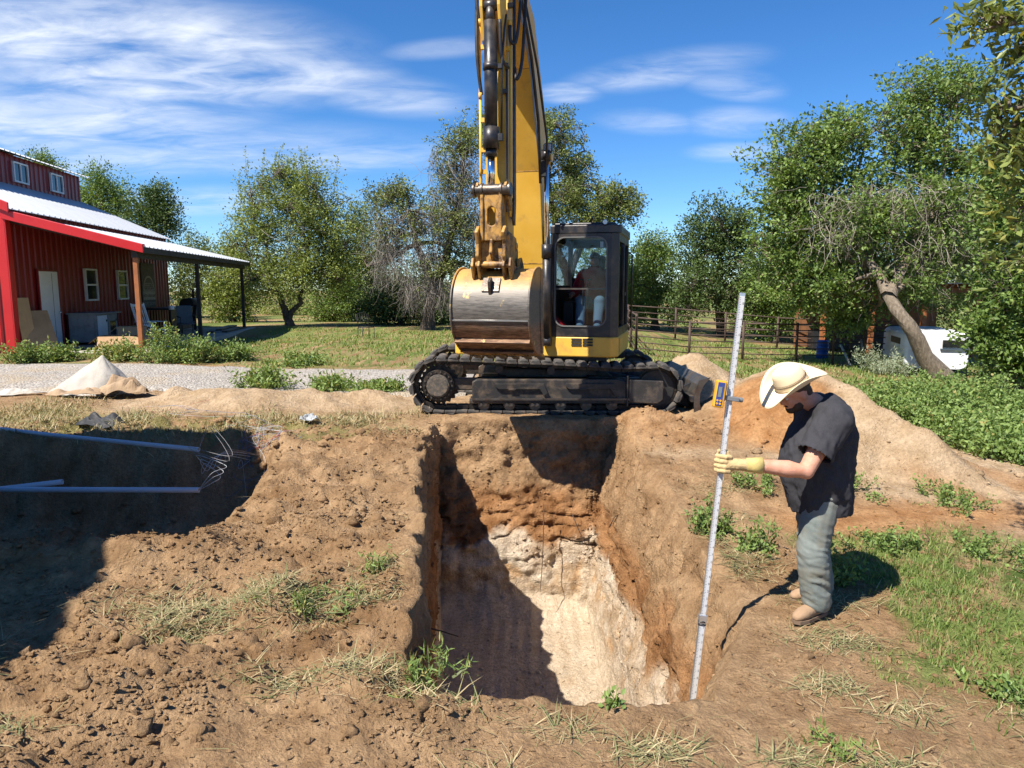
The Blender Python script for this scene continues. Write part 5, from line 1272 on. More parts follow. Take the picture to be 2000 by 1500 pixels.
# near live oak whose twigs hang into the upper right corner
def near_oak():
    rs = np.random.RandomState(5)
    base = (6.6, 4.4, gz(6.6, 4.4) - .05)
    tree('overhanging_oak', 'leafy oak twigs hanging into the upper right corner close to the camera', [([base, (6.5, 4.45, 2.0), (6.2, 4.6, 3.4), (5.6, 5.0, 4.6)], .24, .10), ([(6.3, 4.55, 3.0), (5.2, 4.9, 3.5), (4.0, 5.15, 3.7)], .10, .02)],
         [((3.30, 5.15, 4.12), (.20, .2, .09), .5), ((3.55, 5.1, 3.90), (.22, .25, .12), .8), ((3.42, 5.2, 3.55), (.22, .25, .10), .8), ((3.62, 5.2, 3.30), (.26, .25, .16), 1.1), ((3.72, 5.2, 2.95), (.16, .25, .20), .7), ((3.78, 5.2, 2.55), (.12, .25, .16), .4), ((4.3, 5.2, 3.6), (.5, .5, .7), 2.0), ((5.2, 5.1, 4.2), (.7, .7, .9), 2.2)], 77, FOL['near'], (.085, .030), 300, 17, .11, bark=M_BARKP, dry=.06, mean=.5)
near_oak()
# trees behind the barn
def backtree(px, py, d, rx, rz, seed, label, fol='elm', n=260):
    g = gp(px, d); tree('background_tree', label, [([g, pt(px, py + rz, d), pt(px + 5, py, d)], .2, .07)], [B(px, py, d, rx, rz, 1.5), B(px - rx * .55, py + rz * .4, d, rx * .6, rz * .7, .8), B(px + rx * .6, py + rz * .35, d, rx * .55, rz * .7, .8), B(px + rx * .1, py - rz * .6, d, rx * .5, rz * .5, .5)], seed, FOL[fol], (.12, .07), int(n * 1.45), 32, .27, group='trees behind the buildings', twigs=False)
backtree(195, 385, 40, 60, 50, 81, 'tree rising behind the barn roof past the raised windows', 'elm'); backtree(300, 415, 38, 46, 48, 82, 'dark tree right behind the far end of the barn roof', 'dark', 240); backtree(80, 330, 44, 40, 26, 83, 'treetop just showing over the raised barn roof', 'elm', 120)
backtree(385, 540, 42, 55, 70, 84, 'tree seen under the porch roof between the posts', 'oak', 280); backtree(455, 560, 36, 40, 80, 85, 'tall shrubby tree at the far porch corner', 'mesquite', 260)
backtree(700, 490, 40, 50, 90, 86, 'tree filling the gap between the mesquite and the vine tree', 'oak', 280); backtree(780, 590, 35, 80, 45, 87, 'low dark tree under the hanging vines', 'dark', 300); backtree(660, 590, 38, 50, 50, 88, 'low green tree behind the mesquite trunk', 'elm', 240)
backtree(990, 470, 42, 70, 110, 89, 'tree behind the boom and bucket', 'oak', 300); backtree(1180, 540, 44, 60, 70, 90, 'tree glimpsed beside and behind the cab', 'elm', 240); backtree(1520, 560, 32, 60, 90, 91, 'leafy tree between the dark oak and the leaning tree', 'elm', 360); backtree(1640, 540, 34, 80, 100, 92, 'tree in shade behind the corral shed', 'dark', 380); backtree(1800, 540, 33, 110, 110, 93, 'deep shaded tree behind the trailer', 'dark', 420); backtree(1950, 500, 30, 80, 150, 94, 'tree closing the view behind the right edge', 'dark', 380); backtree(560, 600, 48, 60, 50, 95, 'far low tree seen through the mesquite fork', 'mesquite', 160); backtree(720, 560, 44, 60, 60, 97, 'olive tree low in the gap left of the vine tree', 'oak', 220); backtree(1230, 570, 40, 45, 50, 98, 'low tree beyond the fence right beside the cab', 'elm', 220); backtree(1480, 590, 38, 60, 50, 99, 'low tree under the gap right of the dark oak', 'elm', 240); backtree(880, 600, 37, 45, 45, 96, 'dark bush behind the left side of the bucket', 'dark', 220)
# a far wood closing the horizon all round
def far_wood():
    rs = np.random.RandomState(99); C = []
    for _ in range(3300):
        a = rs.uniform(-3.14, 3.14); d = rs.uniform(52, 75); x, y = math.sin(a) * d, math.cos(a) * d
        h = 4.6 + 1.6 * math.sin(a * 9) + 1.2 * math.sin(a * 23 + 1); C.append((x, y, .3 + rs.rand() * h))
    C = np.array(C); D_ = np.tile(np.array([[0, 0, 1.0]]), (len(C), 1))
    V, F, T = leaf_cloud(rs, C, D_, .9, 11, .36, .24, .4, 0, .05, .45); np_mesh('distant_woods', V, F, FOL['dark'], None, tint=T, kind='stuff', label='distant line of trees along the horizon', category='woods')
far_wood()

def shrub(name, label, x, y, r, h, seed, fol='weed', leaf=(.07, .045), n=60, per=26, sp=.09, cat='shrub', group=None, dry=.08, mean=.5):
    rs = np.random.RandomState(seed); base = np.array((x, y, gz(x, y) - .02)); t = thing(name, label, cat, tuple(base), 0, group)
    C, paths = [], []
    ph = rs.rand(4) * 6.283; tall = rs.rand(7) * 6.283
    for k in range(n):
        a = rs.rand() * 6.283; q = r * rs.rand() ** .6 * (1 + .30 * math.sin(2 * a + ph[0]) + .22 * math.sin(5 * a + ph[1])); u_ = fbm(np.array([[x * 3 + q * math.cos(a) * 3.2 / r, y * 3 + q * math.sin(a) * 3.2 / r, seed]]), 2)[0]
        hh = h * np.clip(.55 + .55 * u_ + .35 * (rs.rand() - .4), .15, 1.25) * (1 - .35 * min(1, q / r) ** 2) * (1.35 if rs.rand() < .06 else 1); e = np.array([q * math.cos(a), q * math.sin(a), hh])
        e[2] += gz(x + e[0], y + e[1]) - base[2] - .02 if r > .6 else 0
        b0 = np.array([e[0] * .55, e[1] * .55, e[2] - hh]); pth = curve_to(b0, e, rs, 5, .12); paths.append((pth, np.linspace(.009, .003, 5)))
        for u in (1.0, .75, .5, .3): C.append(b0 + (e - b0) * u)
    C = np.array(C); V, F = tube_np(paths, 3); np_mesh('stems', V, F, paint('green_stem', (.10, .12, .04), .7) if 'green_stem' not in bpy.data.materials else bpy.data.materials['green_stem'], t, kind='stuff')
    V, F, T = leaf_cloud(rs, C, np.tile([[0, 0, .6]], (len(C), 1)), sp, per // 4, leaf[0], leaf[1], .6, 0, dry, mean); np_mesh('foliage', V, F, FOL[fol], t, tint=T, kind='stuff'); return t
W_ = 'weeds in front of the barn porch'
for k, (px, d, r, h, fol, lab) in enumerate([(45, 16.0, .55, .75, 'weed', 'green weeds at the foot of the bright red barn corner'), (118, 16.3, .5, .6, 'weed', 'low green weeds in front of the white barn door'), (235, 16.4, .55, .7, 'weed', 'yellowish weeds before the cardboard boxes'), (322, 16.2, .65, 1.0, 'weed', 'tallest green weed clump right of the cedar post'), (378, 16.3, .6, .75, 'weed', 'green weed clump between the cedar and dark porch posts'), (455, 17.0, .6, .55, 'weed', 'spreading weeds past the dark porch post'), (515, 13.0, .62, .62, 'weed', 'grey green weed clump growing at the edge of the gravel'), (640, 12.9, .5, .34, 'weed', 'low weeds along the right end of the gravel'), (740, 12.7, .5, .28, 'weed', 'sparse weeds next to the left track'), (590, 16.5, .7, .4, 'weed', 'low weed patch beyond the gravel')]):
    x = at(px, 650, d).x; shrub('weed_clump', lab, x, d, r * .85, h * .74, 200 + k, fol, (.085, .035), 70, 28, .10, 'weeds', W_, dry=.12 if k != 2 else .5, mean=.6 if k != 6 else .75)
for k, (x, y, r, h, lab) in enumerate([(7.0, 11.4, .8, .62, 'leafy green bush behind the top of the spoil heap'), (7.4, 10.3, 1.0, .62, 'leafy green bush at the right edge beyond the spoil heap'), (7.3, 12.4, 1.2, .8, 'broad green bush below the leaning trunk'), (6.7, 9.5, .7, .4, 'low creeping bush beside the lower end of the spoil heap'), (8.8, 13.6, 1.2, .9, 'tall green bush under the tree at the right edge'), (11.4, 16.2, 1.0, 1.1, 'dense bush at the foot of the dark tree'), (8.6, 11.6, 1.0, .75, 'rounded bush closing the right edge')]):
    shrub('bush', lab, x, y, r, h * .72, 300 + k, 'weed', (.060, .042), 190, 36, .13, 'bush', 'green bushes right of the spoil heap', dry=.04, mean=.55)
x_ = at(1735, 700, 20).x; shrub('sage_bush', 'pale grey green feathery bush in front of the trailer', x_, 20.0, .75, .85, 320, 'sage', (.10, .02), 110, 30, .12, 'bush', dry=.1, mean=.5)
for k, (x, y, r, h, n, lab) in enumerate([(1.78, 6.15, .28, .34, 34, 'leafy green weed left of the man beyond the rod'), (2.05, 5.75, .20, .25, 20, 'smaller leafy weed just behind the man\'s knees'), (2.55, 5.35, .28, .35, 26, 'weed in the man\'s shadow behind his legs'), (3.3, 6.0, .35, .20, 30, 'low leafy weed by the orange track'), (4.1, 5.9, .4, .18, 28, 'low leafy weeds right of the orange track'), (3.6, 7.6, .45, .2, 30, 'low weeds at the foot of the spoil heap'), (4.6, 7.3, .5, .22, 34, 'low weeds at the lower right of the spoil heap'), (2.6, 7.4, .3, .18, 18, 'small weeds right behind the man\'s back'), (2.75, 3.75, .22, .12, 16, 'wilted leafy weed in the right foreground'), (.52, 3.36, .06, .06, 3, 'broad leafed sprig on the near rim of the pit')]):
    shrub('leafy_weed', lab, x, y, r, h, 400 + k, 'weed', (.040, .022) if k < 9 else (.045, .022), n, 28, .035, 'weed', None, dry=.04, mean=.5)

for k, (x, y, r, h, n, lab) in enumerate([(-.42, 3.50, .26, .09, 12, 'sprawling green weed hanging over the near left corner of the pit'), (-.95, 4.85, .14, .16, 6, 'grassy weed bending over the left rim of the pit'), (-1.35, 4.3, .34, .10, 18, 'flattened green weed on the turned soil left of the pit'), (-2.95, 3.45, .20, .16, 9, 'green weed at the left edge of the foreground'), (1.55, 3.15, .22, .07, 9, 'small green sprigs in the right foreground soil')]):
    shrub('trailing_weed', lab, x, y, r, h, 500 + k, 'weed', (.055, .010), n, 24, .03, 'weed', None, dry=.2, mean=.6)
# ================================================================ things on the porch
def porch(x, y, z=.04): return barn_pt(x, y, z)
def boxes(name, label, cat, loc, rz, pieces, group=None):
    t = thing(name, label, cat, loc, rz, group)
    for nm, mat, bev, fn in pieces:
        mb = MB(); fn(mb); mb.build(nm, mat, t, bev)
    return t
M_GREYW = paint('weathered_grey_paint', (.27, .285, .285), .7, 0, (.16, .14, .11), .6, 5, .15, .2)
def _cab_body(m): m.bbox((0, 0, .08), (.75, 1.45, .88)); m.bbox((.02, .02, 0), (.1, .1, .08)); m.bbox((.65, .02, 0), (.73, .1, .08)); m.bbox((.02, 1.35, 0), (.1, 1.43, .08)); m.bbox((.65, 1.35, 0), (.73, 1.43, .08))
hut = boxes('wooden_cabinet', 'grey painted wooden cabinet standing by the barn door', 'cabinet', porch(.15, 2.55), BA, [
    ('body', M_GREYW, .006, _cab_body), ('top', M_GREYW, .008, lambda m: m.bbox((-.04, -.05, .882), (.85, 1.55, .92))),
    ('side_panel', M_GREYW, .004, lambda m: m.bbox((.06, -.012, .18), (.69, 0, .78)))])
for k, y in enumerate((.06, .75)):
    d = MB(); d.bbox((.752, y, .12), (.772, y + .62, .84)); dd = d.build('cabinet_door', M_WHITE if k == 0 else M_GREYW, hut, .004)
    if k: q = MB(); q.bbox((.773, y + .12, .2), (.777, y + .5, .66)); q.build('door_pane', M_WGL, dd)
    h_ = MB(); h_.box((.785, y + .54, .68), (.025, .02, .06)); h_.build('latch', M_DARKW, dd)
M_PLY = paint('plywood', (.36, .235, .125), .75, 0, (.24, .14, .07), .5, 2.5, .15, .1)
def leaning(name, label, cat, x, y, w, h, lean, mat, th=.018, rz=0):
    m = MB(); m.bbox((-w/2, -th/2, 0), (w/2, th/2, h))
    o = m.build(name, mat, None, .002, label=label, category=cat); o.location = porch(x, y); o.rotation_euler = (lean, 0, BA + rz); return o
leaning('plywood_sheet', 'large bare plywood sheet leaning against the barn wall near the corner', 'board', .50, .45, .75, 1.15, R(-24), M_PLY, rz=R(55))
leaning('wood_offcut', 'small square board propped behind the plywood sheet', 'board', .22, .30, .40, 1.4, R(-7), paint('yellow_board', (.40, .27, .14), .75), rz=R(70))
# rocking chair
def rocker():
    t = thing('rocking_chair', 'white wooden rocking chair standing behind the cedar porch post', 'chair', porch(2.15, 3.3), BA + R(70))
    B = lambda mb, n: mb.build(n, M_WHITE, t, .004)
    for s in (-.26, .26):
        m = MB(); m.tube([(s, -.42, .10), (s, -.2, .04), (s, .1, .02), (s, .45, .09)], .022, 6); B(m, 'rocker')
        m = MB(); m.tube([(s, -.22, .04), (s, -.20, .62)], .022, 6); B(m, 'leg')
        m = MB(); m.tube([(s, .26, .05), (s, .26, .40), (s, .48, 1.18)], .022, 6); B(m, 'back_post')
        m = MB(); m.bbox((s - .04, -.30, .62), (s + .04, .36, .645)); B(m, 'armrest')
        m = MB(); m.tube([(s, -.2, .22), (s, .26, .22)], .014, 6); B(m, 'stretcher')
    for k in range(7): m = MB(); m.bbox((-.26, -.22 + k * .072, .38), (.26, -.165 + k * .072, .40)); B(m, 'seat_slat')
    for z, y in ((1.12, .465), (.5, .295)): m = MB(); m.box((0, y, z), (.52, .025, .07), rot=(R(-15), 0, 0)); B(m, 'back_rail')
    for k in range(6): m = MB(); m.tube([(-.2 + k * .08, .30, .52), (-.2 + k * .08, .46, 1.12)], .018, 4); B(m, 'back_slat')
rocker()
M_CARD = paint('cardboard', (.40, .245, .125), .8, 0, None, 0, 4, .1)
def carton(x, y, sx, sy, sz, rz, label, flaps=True):
    t = thing('cardboard_box', label, 'box', porch(x, y), BA + rz, None)
    m = MB(); m.bbox((0, 0, 0), (sx, .008, sz)); m.bbox((0, sy - .008, 0), (sx, sy, sz)); m.bbox((0, .008, 0), (.008, sy - .008, sz)); m.bbox((sx - .008, .008, 0), (sx, sy - .008, sz)); m.bbox((.008, .008, 0), (sx - .008, sy - .008, .008)); m.build('box_body', M_CARD, t)
    if flaps:
        for k, (px, py, a, ax) in enumerate(((0, 0, 55, 0), (0, sy, -35, 0), (0, 0, -40, 1), (sx, 0, 60, 1))):
            m = MB()
            if ax == 0: m.box((sx / 2, (-.14 if py == 0 else .14), 0), (sx * .96, .28, .006))
            else: m.box(((-.14 if px == 0 else .14), sy / 2, 0), (.28, sy * .96, .006))
            o = m.build('flap', M_CARD, t); o.location = (px, py, sz + .004); o.rotation_euler = ((R(a), 0, 0) if ax == 0 else (0, R(a), 0))
carton(1.55, .95, 1.1, .8, .34, R(8), 'open cardboard box with raised flaps below the grey cabinet')
carton(1.75, 1.75, .75, .6, .55, R(20), 'taller cardboard box crowded against the cedar porch post')
# dark table, smoker and chairs further down the porch
M_NEAR = paint('near_black', (.016, .017, .019), .5); M_SLATE = paint('slate_plastic', (.06, .085, .105), .5)
boxes('patio_table', 'long dark table against the wall far down the porch', 'table', porch(.5, 7.2), BA, [('tabletop', M_NEAR, .01, lambda m: m.bbox((0, 0, .86), (.95, 3.0, .92)))] + [('leg', M_NEAR, .004, (lambda a, b: (lambda m: m.bbox((a, b, 0), (a + .08, b + .08, .86))))(a, b)) for a in (.03, .84) for b in (.05, 2.85)] + [('side_board', M_NEAR, .004, lambda m: m.bbox((.85, .2, .10), (.88, 2.8, .84)))])
boxes('smoker_grill', 'black barrel smoker grill standing beyond the dark table', 'grill', porch(.7, 10.6), BA, [('barrel', M_NEAR, 0, lambda m: m.cyl((.3, -.2, .95), (.3, .9, .95), .28, 18)), ('chimney', M_NEAR, 0, lambda m: m.cyl((.3, .75, 1.2), (.3, .75, 1.55), .05, 10))] + [('leg', M_NEAR, 0, (lambda a, b: (lambda m: m.tube([(a, b, 0), (a, b, .75)], .02, 6)))(a, b)) for a in (.1, .5) for b in (-.05, .75)])
def patio_chair(x, y, rz, label):
    t = thing('patio_chair', label, 'chair', porch(x, y), BA + rz, 'dark patio chairs on the porch')
    m = MB(); m.bbox((-.25, -.24, .42), (.25, .24, .45)); m.build('seat', M_SLATE, t, .01)
    m = MB(); m.box((0, .27, .75), (.48, .03, .60), rot=(R(-10), 0, 0)); m.build('backrest', M_SLATE, t, .01)
    for sx in (-.24, .24):
        for sy in (-.22, .24): m = MB(); m.tube([(sx, sy, 0), (sx, sy, .44 if sy > 0 else .66)], .015, 6); m.build('leg', M_NEAR, t)
        m = MB(); m.tube([(sx, -.22, .66), (sx, .30, .68)], .018, 6); m.build('armrest', M_NEAR, t)
patio_chair(2.35, 5.9, R(30), 'dark patio chair nearest the second porch post'); patio_chair(1.9, 7.4, R(-60), 'dark patio chair pulled up to the dark table'); 
# hanging planter-like white lantern on the chair back
boxes('wire_lantern', 'small white wire lantern hanging beside the dark patio chair', 'lantern', porch(2.2, 4.95, .98), BA, [('cup', M_WHITE, 0, lambda m: m.cyl((0, 0, 0), (0, 0, .13), .085, 12)), ('wire', M_WHITE, 0, lambda m: (m.tube([(-.08, 0, .12), (0, 0, .42)], .008, 5), m.tube([(.08, 0, .12), (0, 0, .42)], .008, 5), m.tube([(-.1, 0, .3), (.1, 0, .3)], .008, 5))), ('hanger', M_NEAR, 0, lambda m: m.tube([(0, 0, .42), (0, 0, 1.72)], .004, 4))])
for k in range(5):
    m = MB(); m.bbox((0, 0, 0), (.20, 3.2, .05)); o = m.build('lumber_board', M_GREYW if k % 2 else M_NEAR, None, .004, label=['dark bottom board of the lumber stack at the far end of the porch', 'grey bottom board of the lumber stack past the porch', 'dark bottom board farthest out in the lumber stack', 'grey top board of the lumber stack at the far end of the porch', 'dark top board of the lumber stack at the far porch end'][k], category='board', group='lumber stack past the porch'); o.location = porch(2.4 + .24 * (k % 3), 7.9 + .1 * k, .045 + .055 * (k // 3)); o.rotation_euler = (0, 0, BA + R(2 * k - 4))

# ================================================================ canvas heap and papers by the drive
def cloth_material(name, c, d): 
    t = NT(name); t.set(Base_Color=t.mix(t.ramp(t.noise(3, 6), .35, .68), c, d), Roughness=.85, Normal=t.bump(t.noise(25, 5), .35, .02)); return t.m
M_CANVAS = cloth_material('grey_canvas', (.42, .395, .35), (.33, .305, .26)); M_PAPER = cloth_material('brown_paper', (.38, .27, .17), (.28, .19, .11))
def fold_n(a, t): return float(fbm(np.array([[2.2 * math.cos(a), 2.2 * math.sin(a), 2.5 * t]]), 3)[0]) * t
def tarp():
    c = on(-7.2, 12.2); n, rows = 72, 22; rings = []
    r_ = np.random.RandomState(3)
    for i in range(rows):
        t = i / (rows - 1); ring = []
        for k in range(n):
            a = 2 * math.pi * k / n
            fold = .16 * max(0, math.cos(a + .9)) ** 10 + .10 * max(0, math.cos(a - 2.4)) ** 8 - .13 * max(0, math.cos(a + .35)) ** 6 - .06 * max(0, math.cos(a - 1.5)) ** 6
            rr = (.02 + .98 * t ** 1.05) * (1 + fold * (.3 + t) + .025 * math.sin(7 * a + 5 * t) * t)
            z = .74 * (1 - t ** .95) + .02 * math.sin(9 * a + 8 * t) * t
            ring.append(Vector((rr * math.cos(a) * .80 + .20 * (1 - t), rr * math.sin(a) * .55, z * .86 + .09 * fold_n(a, t))))
        rings.append(ring)
    m = MB(); m.loft(rings, True, True); me = m.mesh('canvas_heap'); o = obj('canvas_heap', me, M_CANVAS, label='grey canvas tarp draped into a cone at the edge of the gravel drive', category='tarp')
    o.location = c + Vector((0, 0, -.04))
tarp()
def crumple(name, label, loc, sx, sy, h, mat, seed, rz=0):
    n = 26; u, v = np.meshgrid(np.linspace(-1, 1, n), np.linspace(-1, 1, n)); r_ = np.random.RandomState(seed)
    f = np.abs(fbm2(u + seed * 3.1, v, .9, 2, .35, seed)) ; f2 = np.abs(fbm2(u, v + seed, 1.9, 2, .4, seed + 1.5))
    edge = 1 + .22 * fbm2(np.arctan2(v, u), u * 0, 1.5, 2, .5, seed)
    z = h * (.25 + 1.6 * f + .8 * f2) * np.clip(1.15 - np.maximum(np.abs(u), np.abs(v)), 0, 1) ** .5 + .015
    V = np.stack([u * sx * edge, v * sy * edge, z], -1).reshape(-1, 3); ii = np.arange(n * n).reshape(n, n)
    o = np_mesh(name, V, np.stack([ii[:-1, :-1], ii[:-1, 1:], ii[1:, 1:], ii[1:, :-1]], -1).reshape(-1, 4), mat, label=label, category='paper' if 'paper' in name else 'scrap')
    o.location = loc; o.rotation_euler = (0, 0, rz); sd = o.modifiers.new('t', 'SOLIDIFY'); sd.thickness = .006; return o
crumple('brown_paper', 'crumpled brown paper bunched at the right foot of the canvas tarp', on(-6.45, 11.7, .02), .42, .24, .24, M_PAPER, 2, .2)
crumple('brown_paper', 'flattened brown paper spread in front of the canvas tarp', on(-7.05, 11.45, .01), .5, .16, .10, M_PAPER, 5, -.1)
crumple('paper_scraps', 'torn pale paper scraps left of the canvas tarp', on(-8.05, 11.6, .01), .28, .12, .07, cloth_material('pale_paper', (.55, .54, .50), (.36, .31, .25)), 7, .3)
crumple('black_plastic', 'black plastic sheet scrap on the grass above the trench', on(-5.35, 9.15, .03), .32, .14, .13, paint('black_plastic', (.02, .021, .024), .65, bump=.05), 9, -.35)
crumple('white_plastic', 'clear crumpled plastic scrap lying past the trench wires', on(-2.75, 9.6, .02), .11, .07, .10, paint('pale_plastic', (.34, .36, .37), .3), 4, 0)

# ================================================================ pipes and wires in the trench
M_PVC = paint('grey_pvc', (.42, .45, .50), .4, var=.05, bump=0)
def pipe(a, b, r, label):
    m = MB(); a, b = Vector(a), Vector(b); d = (b - a).normalized(); n = 18; x = d.cross(Vector((0, 0, 1))).normalized(); y = x.cross(d)
    def ring(p, q): return [p + (x * math.cos(2*math.pi*k/n) + y * math.sin(2*math.pi*k/n)) * q for k in range(n)]
    mid = a.lerp(b, .5) - Vector((0, 0, .02))
    m.loft([ring(a, r * .8), ring(a, r), ring(mid, r), ring(b, r), ring(b, r * .82), ring(b - d * .15, r * .82)], False, True)
    return m.build('conduit_pipe', M_PVC, None, label=label, category='pipe', group='conduit pipes over the trench')
p1 = pipe(at(-160, 818, 9.3), at(388, 878, 7.9), .026, 'grey conduit pipe slanting over the far edge of the trench')
p2 = pipe(at(-320, 948, 7.1), at(389, 957, 7.0), .027, 'longest grey conduit pipe running level across the shaded trench')
p3 = pipe(at(-320, 985, 6.9), at(122, 941, 7.15), .027, 'short grey conduit pipe crossing the level pipe at its far end')
wr = np.random.RandomState(8)
M_WIRES = [paint('wire_' + n, c, .5) for n, c in (('white', (.46, .46, .46)), ('red', (.34, .08, .06)), ('blue', (.10, .13, .26)), ('grey', (.22, .21, .21)))]
WB = thing('wire_bundle', 'tangle of thin coloured wires spilling over the trench edge', 'wires', on(-3.35, 8.6))
wo_ = WB.location
def wire(pts, k, r=.0024):
    P_ = [Vector(p) - wo_ for p in pts]; sm_ = []
    for i in range(len(P_) - 1):
        q0, q1, q2, q3 = P_[max(i-1, 0)], P_[i], P_[i+1], P_[min(i+2, len(P_)-1)]
        for j in range(6): t = j / 6; sm_.append(.5 * ((2*q1) + (q2-q0)*t + (2*q0-5*q1+4*q2-q3)*t*t + (-q0+3*q1-3*q2+q3)*t**3))
    sm_.append(P_[-1]); m = MB(); m.tube(sm_, r, 5); m.build('wire', M_WIRES[k % 4], WB)
for k in range(11):                                   # tangle on the bank
    c = np.array([-3.2, 8.72]); pts = []
    for j in range(7):
        q = c + wr.normal(size=2) * (.20, .12) + np.array([.02 * j, .0]); pts.append((q[0], q[1], gz(q[0], q[1]) + .03 + .05 * wr.rand()))
    wire(pts, k)
for k in range(5):                                    # loops hanging into the trench from the pipe ends
    e = at(388, 957, 7.0) if k < 3 else at(388, 878, 7.9); w0 = wr.normal(size=3) * .03
    wire([e, e + Vector((.12, .05, .06 + .05 * k)), at(430 + 6 * k, 930 - 10 * k, 7.3), at(400 - 8 * k, 905 - 8 * k, 7.5), at(395 + 10 * k, 925 - 5 * k, 7.6), at(425 + 5 * k, 890 - 3 * k, 7.9), (-3.22 + .03 * k, 8.62, gz(-3.22 + .03 * k, 8.62) + .04)], 0 if k < 3 else 3)
for k in range(4):                                    # strands trailing over the grass behind
    pts = []
    for j in range(8):
        q = (-3.3 - .25 * j + wr.normal() * .25, 9.0 + .22 * j + wr.normal() * .18); pts.append((q[0], q[1], gz(*q) + .05 + .06 * wr.rand()))
    wire(pts, k, .0018)

# ================================================================ roots in the pit wall
M_ROOT = paint('dark_root', (.06, .035, .022), .8)
for k, pts in enumerate([[(1118, 1005, 9.2), (1128, 1030, 9.15), (1140, 1055, 9.1), (1152, 1075, 9.05)], [(1062, 985, 9.3), (1061, 1060, 9.12), (1058, 1120, 9.0), (1055, 1155, 8.9)], [(1190, 1030, 8.6), (1200, 1010, 8.6), (1215, 1000, 8.6)], [(825, 1224, 5.4), (860, 1232, 5.45), (895, 1243, 5.5)]]):
    m = MB(); m.tube([at(*p) for p in pts], [.007, .006, .005, .003][:len(pts)], 6); m.build('root', M_ROOT if k < 3 else M_STRAWR if False else M_ROOT, None, label=['dark root hanging loose on the right of the pit wall', 'long thin root hanging straight down the far pit wall', 'short root curling from the right pit wall', 'pale stick poking out of the shaded left pit wall'][k], category='root')

# ================================================================ pipe fence, shed, barrel, trailer
M_RUST = paint('rusty_pipe', (.075, .050, .040), .75, .2, (.13, .080, .055), .6, 8, .3)
def fence_run(a, b, n, rails, h, label, d0=0.0):
    a, b = Vector(a), Vector(b)
    t = thing('pipe_fence', label, 'fence', (a.x, a.y, gz(a.x, a.y)), 0, 'rusty pipe fences'); o0 = t.location
    P_ = [Vector((a.x + (b.x - a.x) * k / n, a.y + (b.y - a.y) * k / n, 0)) for k in range(n + 1)]
    for p in P_: p.z = gz(p.x, p.y)
    for p in P_:
        m = MB(); m.cyl(p - o0 + Vector((0, 0, -.1)), p - o0 + Vector((0, 0, h)), .042, 10); m.build('fence_post', M_RUST, t)
    for p, q in zip(P_[:-1], P_[1:]):
        for r_ in range(rails):
            z = .22 + (h - .27) * r_ / (rails - 1); m = MB(); m.cyl(p - o0 + Vector((0, 0, z)), q - o0 + Vector((0, 0, z)), .019 if r_ < rails - 1 else .028, 6); m.build('rail', M_RUST, t)
fence_run((3.9, 22.5), (12.2, 22.2), 5, 6, 1.22, 'near pipe fence along the far edge of the meadow')
fence_run((5.0, 31.0), (14.5, 27.5), 5, 5, 1.3, 'second pipe fence further back across the corral')
fence_run((3.9, 22.5), (4.6, 30.8), 4, 5, 1.3, 'pipe fence running back beside the excavator cab')
gt = thing('arched_gate', 'rusty pipe gate with a rounded arch beside the white trailer', 'gate', on(10.15, 21.6)); 
for nm, pts, r_ in (('arch', [(-.45, 0, 0), (-.45, 0, 1.75), (-.38, 0, 1.9), (-.2, 0, 1.97), (.25, 0, 1.97), (.42, 0, 1.9), (.48, 0, 1.75), (.48, 0, 0)], .035), ('rail', [(-.45, 0, .4), (.48, 0, .4)], .02), ('rail', [(-.45, 0, .8), (.48, 0, .8)], .02), ('rail', [(-.45, 0, 1.2), (.48, 0, 1.2)], .02)):
    m = MB(); m.tube(pts, r_, 8); m.build(nm, M_RUST, gt)
M_SHEDW = paint('reddish_shed_wood', (.20, .085, .034), .75, 0, (.12, .05, .025), .5, 3, .25, .3)
SH = thing('corral_shed', 'open fronted wooden shed in the corral under the big tree', 'shed', (11.2, 26.0, gz(11.5, 26.5)), R(-4))
for k in range(22):
    m = MB(); m.bbox((k * .25, 3.0, .05), (k * .25 + .24, 3.03 + .008 * (k % 2), 2.2)); m.build('wall_plank', M_SHEDW, SH, .003)
for x in (0, 1.7, 3.5, 5.3): m = MB(); m.bbox((x, 0, -.1), (x + .16, .16, 2.25)); m.build('post', M_CEDAR, SH, .006)
m = MB(); m.bbox((-.2, -.05, 2.25), (5.7, .10, 2.42)); m.build('beam', M_SHEDW, SH)
for k in range(9): m = MB(); m.bbox((.05 + k * .66, -.35, 2.42), (.11 + k * .66, 3.2, 2.56)); m.build('rafter', M_CEDAR, SH)
m = MB(); m.bbox((-.3, -.45, 2.565), (5.8, 3.3, 2.60)); m.build('roof', M_GREYW, SH)
m = MB(); m.bbox((.5, 2.2, .05), (5.2, 2.9, .75)); m.build('feed_trough', M_NEAR, SH)
M_BLUE = paint('blue_plastic', (.012, .075, .30), .4)
brl = thing('blue_barrel', 'blue plastic barrel standing behind the pipe fence', 'barrel', on(10.05 * .98, 23.6)); brl.location = on((1608-1000)/1400*23.4, 23.4)
m = MB(); R_ = [(.0, .24), (.04, .28), (.28, .29), (.30, .275), (.33, .29), (.58, .29), (.60, .275), (.63, .29), (.86, .28), (.90, .25)]
m.loft([[(r_ * math.cos(2*math.pi*k/20), r_ * math.sin(2*math.pi*k/20), z) for k in range(20)] for z, r_ in R_]); brl.scale = (.66, .66, .66); m.build('barrel_body', M_BLUE, brl)
m = MB(); m.cyl((.12, 0, .90), (.12, 0, .93), .04, 10); m.build('bung', M_NEAR, brl)
M_PALEW = paint('pale_pole', (.46, .42, .35), .8)
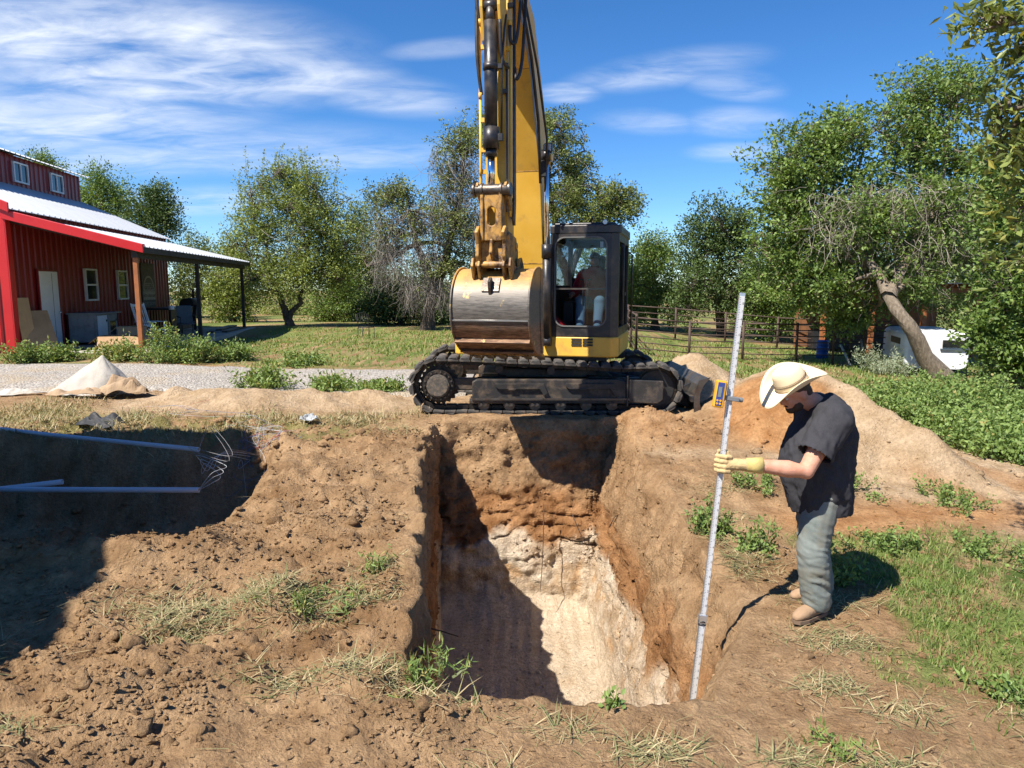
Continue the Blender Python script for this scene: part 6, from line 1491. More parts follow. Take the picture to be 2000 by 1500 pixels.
for k, (x0, y0, x1, y1, lab) in enumerate(((1662, 702, 1642, 673, 'shorter pale pole leaning on the pipe fence'), (1693, 700, 1682, 664, 'taller pale pole leaning on the pipe fence'))):
    b0 = at(x0, y0, 21.4); b0.z = gz(b0.x, b0.y); t1 = at(x1, y1, 22.0); m = MB(); m.cyl(b0, t1, .035, 8); m.build('leaning_pole', M_PALEW, None, label=lab, category='pole')
# white horse trailer
TR = thing('white_trailer', 'small rounded white horse trailer parked under the big leaning tree', 'trailer', on(12.05, 20.95, -.10), R(-16)); TR.scale = (.95, .95, .66)
prof = rrect(-.85, .85, .42, 1.98, .28, 6); secs = []
for (y, sx, zt) in ((-1.55, .90, .93), (-1.45, .97, .99), (-1.2, 1, 1), (1.2, 1, 1), (1.5, .97, .99), (1.58, .9, .94)):
    secs.append([(a * sx, y, .42 + (b - .42) * zt) for a, b in prof])
m = MB(); m.loft(secs); M_TRW = paint('trailer_white', (.74, .76, .78), .4, 0, (.55, .53, .48), .5, 2.5, .05); m.build('trailer_body', M_TRW, TR)
m = MB(); m.bbox((.1, -1.585, 1.32), (.74, -1.52, 1.62)); m.build('trailer_window', M_WGL, TR)
m = MB(); m.bbox((-.86, -.9, 1.35), (-.845, .3, 1.62)); m.build('side_vent', M_NEAR, TR)
m = MB(); m.bbox((.05, -1.60, 1.20), (.80, -1.53, 1.27)); m.build('trim_bar', M_SLATE, TR)
for sx in (-1, 1): m = MB(); m.cyl((sx * .88 - .1, .1, .28), (sx * .88 + .1, .1, .28), .28, 20); m.build('wheel', M_NEAR, TR, .03); m = MB(); m.cyl((sx * .88 - .105, .1, .28), (sx * .88 + .105, .1, .28), .12, 14); m.build('hub', M_WHITE, TR)
m = MB(); m.tube([(0, 1.5, .42), (0, 2.6, .40)], .05, 6); m.cyl((0, 2.4, 0), (0, 2.4, .45), .03, 8); m.build('drawbar', M_NEAR, TR)
# small wire chair on the meadow
WC = thing('garden_chair', 'small black wire garden chair on the meadow left of the bucket', 'chair', on(at(715, 650, 25.5).x, 25.5), R(35))
for nm, pts in (('backrest', [(-.2, .2, .4), (-.24, .32, .85), (0, .34, .92), (.24, .32, .85), (.2, .2, .4)]), ('seat', [(-.22, -.2, .42), (.22, -.2, .42), (.22, .2, .4), (-.22, .2, .4), (-.22, -.2, .42)]), ('leg', [(-.22, -.2, 0), (-.22, -.2, .42)]), ('leg', [(.22, -.2, 0), (.22, -.2, .42)]), ('leg', [(-.22, .24, 0), (-.2, .2, .42)]), ('leg', [(.22, .24, 0), (.2, .2, .42)])):
    m = MB(); m.tube(pts, .014, 5)
    if nm == 'backrest':
        for k in range(5): m.tube([(-.16 + .08 * k, .2, .42), (-.18 + .09 * k, .32, .87)], .007, 4)
    if nm == 'seat':
        for k in range(5): m.tube([(-.16 + .08 * k, -.2, .42), (-.16 + .08 * k, .2, .4)], .007, 4)
    m.build(nm, M_NEAR, WC)
# invented shed-shaped block, unseen left of the frame, added to shade the trench
SHADE_BLK = thing('shade_block', 'tall dark shed-shaped block added unseen beyond the left edge to shade the trench', 'shed', (-9.23, 2.57, .4), R(6))
M_SHADE_BLK = paint('shade_block_brown', (.055, .042, .034), .6, 0, None, 0, 2, .15)
for (a, b) in (((3.30, -4.55, -.9), (3.35, 3.30, 5.36)), ((-3.4, 3.30, -.9), (3.35, 3.35, 5.36)), ((-3.4, -4.6, -.9), (3.35, -4.55, 5.36)), ((-3.4, -4.55, -.9), (-3.35, 3.30, 5.36))):
    m = MB(); m.bbox(a, b); m.build('wall', M_SHADE_BLK, SHADE_BLK)
m = MB(); m.prism([(-3.45, 5.364), (3.36, 5.364), (3.36, 5.44), (0, 6.1), (-3.45, 5.44)], 1, -4.65, 3.36); m.build('roof', M_ROOF, SHADE_BLK)
m = MB(); m.bbox((3.351, -1.2, -.4), (3.37, 1.8, 3.2)); m.build('shade_block_panel', M_GREYW, SHADE_BLK)
# ================================================================ people
def skin_material():
    t = NT('skin'); n = t.noise(18, 5, .6); t.set(Base_Color=t.mix(t.ramp(n, .35, .65), (.50, .235, .150), (.62, .325, .225)), Roughness=.62, Normal=t.bump(t.noise(180, 3), .3, .004)); t.b.inputs['Specular IOR Level'].default_value = .3
    t.b.inputs['Subsurface Weight'].default_value = .08; t.b.inputs['Subsurface Radius'].default_value = (.02, .008, .004); return t.m
def cloth(name, c, d, weave=220, amt=.35):
    t = NT(name); n = t.noise(5, 6, .65); w = t.noise(weave, 2, .5, 0, stretch=(1, 1, .25))
    t.set(Base_Color=t.mix(t.ramp(w, .3, .7), t.mix(t.ramp(n, .35, .65), c, d), d), Roughness=.9, Normal=t.bump(w, amt, .003)); t.b.inputs['Specular IOR Level'].default_value = .2; return t.m
def jeans_material():
    t = NT('faded_jeans'); p = t.coord(); n = t.noise(4, 6, .65); w = t.noise(260, 2)
    c = t.mix(t.ramp(n, .35, .65), (.100, .122, .116), (.195, .222, .206)); c = t.mix(t.math('MULTIPLY', t.ramp(t.noise(6, 6, .7), .46, .64), .75), c, (.190, .165, .110))
    t.set(Base_Color=t.mix(t.ramp(w, .3, .7, 0, .35), c, (.235, .262, .248)), Roughness=.9, Normal=t.bump(w, .3, .003)); return t.m
M_SKIN = skin_material(); M_SHIRT = cloth('charcoal_tshirt', (.024, .024, .028), (.046, .046, .052)); M_JEANS = jeans_material()
M_GLOVE = paint('leather_glove', (.52, .385, .185), .8, 0, (.30, .19, .09), .6, 20, .15, .4, 70); M_BOOT = paint('dusty_boot', (.30, .195, .115), .85, 0, (.36, .25, .155), .6, 10, .2, .3)
M_HAIR = paint('dark_hair', (.045, .026, .016), .6, bscale=180, bump=.6); M_STRAWHAT = None
def straw_hat_material():
    t = NT('straw_hat'); v = t.n('ShaderNodeTexWave'); v.inputs['Scale'].default_value = 75; v.inputs['Distortion'].default_value = 1.5; t.L(t.coord(), v.inputs[0])
    t.set(Base_Color=t.mix(t.ramp(t.noise(5, 5), .35, .68), (.74, .63, .43), (.64, .52, .335)), Roughness=.65, Normal=t.bump(v.outputs[0], .12, .003)); return t.m
M_STRAWHAT = straw_hat_material()
def ellring(c, a, b, n=20, tilt=None, sq=2.4):
    """superellipse ring; a, b = half axis vectors"""
    c, a, b = Vector(c), Vector(a), Vector(b); out = []
    for k in range(n):
        q = 2 * math.pi * k / n; cs_, sn = math.cos(q), math.sin(q); e = 2 / sq
        out.append(c + a * (abs(cs_) ** e * (1 if cs_ > 0 else -1)) + b * (abs(sn) ** e * (1 if sn > 0 else -1)))
    return out
def limb(mb, pts, radii, n=14):
    """rounded tapering limb with ball ends"""
    mb.tube(pts, radii, n); mb.ball(pts[0], radii[0] * .99, n, 8); mb.ball(pts[-1], radii[-1] * .99, n, 8)
    for p, r in zip(pts[1:-1], radii[1:-1]): mb.ball(p, r, n, 8)
V3 = Vector
# ---- the man with the grade rod: facing the pit (towards -x), head bowed
MAN = thing('person', 'man in straw cowboy hat, dark t-shirt and jeans holding the grade rod', 'person', (2.12, 4.86, gz(2.12, 4.86)))
mz = MAN.location.z; ml = MAN.location
def w2l(px, py, d): return at(px, py, d) - ml
# joints (local): x to the right of picture, y away
hipL, hipR = V3((0.0, -.10, .86)), V3((.03, .10, .86))
kneeL, kneeR = V3((-.055, -.14, .47)), V3((.055, .13, .46))
ankL, ankR = V3((-.01, -.13, .08)), V3((.13, .15, .08))
pel = V3((.01, 0, .90)); waist = V3((-.01, 0, 1.05)); chest = V3((.0, 0, 1.28)); neckb = V3((-.015, 0, 1.475)); headc = V3((-.185, -.02, 1.545))
shL, shR = V3((.0, -.205, 1.39)), V3((.02, .205, 1.39))
elL, wrL = V3((-.215, -.33, 1.075)), V3((-.545, -.335, 1.115))
elR, wrR = V3((.06, .29, 1.09)), V3((.0, .27, .86))
body = MB()
body.loft([ellring((.01, 0, .80), (.13, 0, 0), (0, .16, 0)), ellring(waist, (.15, 0, 0), (0, .175, 0)), ellring(chest, (.145, 0, 0), (0, .19, 0)), ellring((.0, 0, 1.38), (.09, 0, 0), (0, .14, 0)), ellring((-.01, 0, 1.46), (.06, 0, 0), (0, .08, 0))])
limb(body, [V3((.0, 0, 1.42)), V3((-.05, -.005, 1.47)), V3((-.125, -.015, 1.505))], [.078, .07, .066])
for s, (h, k, a) in ((-1, (hipL, kneeL, ankL)), (1, (hipR, kneeR, ankR))): limb(body, [h, h.lerp(k, .5), k, k.lerp(a, .45), a], [.10, .085, .062, .058, .042])
limb(body, [shL, shL.lerp(elL, .5), elL, elL.lerp(wrL, .35), wrL], [.072, .064, .056, .058, .040]); limb(body, [shR, shR.lerp(elR, .5), elR, wrR], [.068, .058, .046, .032])
# head bowed about 38 degrees, facing -x
HM = Matrix.Translation(headc) @ Matrix.Rotation(R(14), 4, 'X') @ Matrix.Rotation(R(-30), 4, 'Y') @ Matrix.Rotation(R(10), 4, 'Z')
def hp(x, y, z): return HM @ V3((x, y, z))
def hball(c, r, n=14, m=10): body.ball(c, r, n, m, HM)
hball((.012, 0, .03), (.095, .077, .105)); hball((-.03, 0, -.045), (.068, .058, .070)); hball((-.065, 0, -.085), (.036, .040, .032)); hball((-.075, 0, .035), (.030, .055, .022)); body.tube([hp(-.088, 0, .02), hp(-.118, 0, -.022), hp(-.100, 0, -.036)], [.011, .017, .011], 8); hball((-.096, 0, -.062), (.014, .027, .010)); hball((-.072, -.032, -.015), (.022, .022, .02)); hball((-.072, .032, -.015), (.022, .022, .02))
for s in (-1, 1): hball((.015, s * .078, -.01), (.026, .010, .036))
bm_man = fuse(body, .0105, 3); bobj = obj('body', bm_man, M_SKIN, MAN)
# eyes, beard, hair
for s in (-1, 1): e = MB(); e.ball(hp(-.083, s * .032, .012), .0125, 10, 8); e.build('eye', paint('eye_white', (.5, .48, .45), .2) if 'eye_white' not in bpy.data.materials else bpy.data.materials['eye_white'], MAN)
bd = MB(); bd.ball((-.070, 0, -.090), (.043, .047, .034), 14, 8, HM); bd.ball((-.035, -.040, -.075), (.040, .024, .042), 12, 8, HM); bd.ball((-.035, .040, -.075), (.040, .024, .042), 12, 8, HM); bd.ball((-.100, 0, -.050), (.012, .030, .008), 10, 6, HM); m_ = fuse(bd, .007, 3); displace(m_, lambda c: .003 * fbm(c * 90, 2)); obj('beard', m_, M_HAIR, MAN)
hr_ = MB(); hr_.ball((.025, 0, .045), (.092, .082, .085), 16, 10, HM); hr_.ball((.055, 0, -.02), (.055, .070, .06), 14, 8, HM); m_ = fuse(hr_, .008, 2); displace(m_, lambda c: .003 * fbm(c * 80, 2)); obj('hair', m_, M_HAIR, MAN)
# t-shirt: torso and sleeves in one skin, wrinkled
sh_ = MB()
sh_.loft([ellring((.035, 0, .70), (.182, 0, .01), (0, .200, 0)), ellring((.02, 0, .80), (.204, 0, 0), (0, .214, 0)), ellring((-.005, 0, .95), (.226, 0, .0), (0, .226, 0)), ellring((.0, 0, 1.10), (.232, 0, .01), (0, .232, 0)), ellring((.015, 0, 1.25), (.212, 0, .02), (0, .235, 0)), ellring((.028, 0, 1.37), (.160, 0, .03), (0, .215, 0)), ellring((.022, 0, 1.45), (.115, 0, .035), (0, .145, 0)), ellring((-.002, 0, 1.495), (.085, 0, .04), (0, .095, 0))], True)
slE = shL.lerp(elL, .74); limb(sh_, [shL + V3((.02, .05, .0)), shL + V3((.0, -.01, -.01)), shL.lerp(elL, .40), slE], [.125, .115, .108, .100])
slR = shR.lerp(elR, .72); limb(sh_, [shR + V3((.02, -.05, .0)), shR + V3((0, .01, -.01)), shR.lerp(elR, .4), slR], [.125, .112, .102, .095])
m_ = fuse(sh_, .011, 5)
# open the sleeves and the hem: cut away the rounded ends
def cut(me, co, no):
    bmx = bmesh.new(); bmx.from_mesh(me); bmesh.ops.bisect_plane(bmx, geom=bmx.verts[:] + bmx.edges[:] + bmx.faces[:], plane_co=co, plane_no=no, clear_outer=True); bmx.to_mesh(me); bmx.free()
def local_cut(me, co, no, rad):
    bmx = bmesh.new(); bmx.from_mesh(me); co, no = V3(co), V3(no).normalized()
    dl = [f for f in bmx.faces if (f.calc_center_median() - co).dot(no) > 0 and (f.calc_center_median() - co).length < rad and ((f.calc_center_median() - co) - no * (f.calc_center_median() - co).dot(no)).length < rad * .88]
    bmesh.ops.delete(bmx, geom=dl, context='FACES'); bmx.to_mesh(me); bmx.free()
cut(m_, V3((0, 0, .715)), V3((0, 0, -1)))
dL = (elL - shL).normalized(); dR = (elR - shR).normalized()
local_cut(m_, slE - dL * .02, dL, .135); local_cut(m_, slR - dR * .02, dR, .135); local_cut(m_, (-.03, 0, 1.495), (-.35, 0, 1), .13)
def wrinkles(c):
    q = c + .06 * fbm(c * 4, 2)[:, None]; sk = np.stack([q[:, 0] + .35 * q[:, 2], q[:, 1], q[:, 2]], 1)
    rid = 1 - np.abs(fbm(sk * np.array([10, 10, 2.6]), 3)) * 2.4; low = sstep(1.40, .95, c[:, 2])
    fine = 1 - np.abs(fbm(q * np.array([13, 13, 9]) + 5, 3)) * 2.4
    return (.25 + .75 * low) * .017 * np.clip(rid, -1, 1) + .006 * np.clip(fine, -1, 1) + .003
displace(m_, wrinkles); so = obj('t_shirt', m_, M_SHIRT, MAN); sdm = so.modifiers.new('thick', 'SOLIDIFY'); sdm.thickness = .004; sdm.offset = -1
# jeans: two legs and seat in one skin with folds gathering at the shin
je = MB()
je.loft([ellring((.02, 0, .74), (.165, 0, 0), (0, .19, 0)), ellring((.02, 0, .86), (.175, 0, 0), (0, .195, 0)), ellring((.01, 0, .98), (.17, 0, 0), (0, .19, 0))])
for h, k, a in ((hipL, kneeL, ankL), (hipR, kneeR, ankR)): limb(je, [h + V3((0, 0, -.02)), h.lerp(k, .5), k, k.lerp(a, .5), a + V3((0, 0, .02))], [.125, .116, .103, .100, .094])
m_ = fuse(je, .010, 4)
def folds(c):
    low = sstep(.80, .30, c[:, 2]); q = c + .05 * fbm(c * 5, 2)[:, None]
    rid = 1 - np.abs(fbm(q * np.array([5, 5, 17]) + np.array([0, 0, 1]) * (c[:, :1] * 6), 3)) * 2.2
    return (.3 + .7 * low) * .0085 * np.clip(rid, -1, 1) + .006 * fbm(c * np.array([9, 9, 5]), 3)
displace(m_, folds); cut(m_, V3((0, 0, .045)), V3((0, 0, -1))); jo = obj('jeans', m_, M_JEANS, MAN)
bl_ = MB(); bl_.loft([ellring((.02, 0, .955), (.178, 0, 0), (0, .198, 0), 28), ellring((.02, 0, .99), (.176, 0, 0), (0, .196, 0), 28)], True); bl_.build('belt', paint('brown_belt', (.06, .032, .016), .5), MAN)
# boots
def boot(a, yaw, name='boot'):
    b = MB(); T_ = Matrix.Translation((a.x, a.y, 0)) @ Matrix.Rotation(yaw, 4, 'Z')
    b.loft([ellring((.02, 0, .20), (.055, 0, 0), (0, .050, 0), 14), ellring((.02, 0, .10), (.060, 0, 0), (0, .048, 0), 14), ellring((.0, 0, .05), (.09, 0, 0), (0, .046, 0), 14)], True, True, T_)
    b.loft([ellring((.07, 0, .045), (0, .040, 0), (0, 0, .045), 14), ellring((-.05, 0, .048), (0, .048, 0), (0, 0, .046), 14), ellring((-.14, 0, .040), (0, .052, 0), (0, 0, .038), 14), ellring((-.20, 0, .033), (0, .040, 0), (0, 0, .028), 14), ellring((-.225, 0, .028), (0, .02, 0), (0, 0, .016), 14)], True, True, T_)
    o = obj(name, fuse(b, .009, 3), M_BOOT, MAN); s_ = MB(); s_.prism([(.085, -.04), (.085, .04), (-.04, .048), (-.14, .054), (-.21, .036), (-.23, 0), (-.21, -.036), (-.14, -.054), (-.04, -.048)], 2, -.012, .012, T_); s_.build('sole', M_NEAR_SOLE, o)
M_NEAR_SOLE = paint('dusty_sole', (.17, .115, .075), .9)
boot(ankL + V3((0, 0, 0)), R(32)); boot(ankR, R(12))
# ---- grade rod with its laser receiver
ra, rb_ = at(1450, 572, 4.6), at(1355, 1348, 4.5); rdir = (rb_ - ra).normalized()
rend = ra + rdir * ((-2.02 - ra.z) / rdir.z)
ROD = thing('grade_rod', 'tall white grade rod with printed scale standing in the pit', 'rod', tuple(rend)); ro = ROD.location
upv = -rdir; sx_ = upv.cross(V3((0, 1, 0))).normalized() * -1; sy_ = upv.cross(sx_).normalized()
if sx_.x < 0: sx_ = -sx_
sy_ = upv.cross(sx_); RM = Matrix((( sx_.x, sy_.x, upv.x, 0), (sx_.y, sy_.y, upv.y, 0), (sx_.z, sy_.z, upv.z, 0), (0, 0, 0, 1)))   # rod frame: x across, y depth, z up
LR = (ra - rend).length
fy = -1 if (RM @ V3((0, -1, 0))).y < 0 else 1                     # side that faces the camera
M_RODW = paint('rod_white', (.56, .57, .58), .35, var=.04, bump=0); M_ALU = paint('rod_aluminium', (.62, .63, .64), .3, .8, bump=0); M_INK = paint('rod_ink', (.09, .09, .095), .6, bump=0)
def rod_b(mb, name, mat, parent=None, bevel=0): return mb.build(name, mat, parent if parent else ROD, bevel)
L1 = LR * .50
m = MB(); m.bbox((-.021, -.013, 0), (.021, .013, L1), RM); rod_b(m, 'lower_section', M_ALU, bevel=.003)
m = MB(); m.bbox((-.0185, -.010, L1), (.0185, .010, LR), RM); rod_b(m, 'upper_section', M_ALU, bevel=.003)
m = MB(); m.bbox((-.0175, fy * .0132, .02), (.0175, fy * .0142, L1 - .02), RM); f1 = rod_b(m, 'scale_face', M_RODW); m = MB(); m.bbox((-.0155, fy * .0102, L1 + .01), (.0155, fy * .0112, LR - .02), RM); f2 = rod_b(m, 'scale_face', M_RODW)
tk = MB(); z = .9
while z < LR - .03:
    hw = .0175 if z < L1 else .0155; y0 = fy * (.0143 if z < L1 else .0113); w = .008 if round(z / .01) % 5 else .013
    tk.bbox((-hw, y0, z), (-hw + w, y0 + fy * .0004, z + .0025), RM); z += .0105
rod_b(tk, 'scale_ticks', M_INK)['kind'] = 'stuff'
z = 1.0; k = 0; NV, NF = [], []; glyph = {c: text_mesh(c, .022, 'LEFT', 0) for c in '0123456789'}
while z < LR - .05:
    y0 = fy * (.0143 if z < L1 else .0113) + fy * .0003; g = glyph[str((k * 7 + 3) % 10 if k % 10 else (k // 10) % 10)]
    Mg = Matrix.Translation(RM @ V3((.004, y0, z))) @ RM @ (Matrix.Rotation(R(90), 4, 'X') if fy < 0 else Matrix.Rotation(R(90), 4, 'X') @ Matrix.Rotation(R(180), 4, 'Y'))
    o_ = len(NV); NV += [tuple(Mg @ v.co) for v in g.vertices]; NF += [[i + o_ for i in p.vertices] for p in g.polygons]; z += .05; k += 1
nm_ = bpy.data.meshes.new('scale_numerals'); nm_.from_pydata(NV, [], NF); obj('scale_numerals', nm_, M_INK, ROD, kind='stuff')
m = MB(); zc_ = (at(1368, 1218, 4.52) - rend).dot(upv)
for dz in (0, .018): m.tube([RM @ V3((.024 * math.cos(a), .018 * math.sin(a), zc_ + dz + .004 * math.sin(3 * a))) for a in np.linspace(0, 6.3, 20)], .005, 6)
rod_b(m, 'black_band', M_NEAR if 'M_NEAR' in globals() else M_INK)
m = MB(); m.bbox((-.026, -.017, L1 - .03), (.026, .017, L1 + .03), RM); rod_b(m, 'section_clamp', M_ALU, bevel=.004)
# receiver
zr = (at(1422, 775, 4.58) - rend).dot(upv)
RC = thing('laser_receiver', 'yellow laser receiver with blue panel clamped to the grade rod', 'receiver', tuple(rend + upv * zr)); RC.rotation_euler = RM.to_euler()
M_RY = paint('receiver_yellow', (.72, .36, .02), .45, bump=.05); M_RB = paint('receiver_blue', (.03, .06, .24), .5); M_RG = paint('clamp_grey', (.16, .17, .18), .5); M_LCD = paint('lcd_grey', (.18, .21, .19), .3)
def rc_b(mb, n, mt, p=None, bv=0): return mb.build(n, mt, p if p else RC, bv)
RT = Matrix.Rotation(R(3), 4, 'Y')
m = MB(); m.bbox((-.110, fy * .005, -.075), (-.045, fy * .052, .100), RT); hs2 = rc_b(m, 'housing', M_RY, bv=.009)
m = MB(); m.bbox((-.103, fy * .052, -.062), (-.060, fy * .0545, .088), RT); rc_b(m, 'front_panel', M_RB, bv=.001)
m = MB(); m.bbox((-.095, fy * .0546, -.005), (-.074, fy * .0565, .060), RT); rc_b(m, 'display', M_LCD)
for k in range(4): m = MB(); m.cyl(RT @ V3((-.092 + .020 * (k % 2), fy * .0546, -.028 - .02 * (k // 2))), RT @ V3((-.092 + .020 * (k % 2), fy * .0575, -.028 - .02 * (k // 2))), .007, 10); rc_b(m, 'button', M_RY if k % 2 else M_WHITEB)if False else rc_b(m, 'button', M_RY)
m = MB(); m.bbox((-.045, fy * -.02, -.022), (.058, fy * .030, .006), RT); m.bbox((-.046, fy * -.012, -.03), (-.034, fy * .026, .085), RT); rc_b(m, 'clamp', M_RG, bv=.004)
m = MB(); m.cyl(RT @ V3((.058, fy * .005, -.008)), RT @ V3((.085, fy * .005, -.008)), .016, 14); rc_b(m, 'clamp_knob', M_RG, bv=.004)
# ---- gloved left hand closed round the rod
zh = (at(1412, 905, 4.55) - rend).dot(upv); hc = rend + upv * zh - ml       # grip centre in the man's frame
GL = MB(); xr, yr, zr_ = sx_, sy_ * fy, upv                                 # picture right, towards camera, up the rod
wr_ = wrL
palm = hc + xr * .035 + yr * .018
limb(GL, [wr_.lerp(palm, -.15), wr_.lerp(palm, .45), palm], [.046, .040, .040])
GL.loft([ellring(palm + zr_ * .045, xr * .034, yr * .028, 14), ellring(palm, xr * .042, yr * .030, 14), ellring(palm - zr_ * .048, xr * .034, yr * .026, 14)])
for k, (dz, ln) in enumerate(((.048, .95), (.016, 1.06), (-.016, 1.0), (-.046, .84))):                # four fingers wrapping in front of the rod
    q = hc + zr_ * dz; pts = [q + xr * .042 + yr * .036, q + xr * .012 + yr * .043, q - xr * .026 * ln + yr * .032, q - xr * .040 * ln + yr * .004, q - xr * .030 * ln - yr * .020]
    GL.tube(pts, [.0155, .0160, .0150, .0140, .0115], 10); GL.ball(pts[-1], .0112, 10, 6); GL.ball(pts[0], .0155, 10, 6); GL.ball(pts[1], .0165, 10, 6); GL.ball(pts[2], .0155, 10, 6)
tp = [hc + xr * .050 + zr_ * .030 + yr * -.004, hc + xr * .030 + zr_ * .072 - yr * .012, hc + xr * .004 + zr_ * .082 - yr * .022, hc - xr * .022 + zr_ * .074 - yr * .020]; GL.tube(tp, [.019, .018, .0165, .013], 10); GL.ball(tp[-1], .0128, 10, 6); GL.ball(tp[0], .019, 10, 6)
m_ = fuse(GL, .0048, 2); displace(m_, lambda c: .0015 * fbm(c * 60, 3)); obj('glove', m_, M_GLOVE, MAN)
cu_ = MB(); axw = (wr_ - palm).normalized(); ox = axw.cross(V3((0, 0, 1))).normalized(); oy = axw.cross(ox)
cu_.loft([ellring(wr_.lerp(palm, .35), ox * .040, oy * .043, 16), ellring(wr_.lerp(palm, .12), ox * .044, oy * .047, 16), ellring(wr_.lerp(palm, -.22), ox * .050, oy * .056, 16), ellring(wr_.lerp(palm, -.22), ox * .045, oy * .050, 16), ellring(wr_.lerp(palm, .0), ox * .038, oy * .042, 16)], False); cu_.build('glove_cuff', paint('glove_cuff_yellow', (.58, .46, .16), .8, 0, (.36, .25, .10), .5, 18), MAN)
# right hand, mostly hidden behind the body
RH = MB(); limb(RH, [wrR.lerp(elR, .1), wrR, wrR + V3((-.07, -.03, -.02))], [.036, .034, .034])
for k in range(4): q = wrR + V3((-.09, -.03 + .0, .022 - .018 * k)); RH.tube([q, q + V3((-.035, -.02, -.012)), q + V3((-.045, -.045, -.028))], [.012, .0115, .009], 8)
q = wrR + V3((-.05, -.05, .02)); RH.tube([q, q + V3((-.03, -.035, .01)), q + V3((-.05, -.045, 0))], [.014, .013, .010], 8); obj('right_glove', fuse(RH, .006, 2), M_GLOVE, MAN)
# ---- straw hat
def hat():
    t = thing('cowboy_hat', 'cream straw cowboy hat with rolled brim worn by the man', 'hat', tuple(HM.to_translation() + ml)); t.rotation_euler = HM.to_euler()
    n = 56; rings = []
    def brim_z(a, u):            # sides roll up, front and back dip
        return (.085 if math.sin(a) > 0 else .062) * (u ** 1.8) * abs(math.sin(a)) ** 2.4 - .040 * u * abs(math.cos(a)) ** 2
    for u in np.linspace(0, 1, 9):
        rings.append([V3(((.100 + .108 * u) * math.cos(a), (.083 + (.098 - .028 * u * abs(math.sin(a))) * u) * math.sin(a), .062 + brim_z(a, u))) for a in np.linspace(0, 2 * math.pi, n, endpoint=False)])
    m = MB(); m.loft(rings, False, True); o = m.build('brim', M_STRAWHAT, t); s_ = o.modifiers.new('t', 'SOLIDIFY'); s_.thickness = .004
    e = MB(); e.tube([*rings[-1], rings[-1][0]], .0032, 6); e.build('brim_edge', M_STRAWHAT, t)
    cr = []
    for u, (sx, sy, z) in enumerate(((.1005, .0835, .060), (.100, .083, .085), (.097, .080, .115), (.092, .073, .145), (.084, .062, .168), (.070, .047, .180), (.048, .028, .176), (.020, .010, .166), (.002, .002, .163))):
        ring = []
        for a in np.linspace(0, 2 * math.pi, n, endpoint=False):
            pinch = 1 - .20 * max(0, -math.cos(a)) ** 2 * abs(math.sin(a * 1)) * (u > 2)
            dz = (.012 * math.cos(a) * -1 if u > 3 else 0) - (.014 * max(0, -math.cos(a)) ** 3 if u >= 5 else 0)
            ring.append(V3((sx * math.cos(a), sy * math.sin(a) * pinch, z + dz)))
        cr.append(ring)
    m = MB(); m.loft(cr, True, True); o = m.build('crown', M_STRAWHAT, t)
    b = MB(); b.loft([[V3((.1025 * math.cos(a), .0855 * math.sin(a), z)) for a in np.linspace(0, 2 * math.pi, n, endpoint=False)] for z in (.062, .092)], False); b.build('hat_band', paint('hat_band', (.74, .62, .42), .7), t)
    for z, k in ((.0925, 1.0225), (.105, 1.005), (.066, 1.03)):
        c = MB(); c.tube([V3((.1005 * k * math.cos(a), .0835 * k * math.sin(a), z)) for a in np.linspace(0, 2 * math.pi, 49)], .0016 if z > .07 else .003, 5); c.build('band_cord', paint('band_brown', (.16, .09, .045), .7) if 'band_brown' not in bpy.data.materials else bpy.data.materials['band_brown'], t)
    t.scale = (1.13, 1.13, 1.13)
hat()
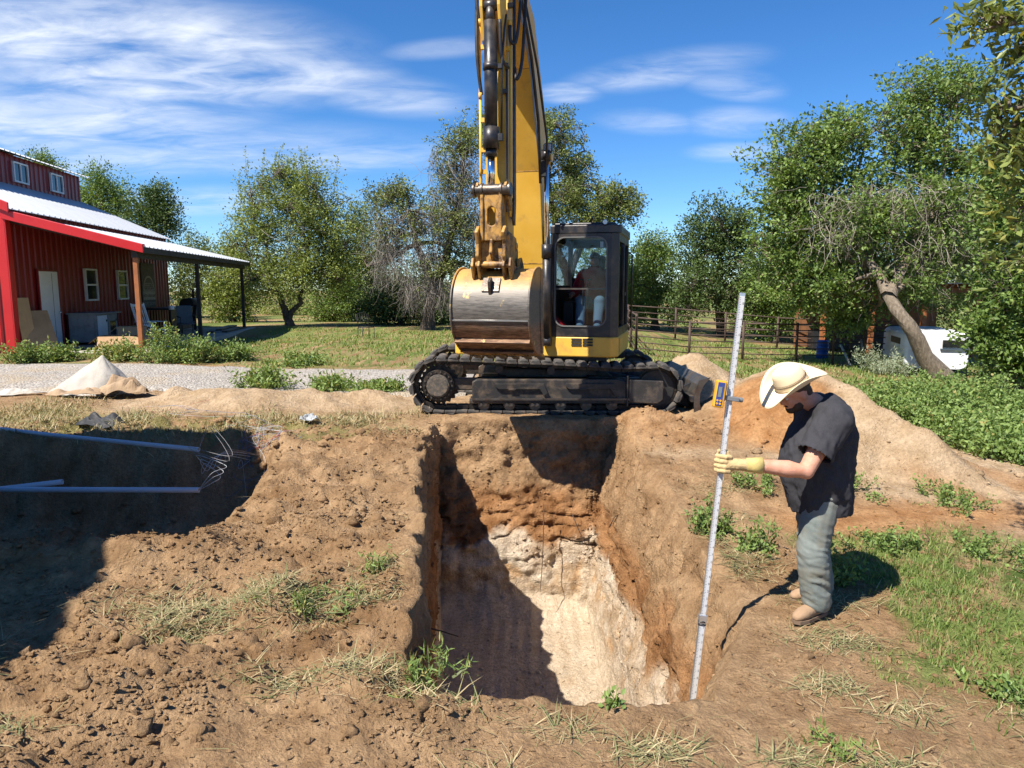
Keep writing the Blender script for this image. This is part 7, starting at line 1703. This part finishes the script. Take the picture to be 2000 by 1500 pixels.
# ---- the operator in the cab
OPM = EX.matrix_basis @ MU
OP = thing('person', 'machine operator in red shirt, jeans and dark cap seated in the cab', 'person', tuple(OPM @ V3((.76, -.22, 1.60))))
ol = OP.location
def op(l, f, z): return OPM @ V3((.80 + (l - .76) * 1.12, f + .20, z - .06)) - ol
ob = MB(); limb(ob, [op(.76, -.30, 1.68), op(.76, -.30, 1.95), op(.76, -.28, 2.10)], [.14, .15, .12]); limb(ob, [op(.76, -.27, 2.15), op(.76, -.26, 2.24)], [.055, .05]); ob.ball(op(.76, -.24, 2.33), (.075, .085, .115), 14, 10); ob.ball(op(.76, -.155, 2.31), (.02, .028, .022), 8, 6)
for s in (-1, 1):
    limb(ob, [op(.76 + s * .19, -.28, 2.08), op(.76 + s * .25, -.18, 1.84), op(.76 + s * .29, .12, 1.78)], [.06, .05, .035]); limb(ob, [op(.76 + s * .09, -.25, 1.66), op(.76 + s * .13, .22, 1.68), op(.76 + s * .12, .36, 1.26)], [.08, .065, .045])
    for k in range(4): q = op(.76 + s * (.29), .14, 1.80 - .02 * k); ob.tube([q, q + (OPM.to_3x3() @ V3((-s * .03, .05, 0)))], [.013, .010], 6)
obj('body', fuse(ob, .014, 3), M_SKIN, OP)
os_ = MB(); limb(os_, [op(.76, -.30, 1.62), op(.76, -.30, 1.9), op(.76, -.28, 2.08)], [.205, .225, .18])
for s in (-1, 1): limb(os_, [op(.76 + s * .17, -.28, 2.09), op(.76 + s * .24, -.2, 1.88), op(.76 + s * .27, -.05, 1.81)], [.10, .088, .07])
obj('red_shirt', fuse(os_, .016, 4), cloth('red_shirt', (.60, .035, .045), (.50, .025, .035)), OP)
oj = MB()
for s in (-1, 1): limb(oj, [op(.76 + s * .08, -.28, 1.66), op(.76 + s * .13, .24, 1.70), op(.76 + s * .12, .40, 1.24)], [.11, .085, .07])
obj('jeans', fuse(oj, .016, 3), cloth('blue_jeans', (.13, .23, .33), (.20, .31, .40)), OP)
oc = MB(); oc.ball(op(.76, -.25, 2.385), (.085, .095, .075), 16, 8); oc.loft([ellring(op(.76, -.18, 2.385), OPM.to_3x3() @ V3((.07, 0, 0)), OPM.to_3x3() @ V3((0, .03, 0)), 14), ellring(op(.76, -.12, 2.375), OPM.to_3x3() @ V3((.06, 0, 0)), OPM.to_3x3() @ V3((0, .06, 0)), 14)]); oc.build('cap', M_BLACK, OP)
for s in (-1, 1): q = op(.76 + s * .12, .40, 1.20); b = MB(); b.ball(q, (.055, .055, .05), 10, 6); b.ball(op(.76 + s * .12, .50, 1.18), (.05, .09, .035), 10, 6); obj('shoe', fuse(b, .012, 2), M_BOOT, OP)
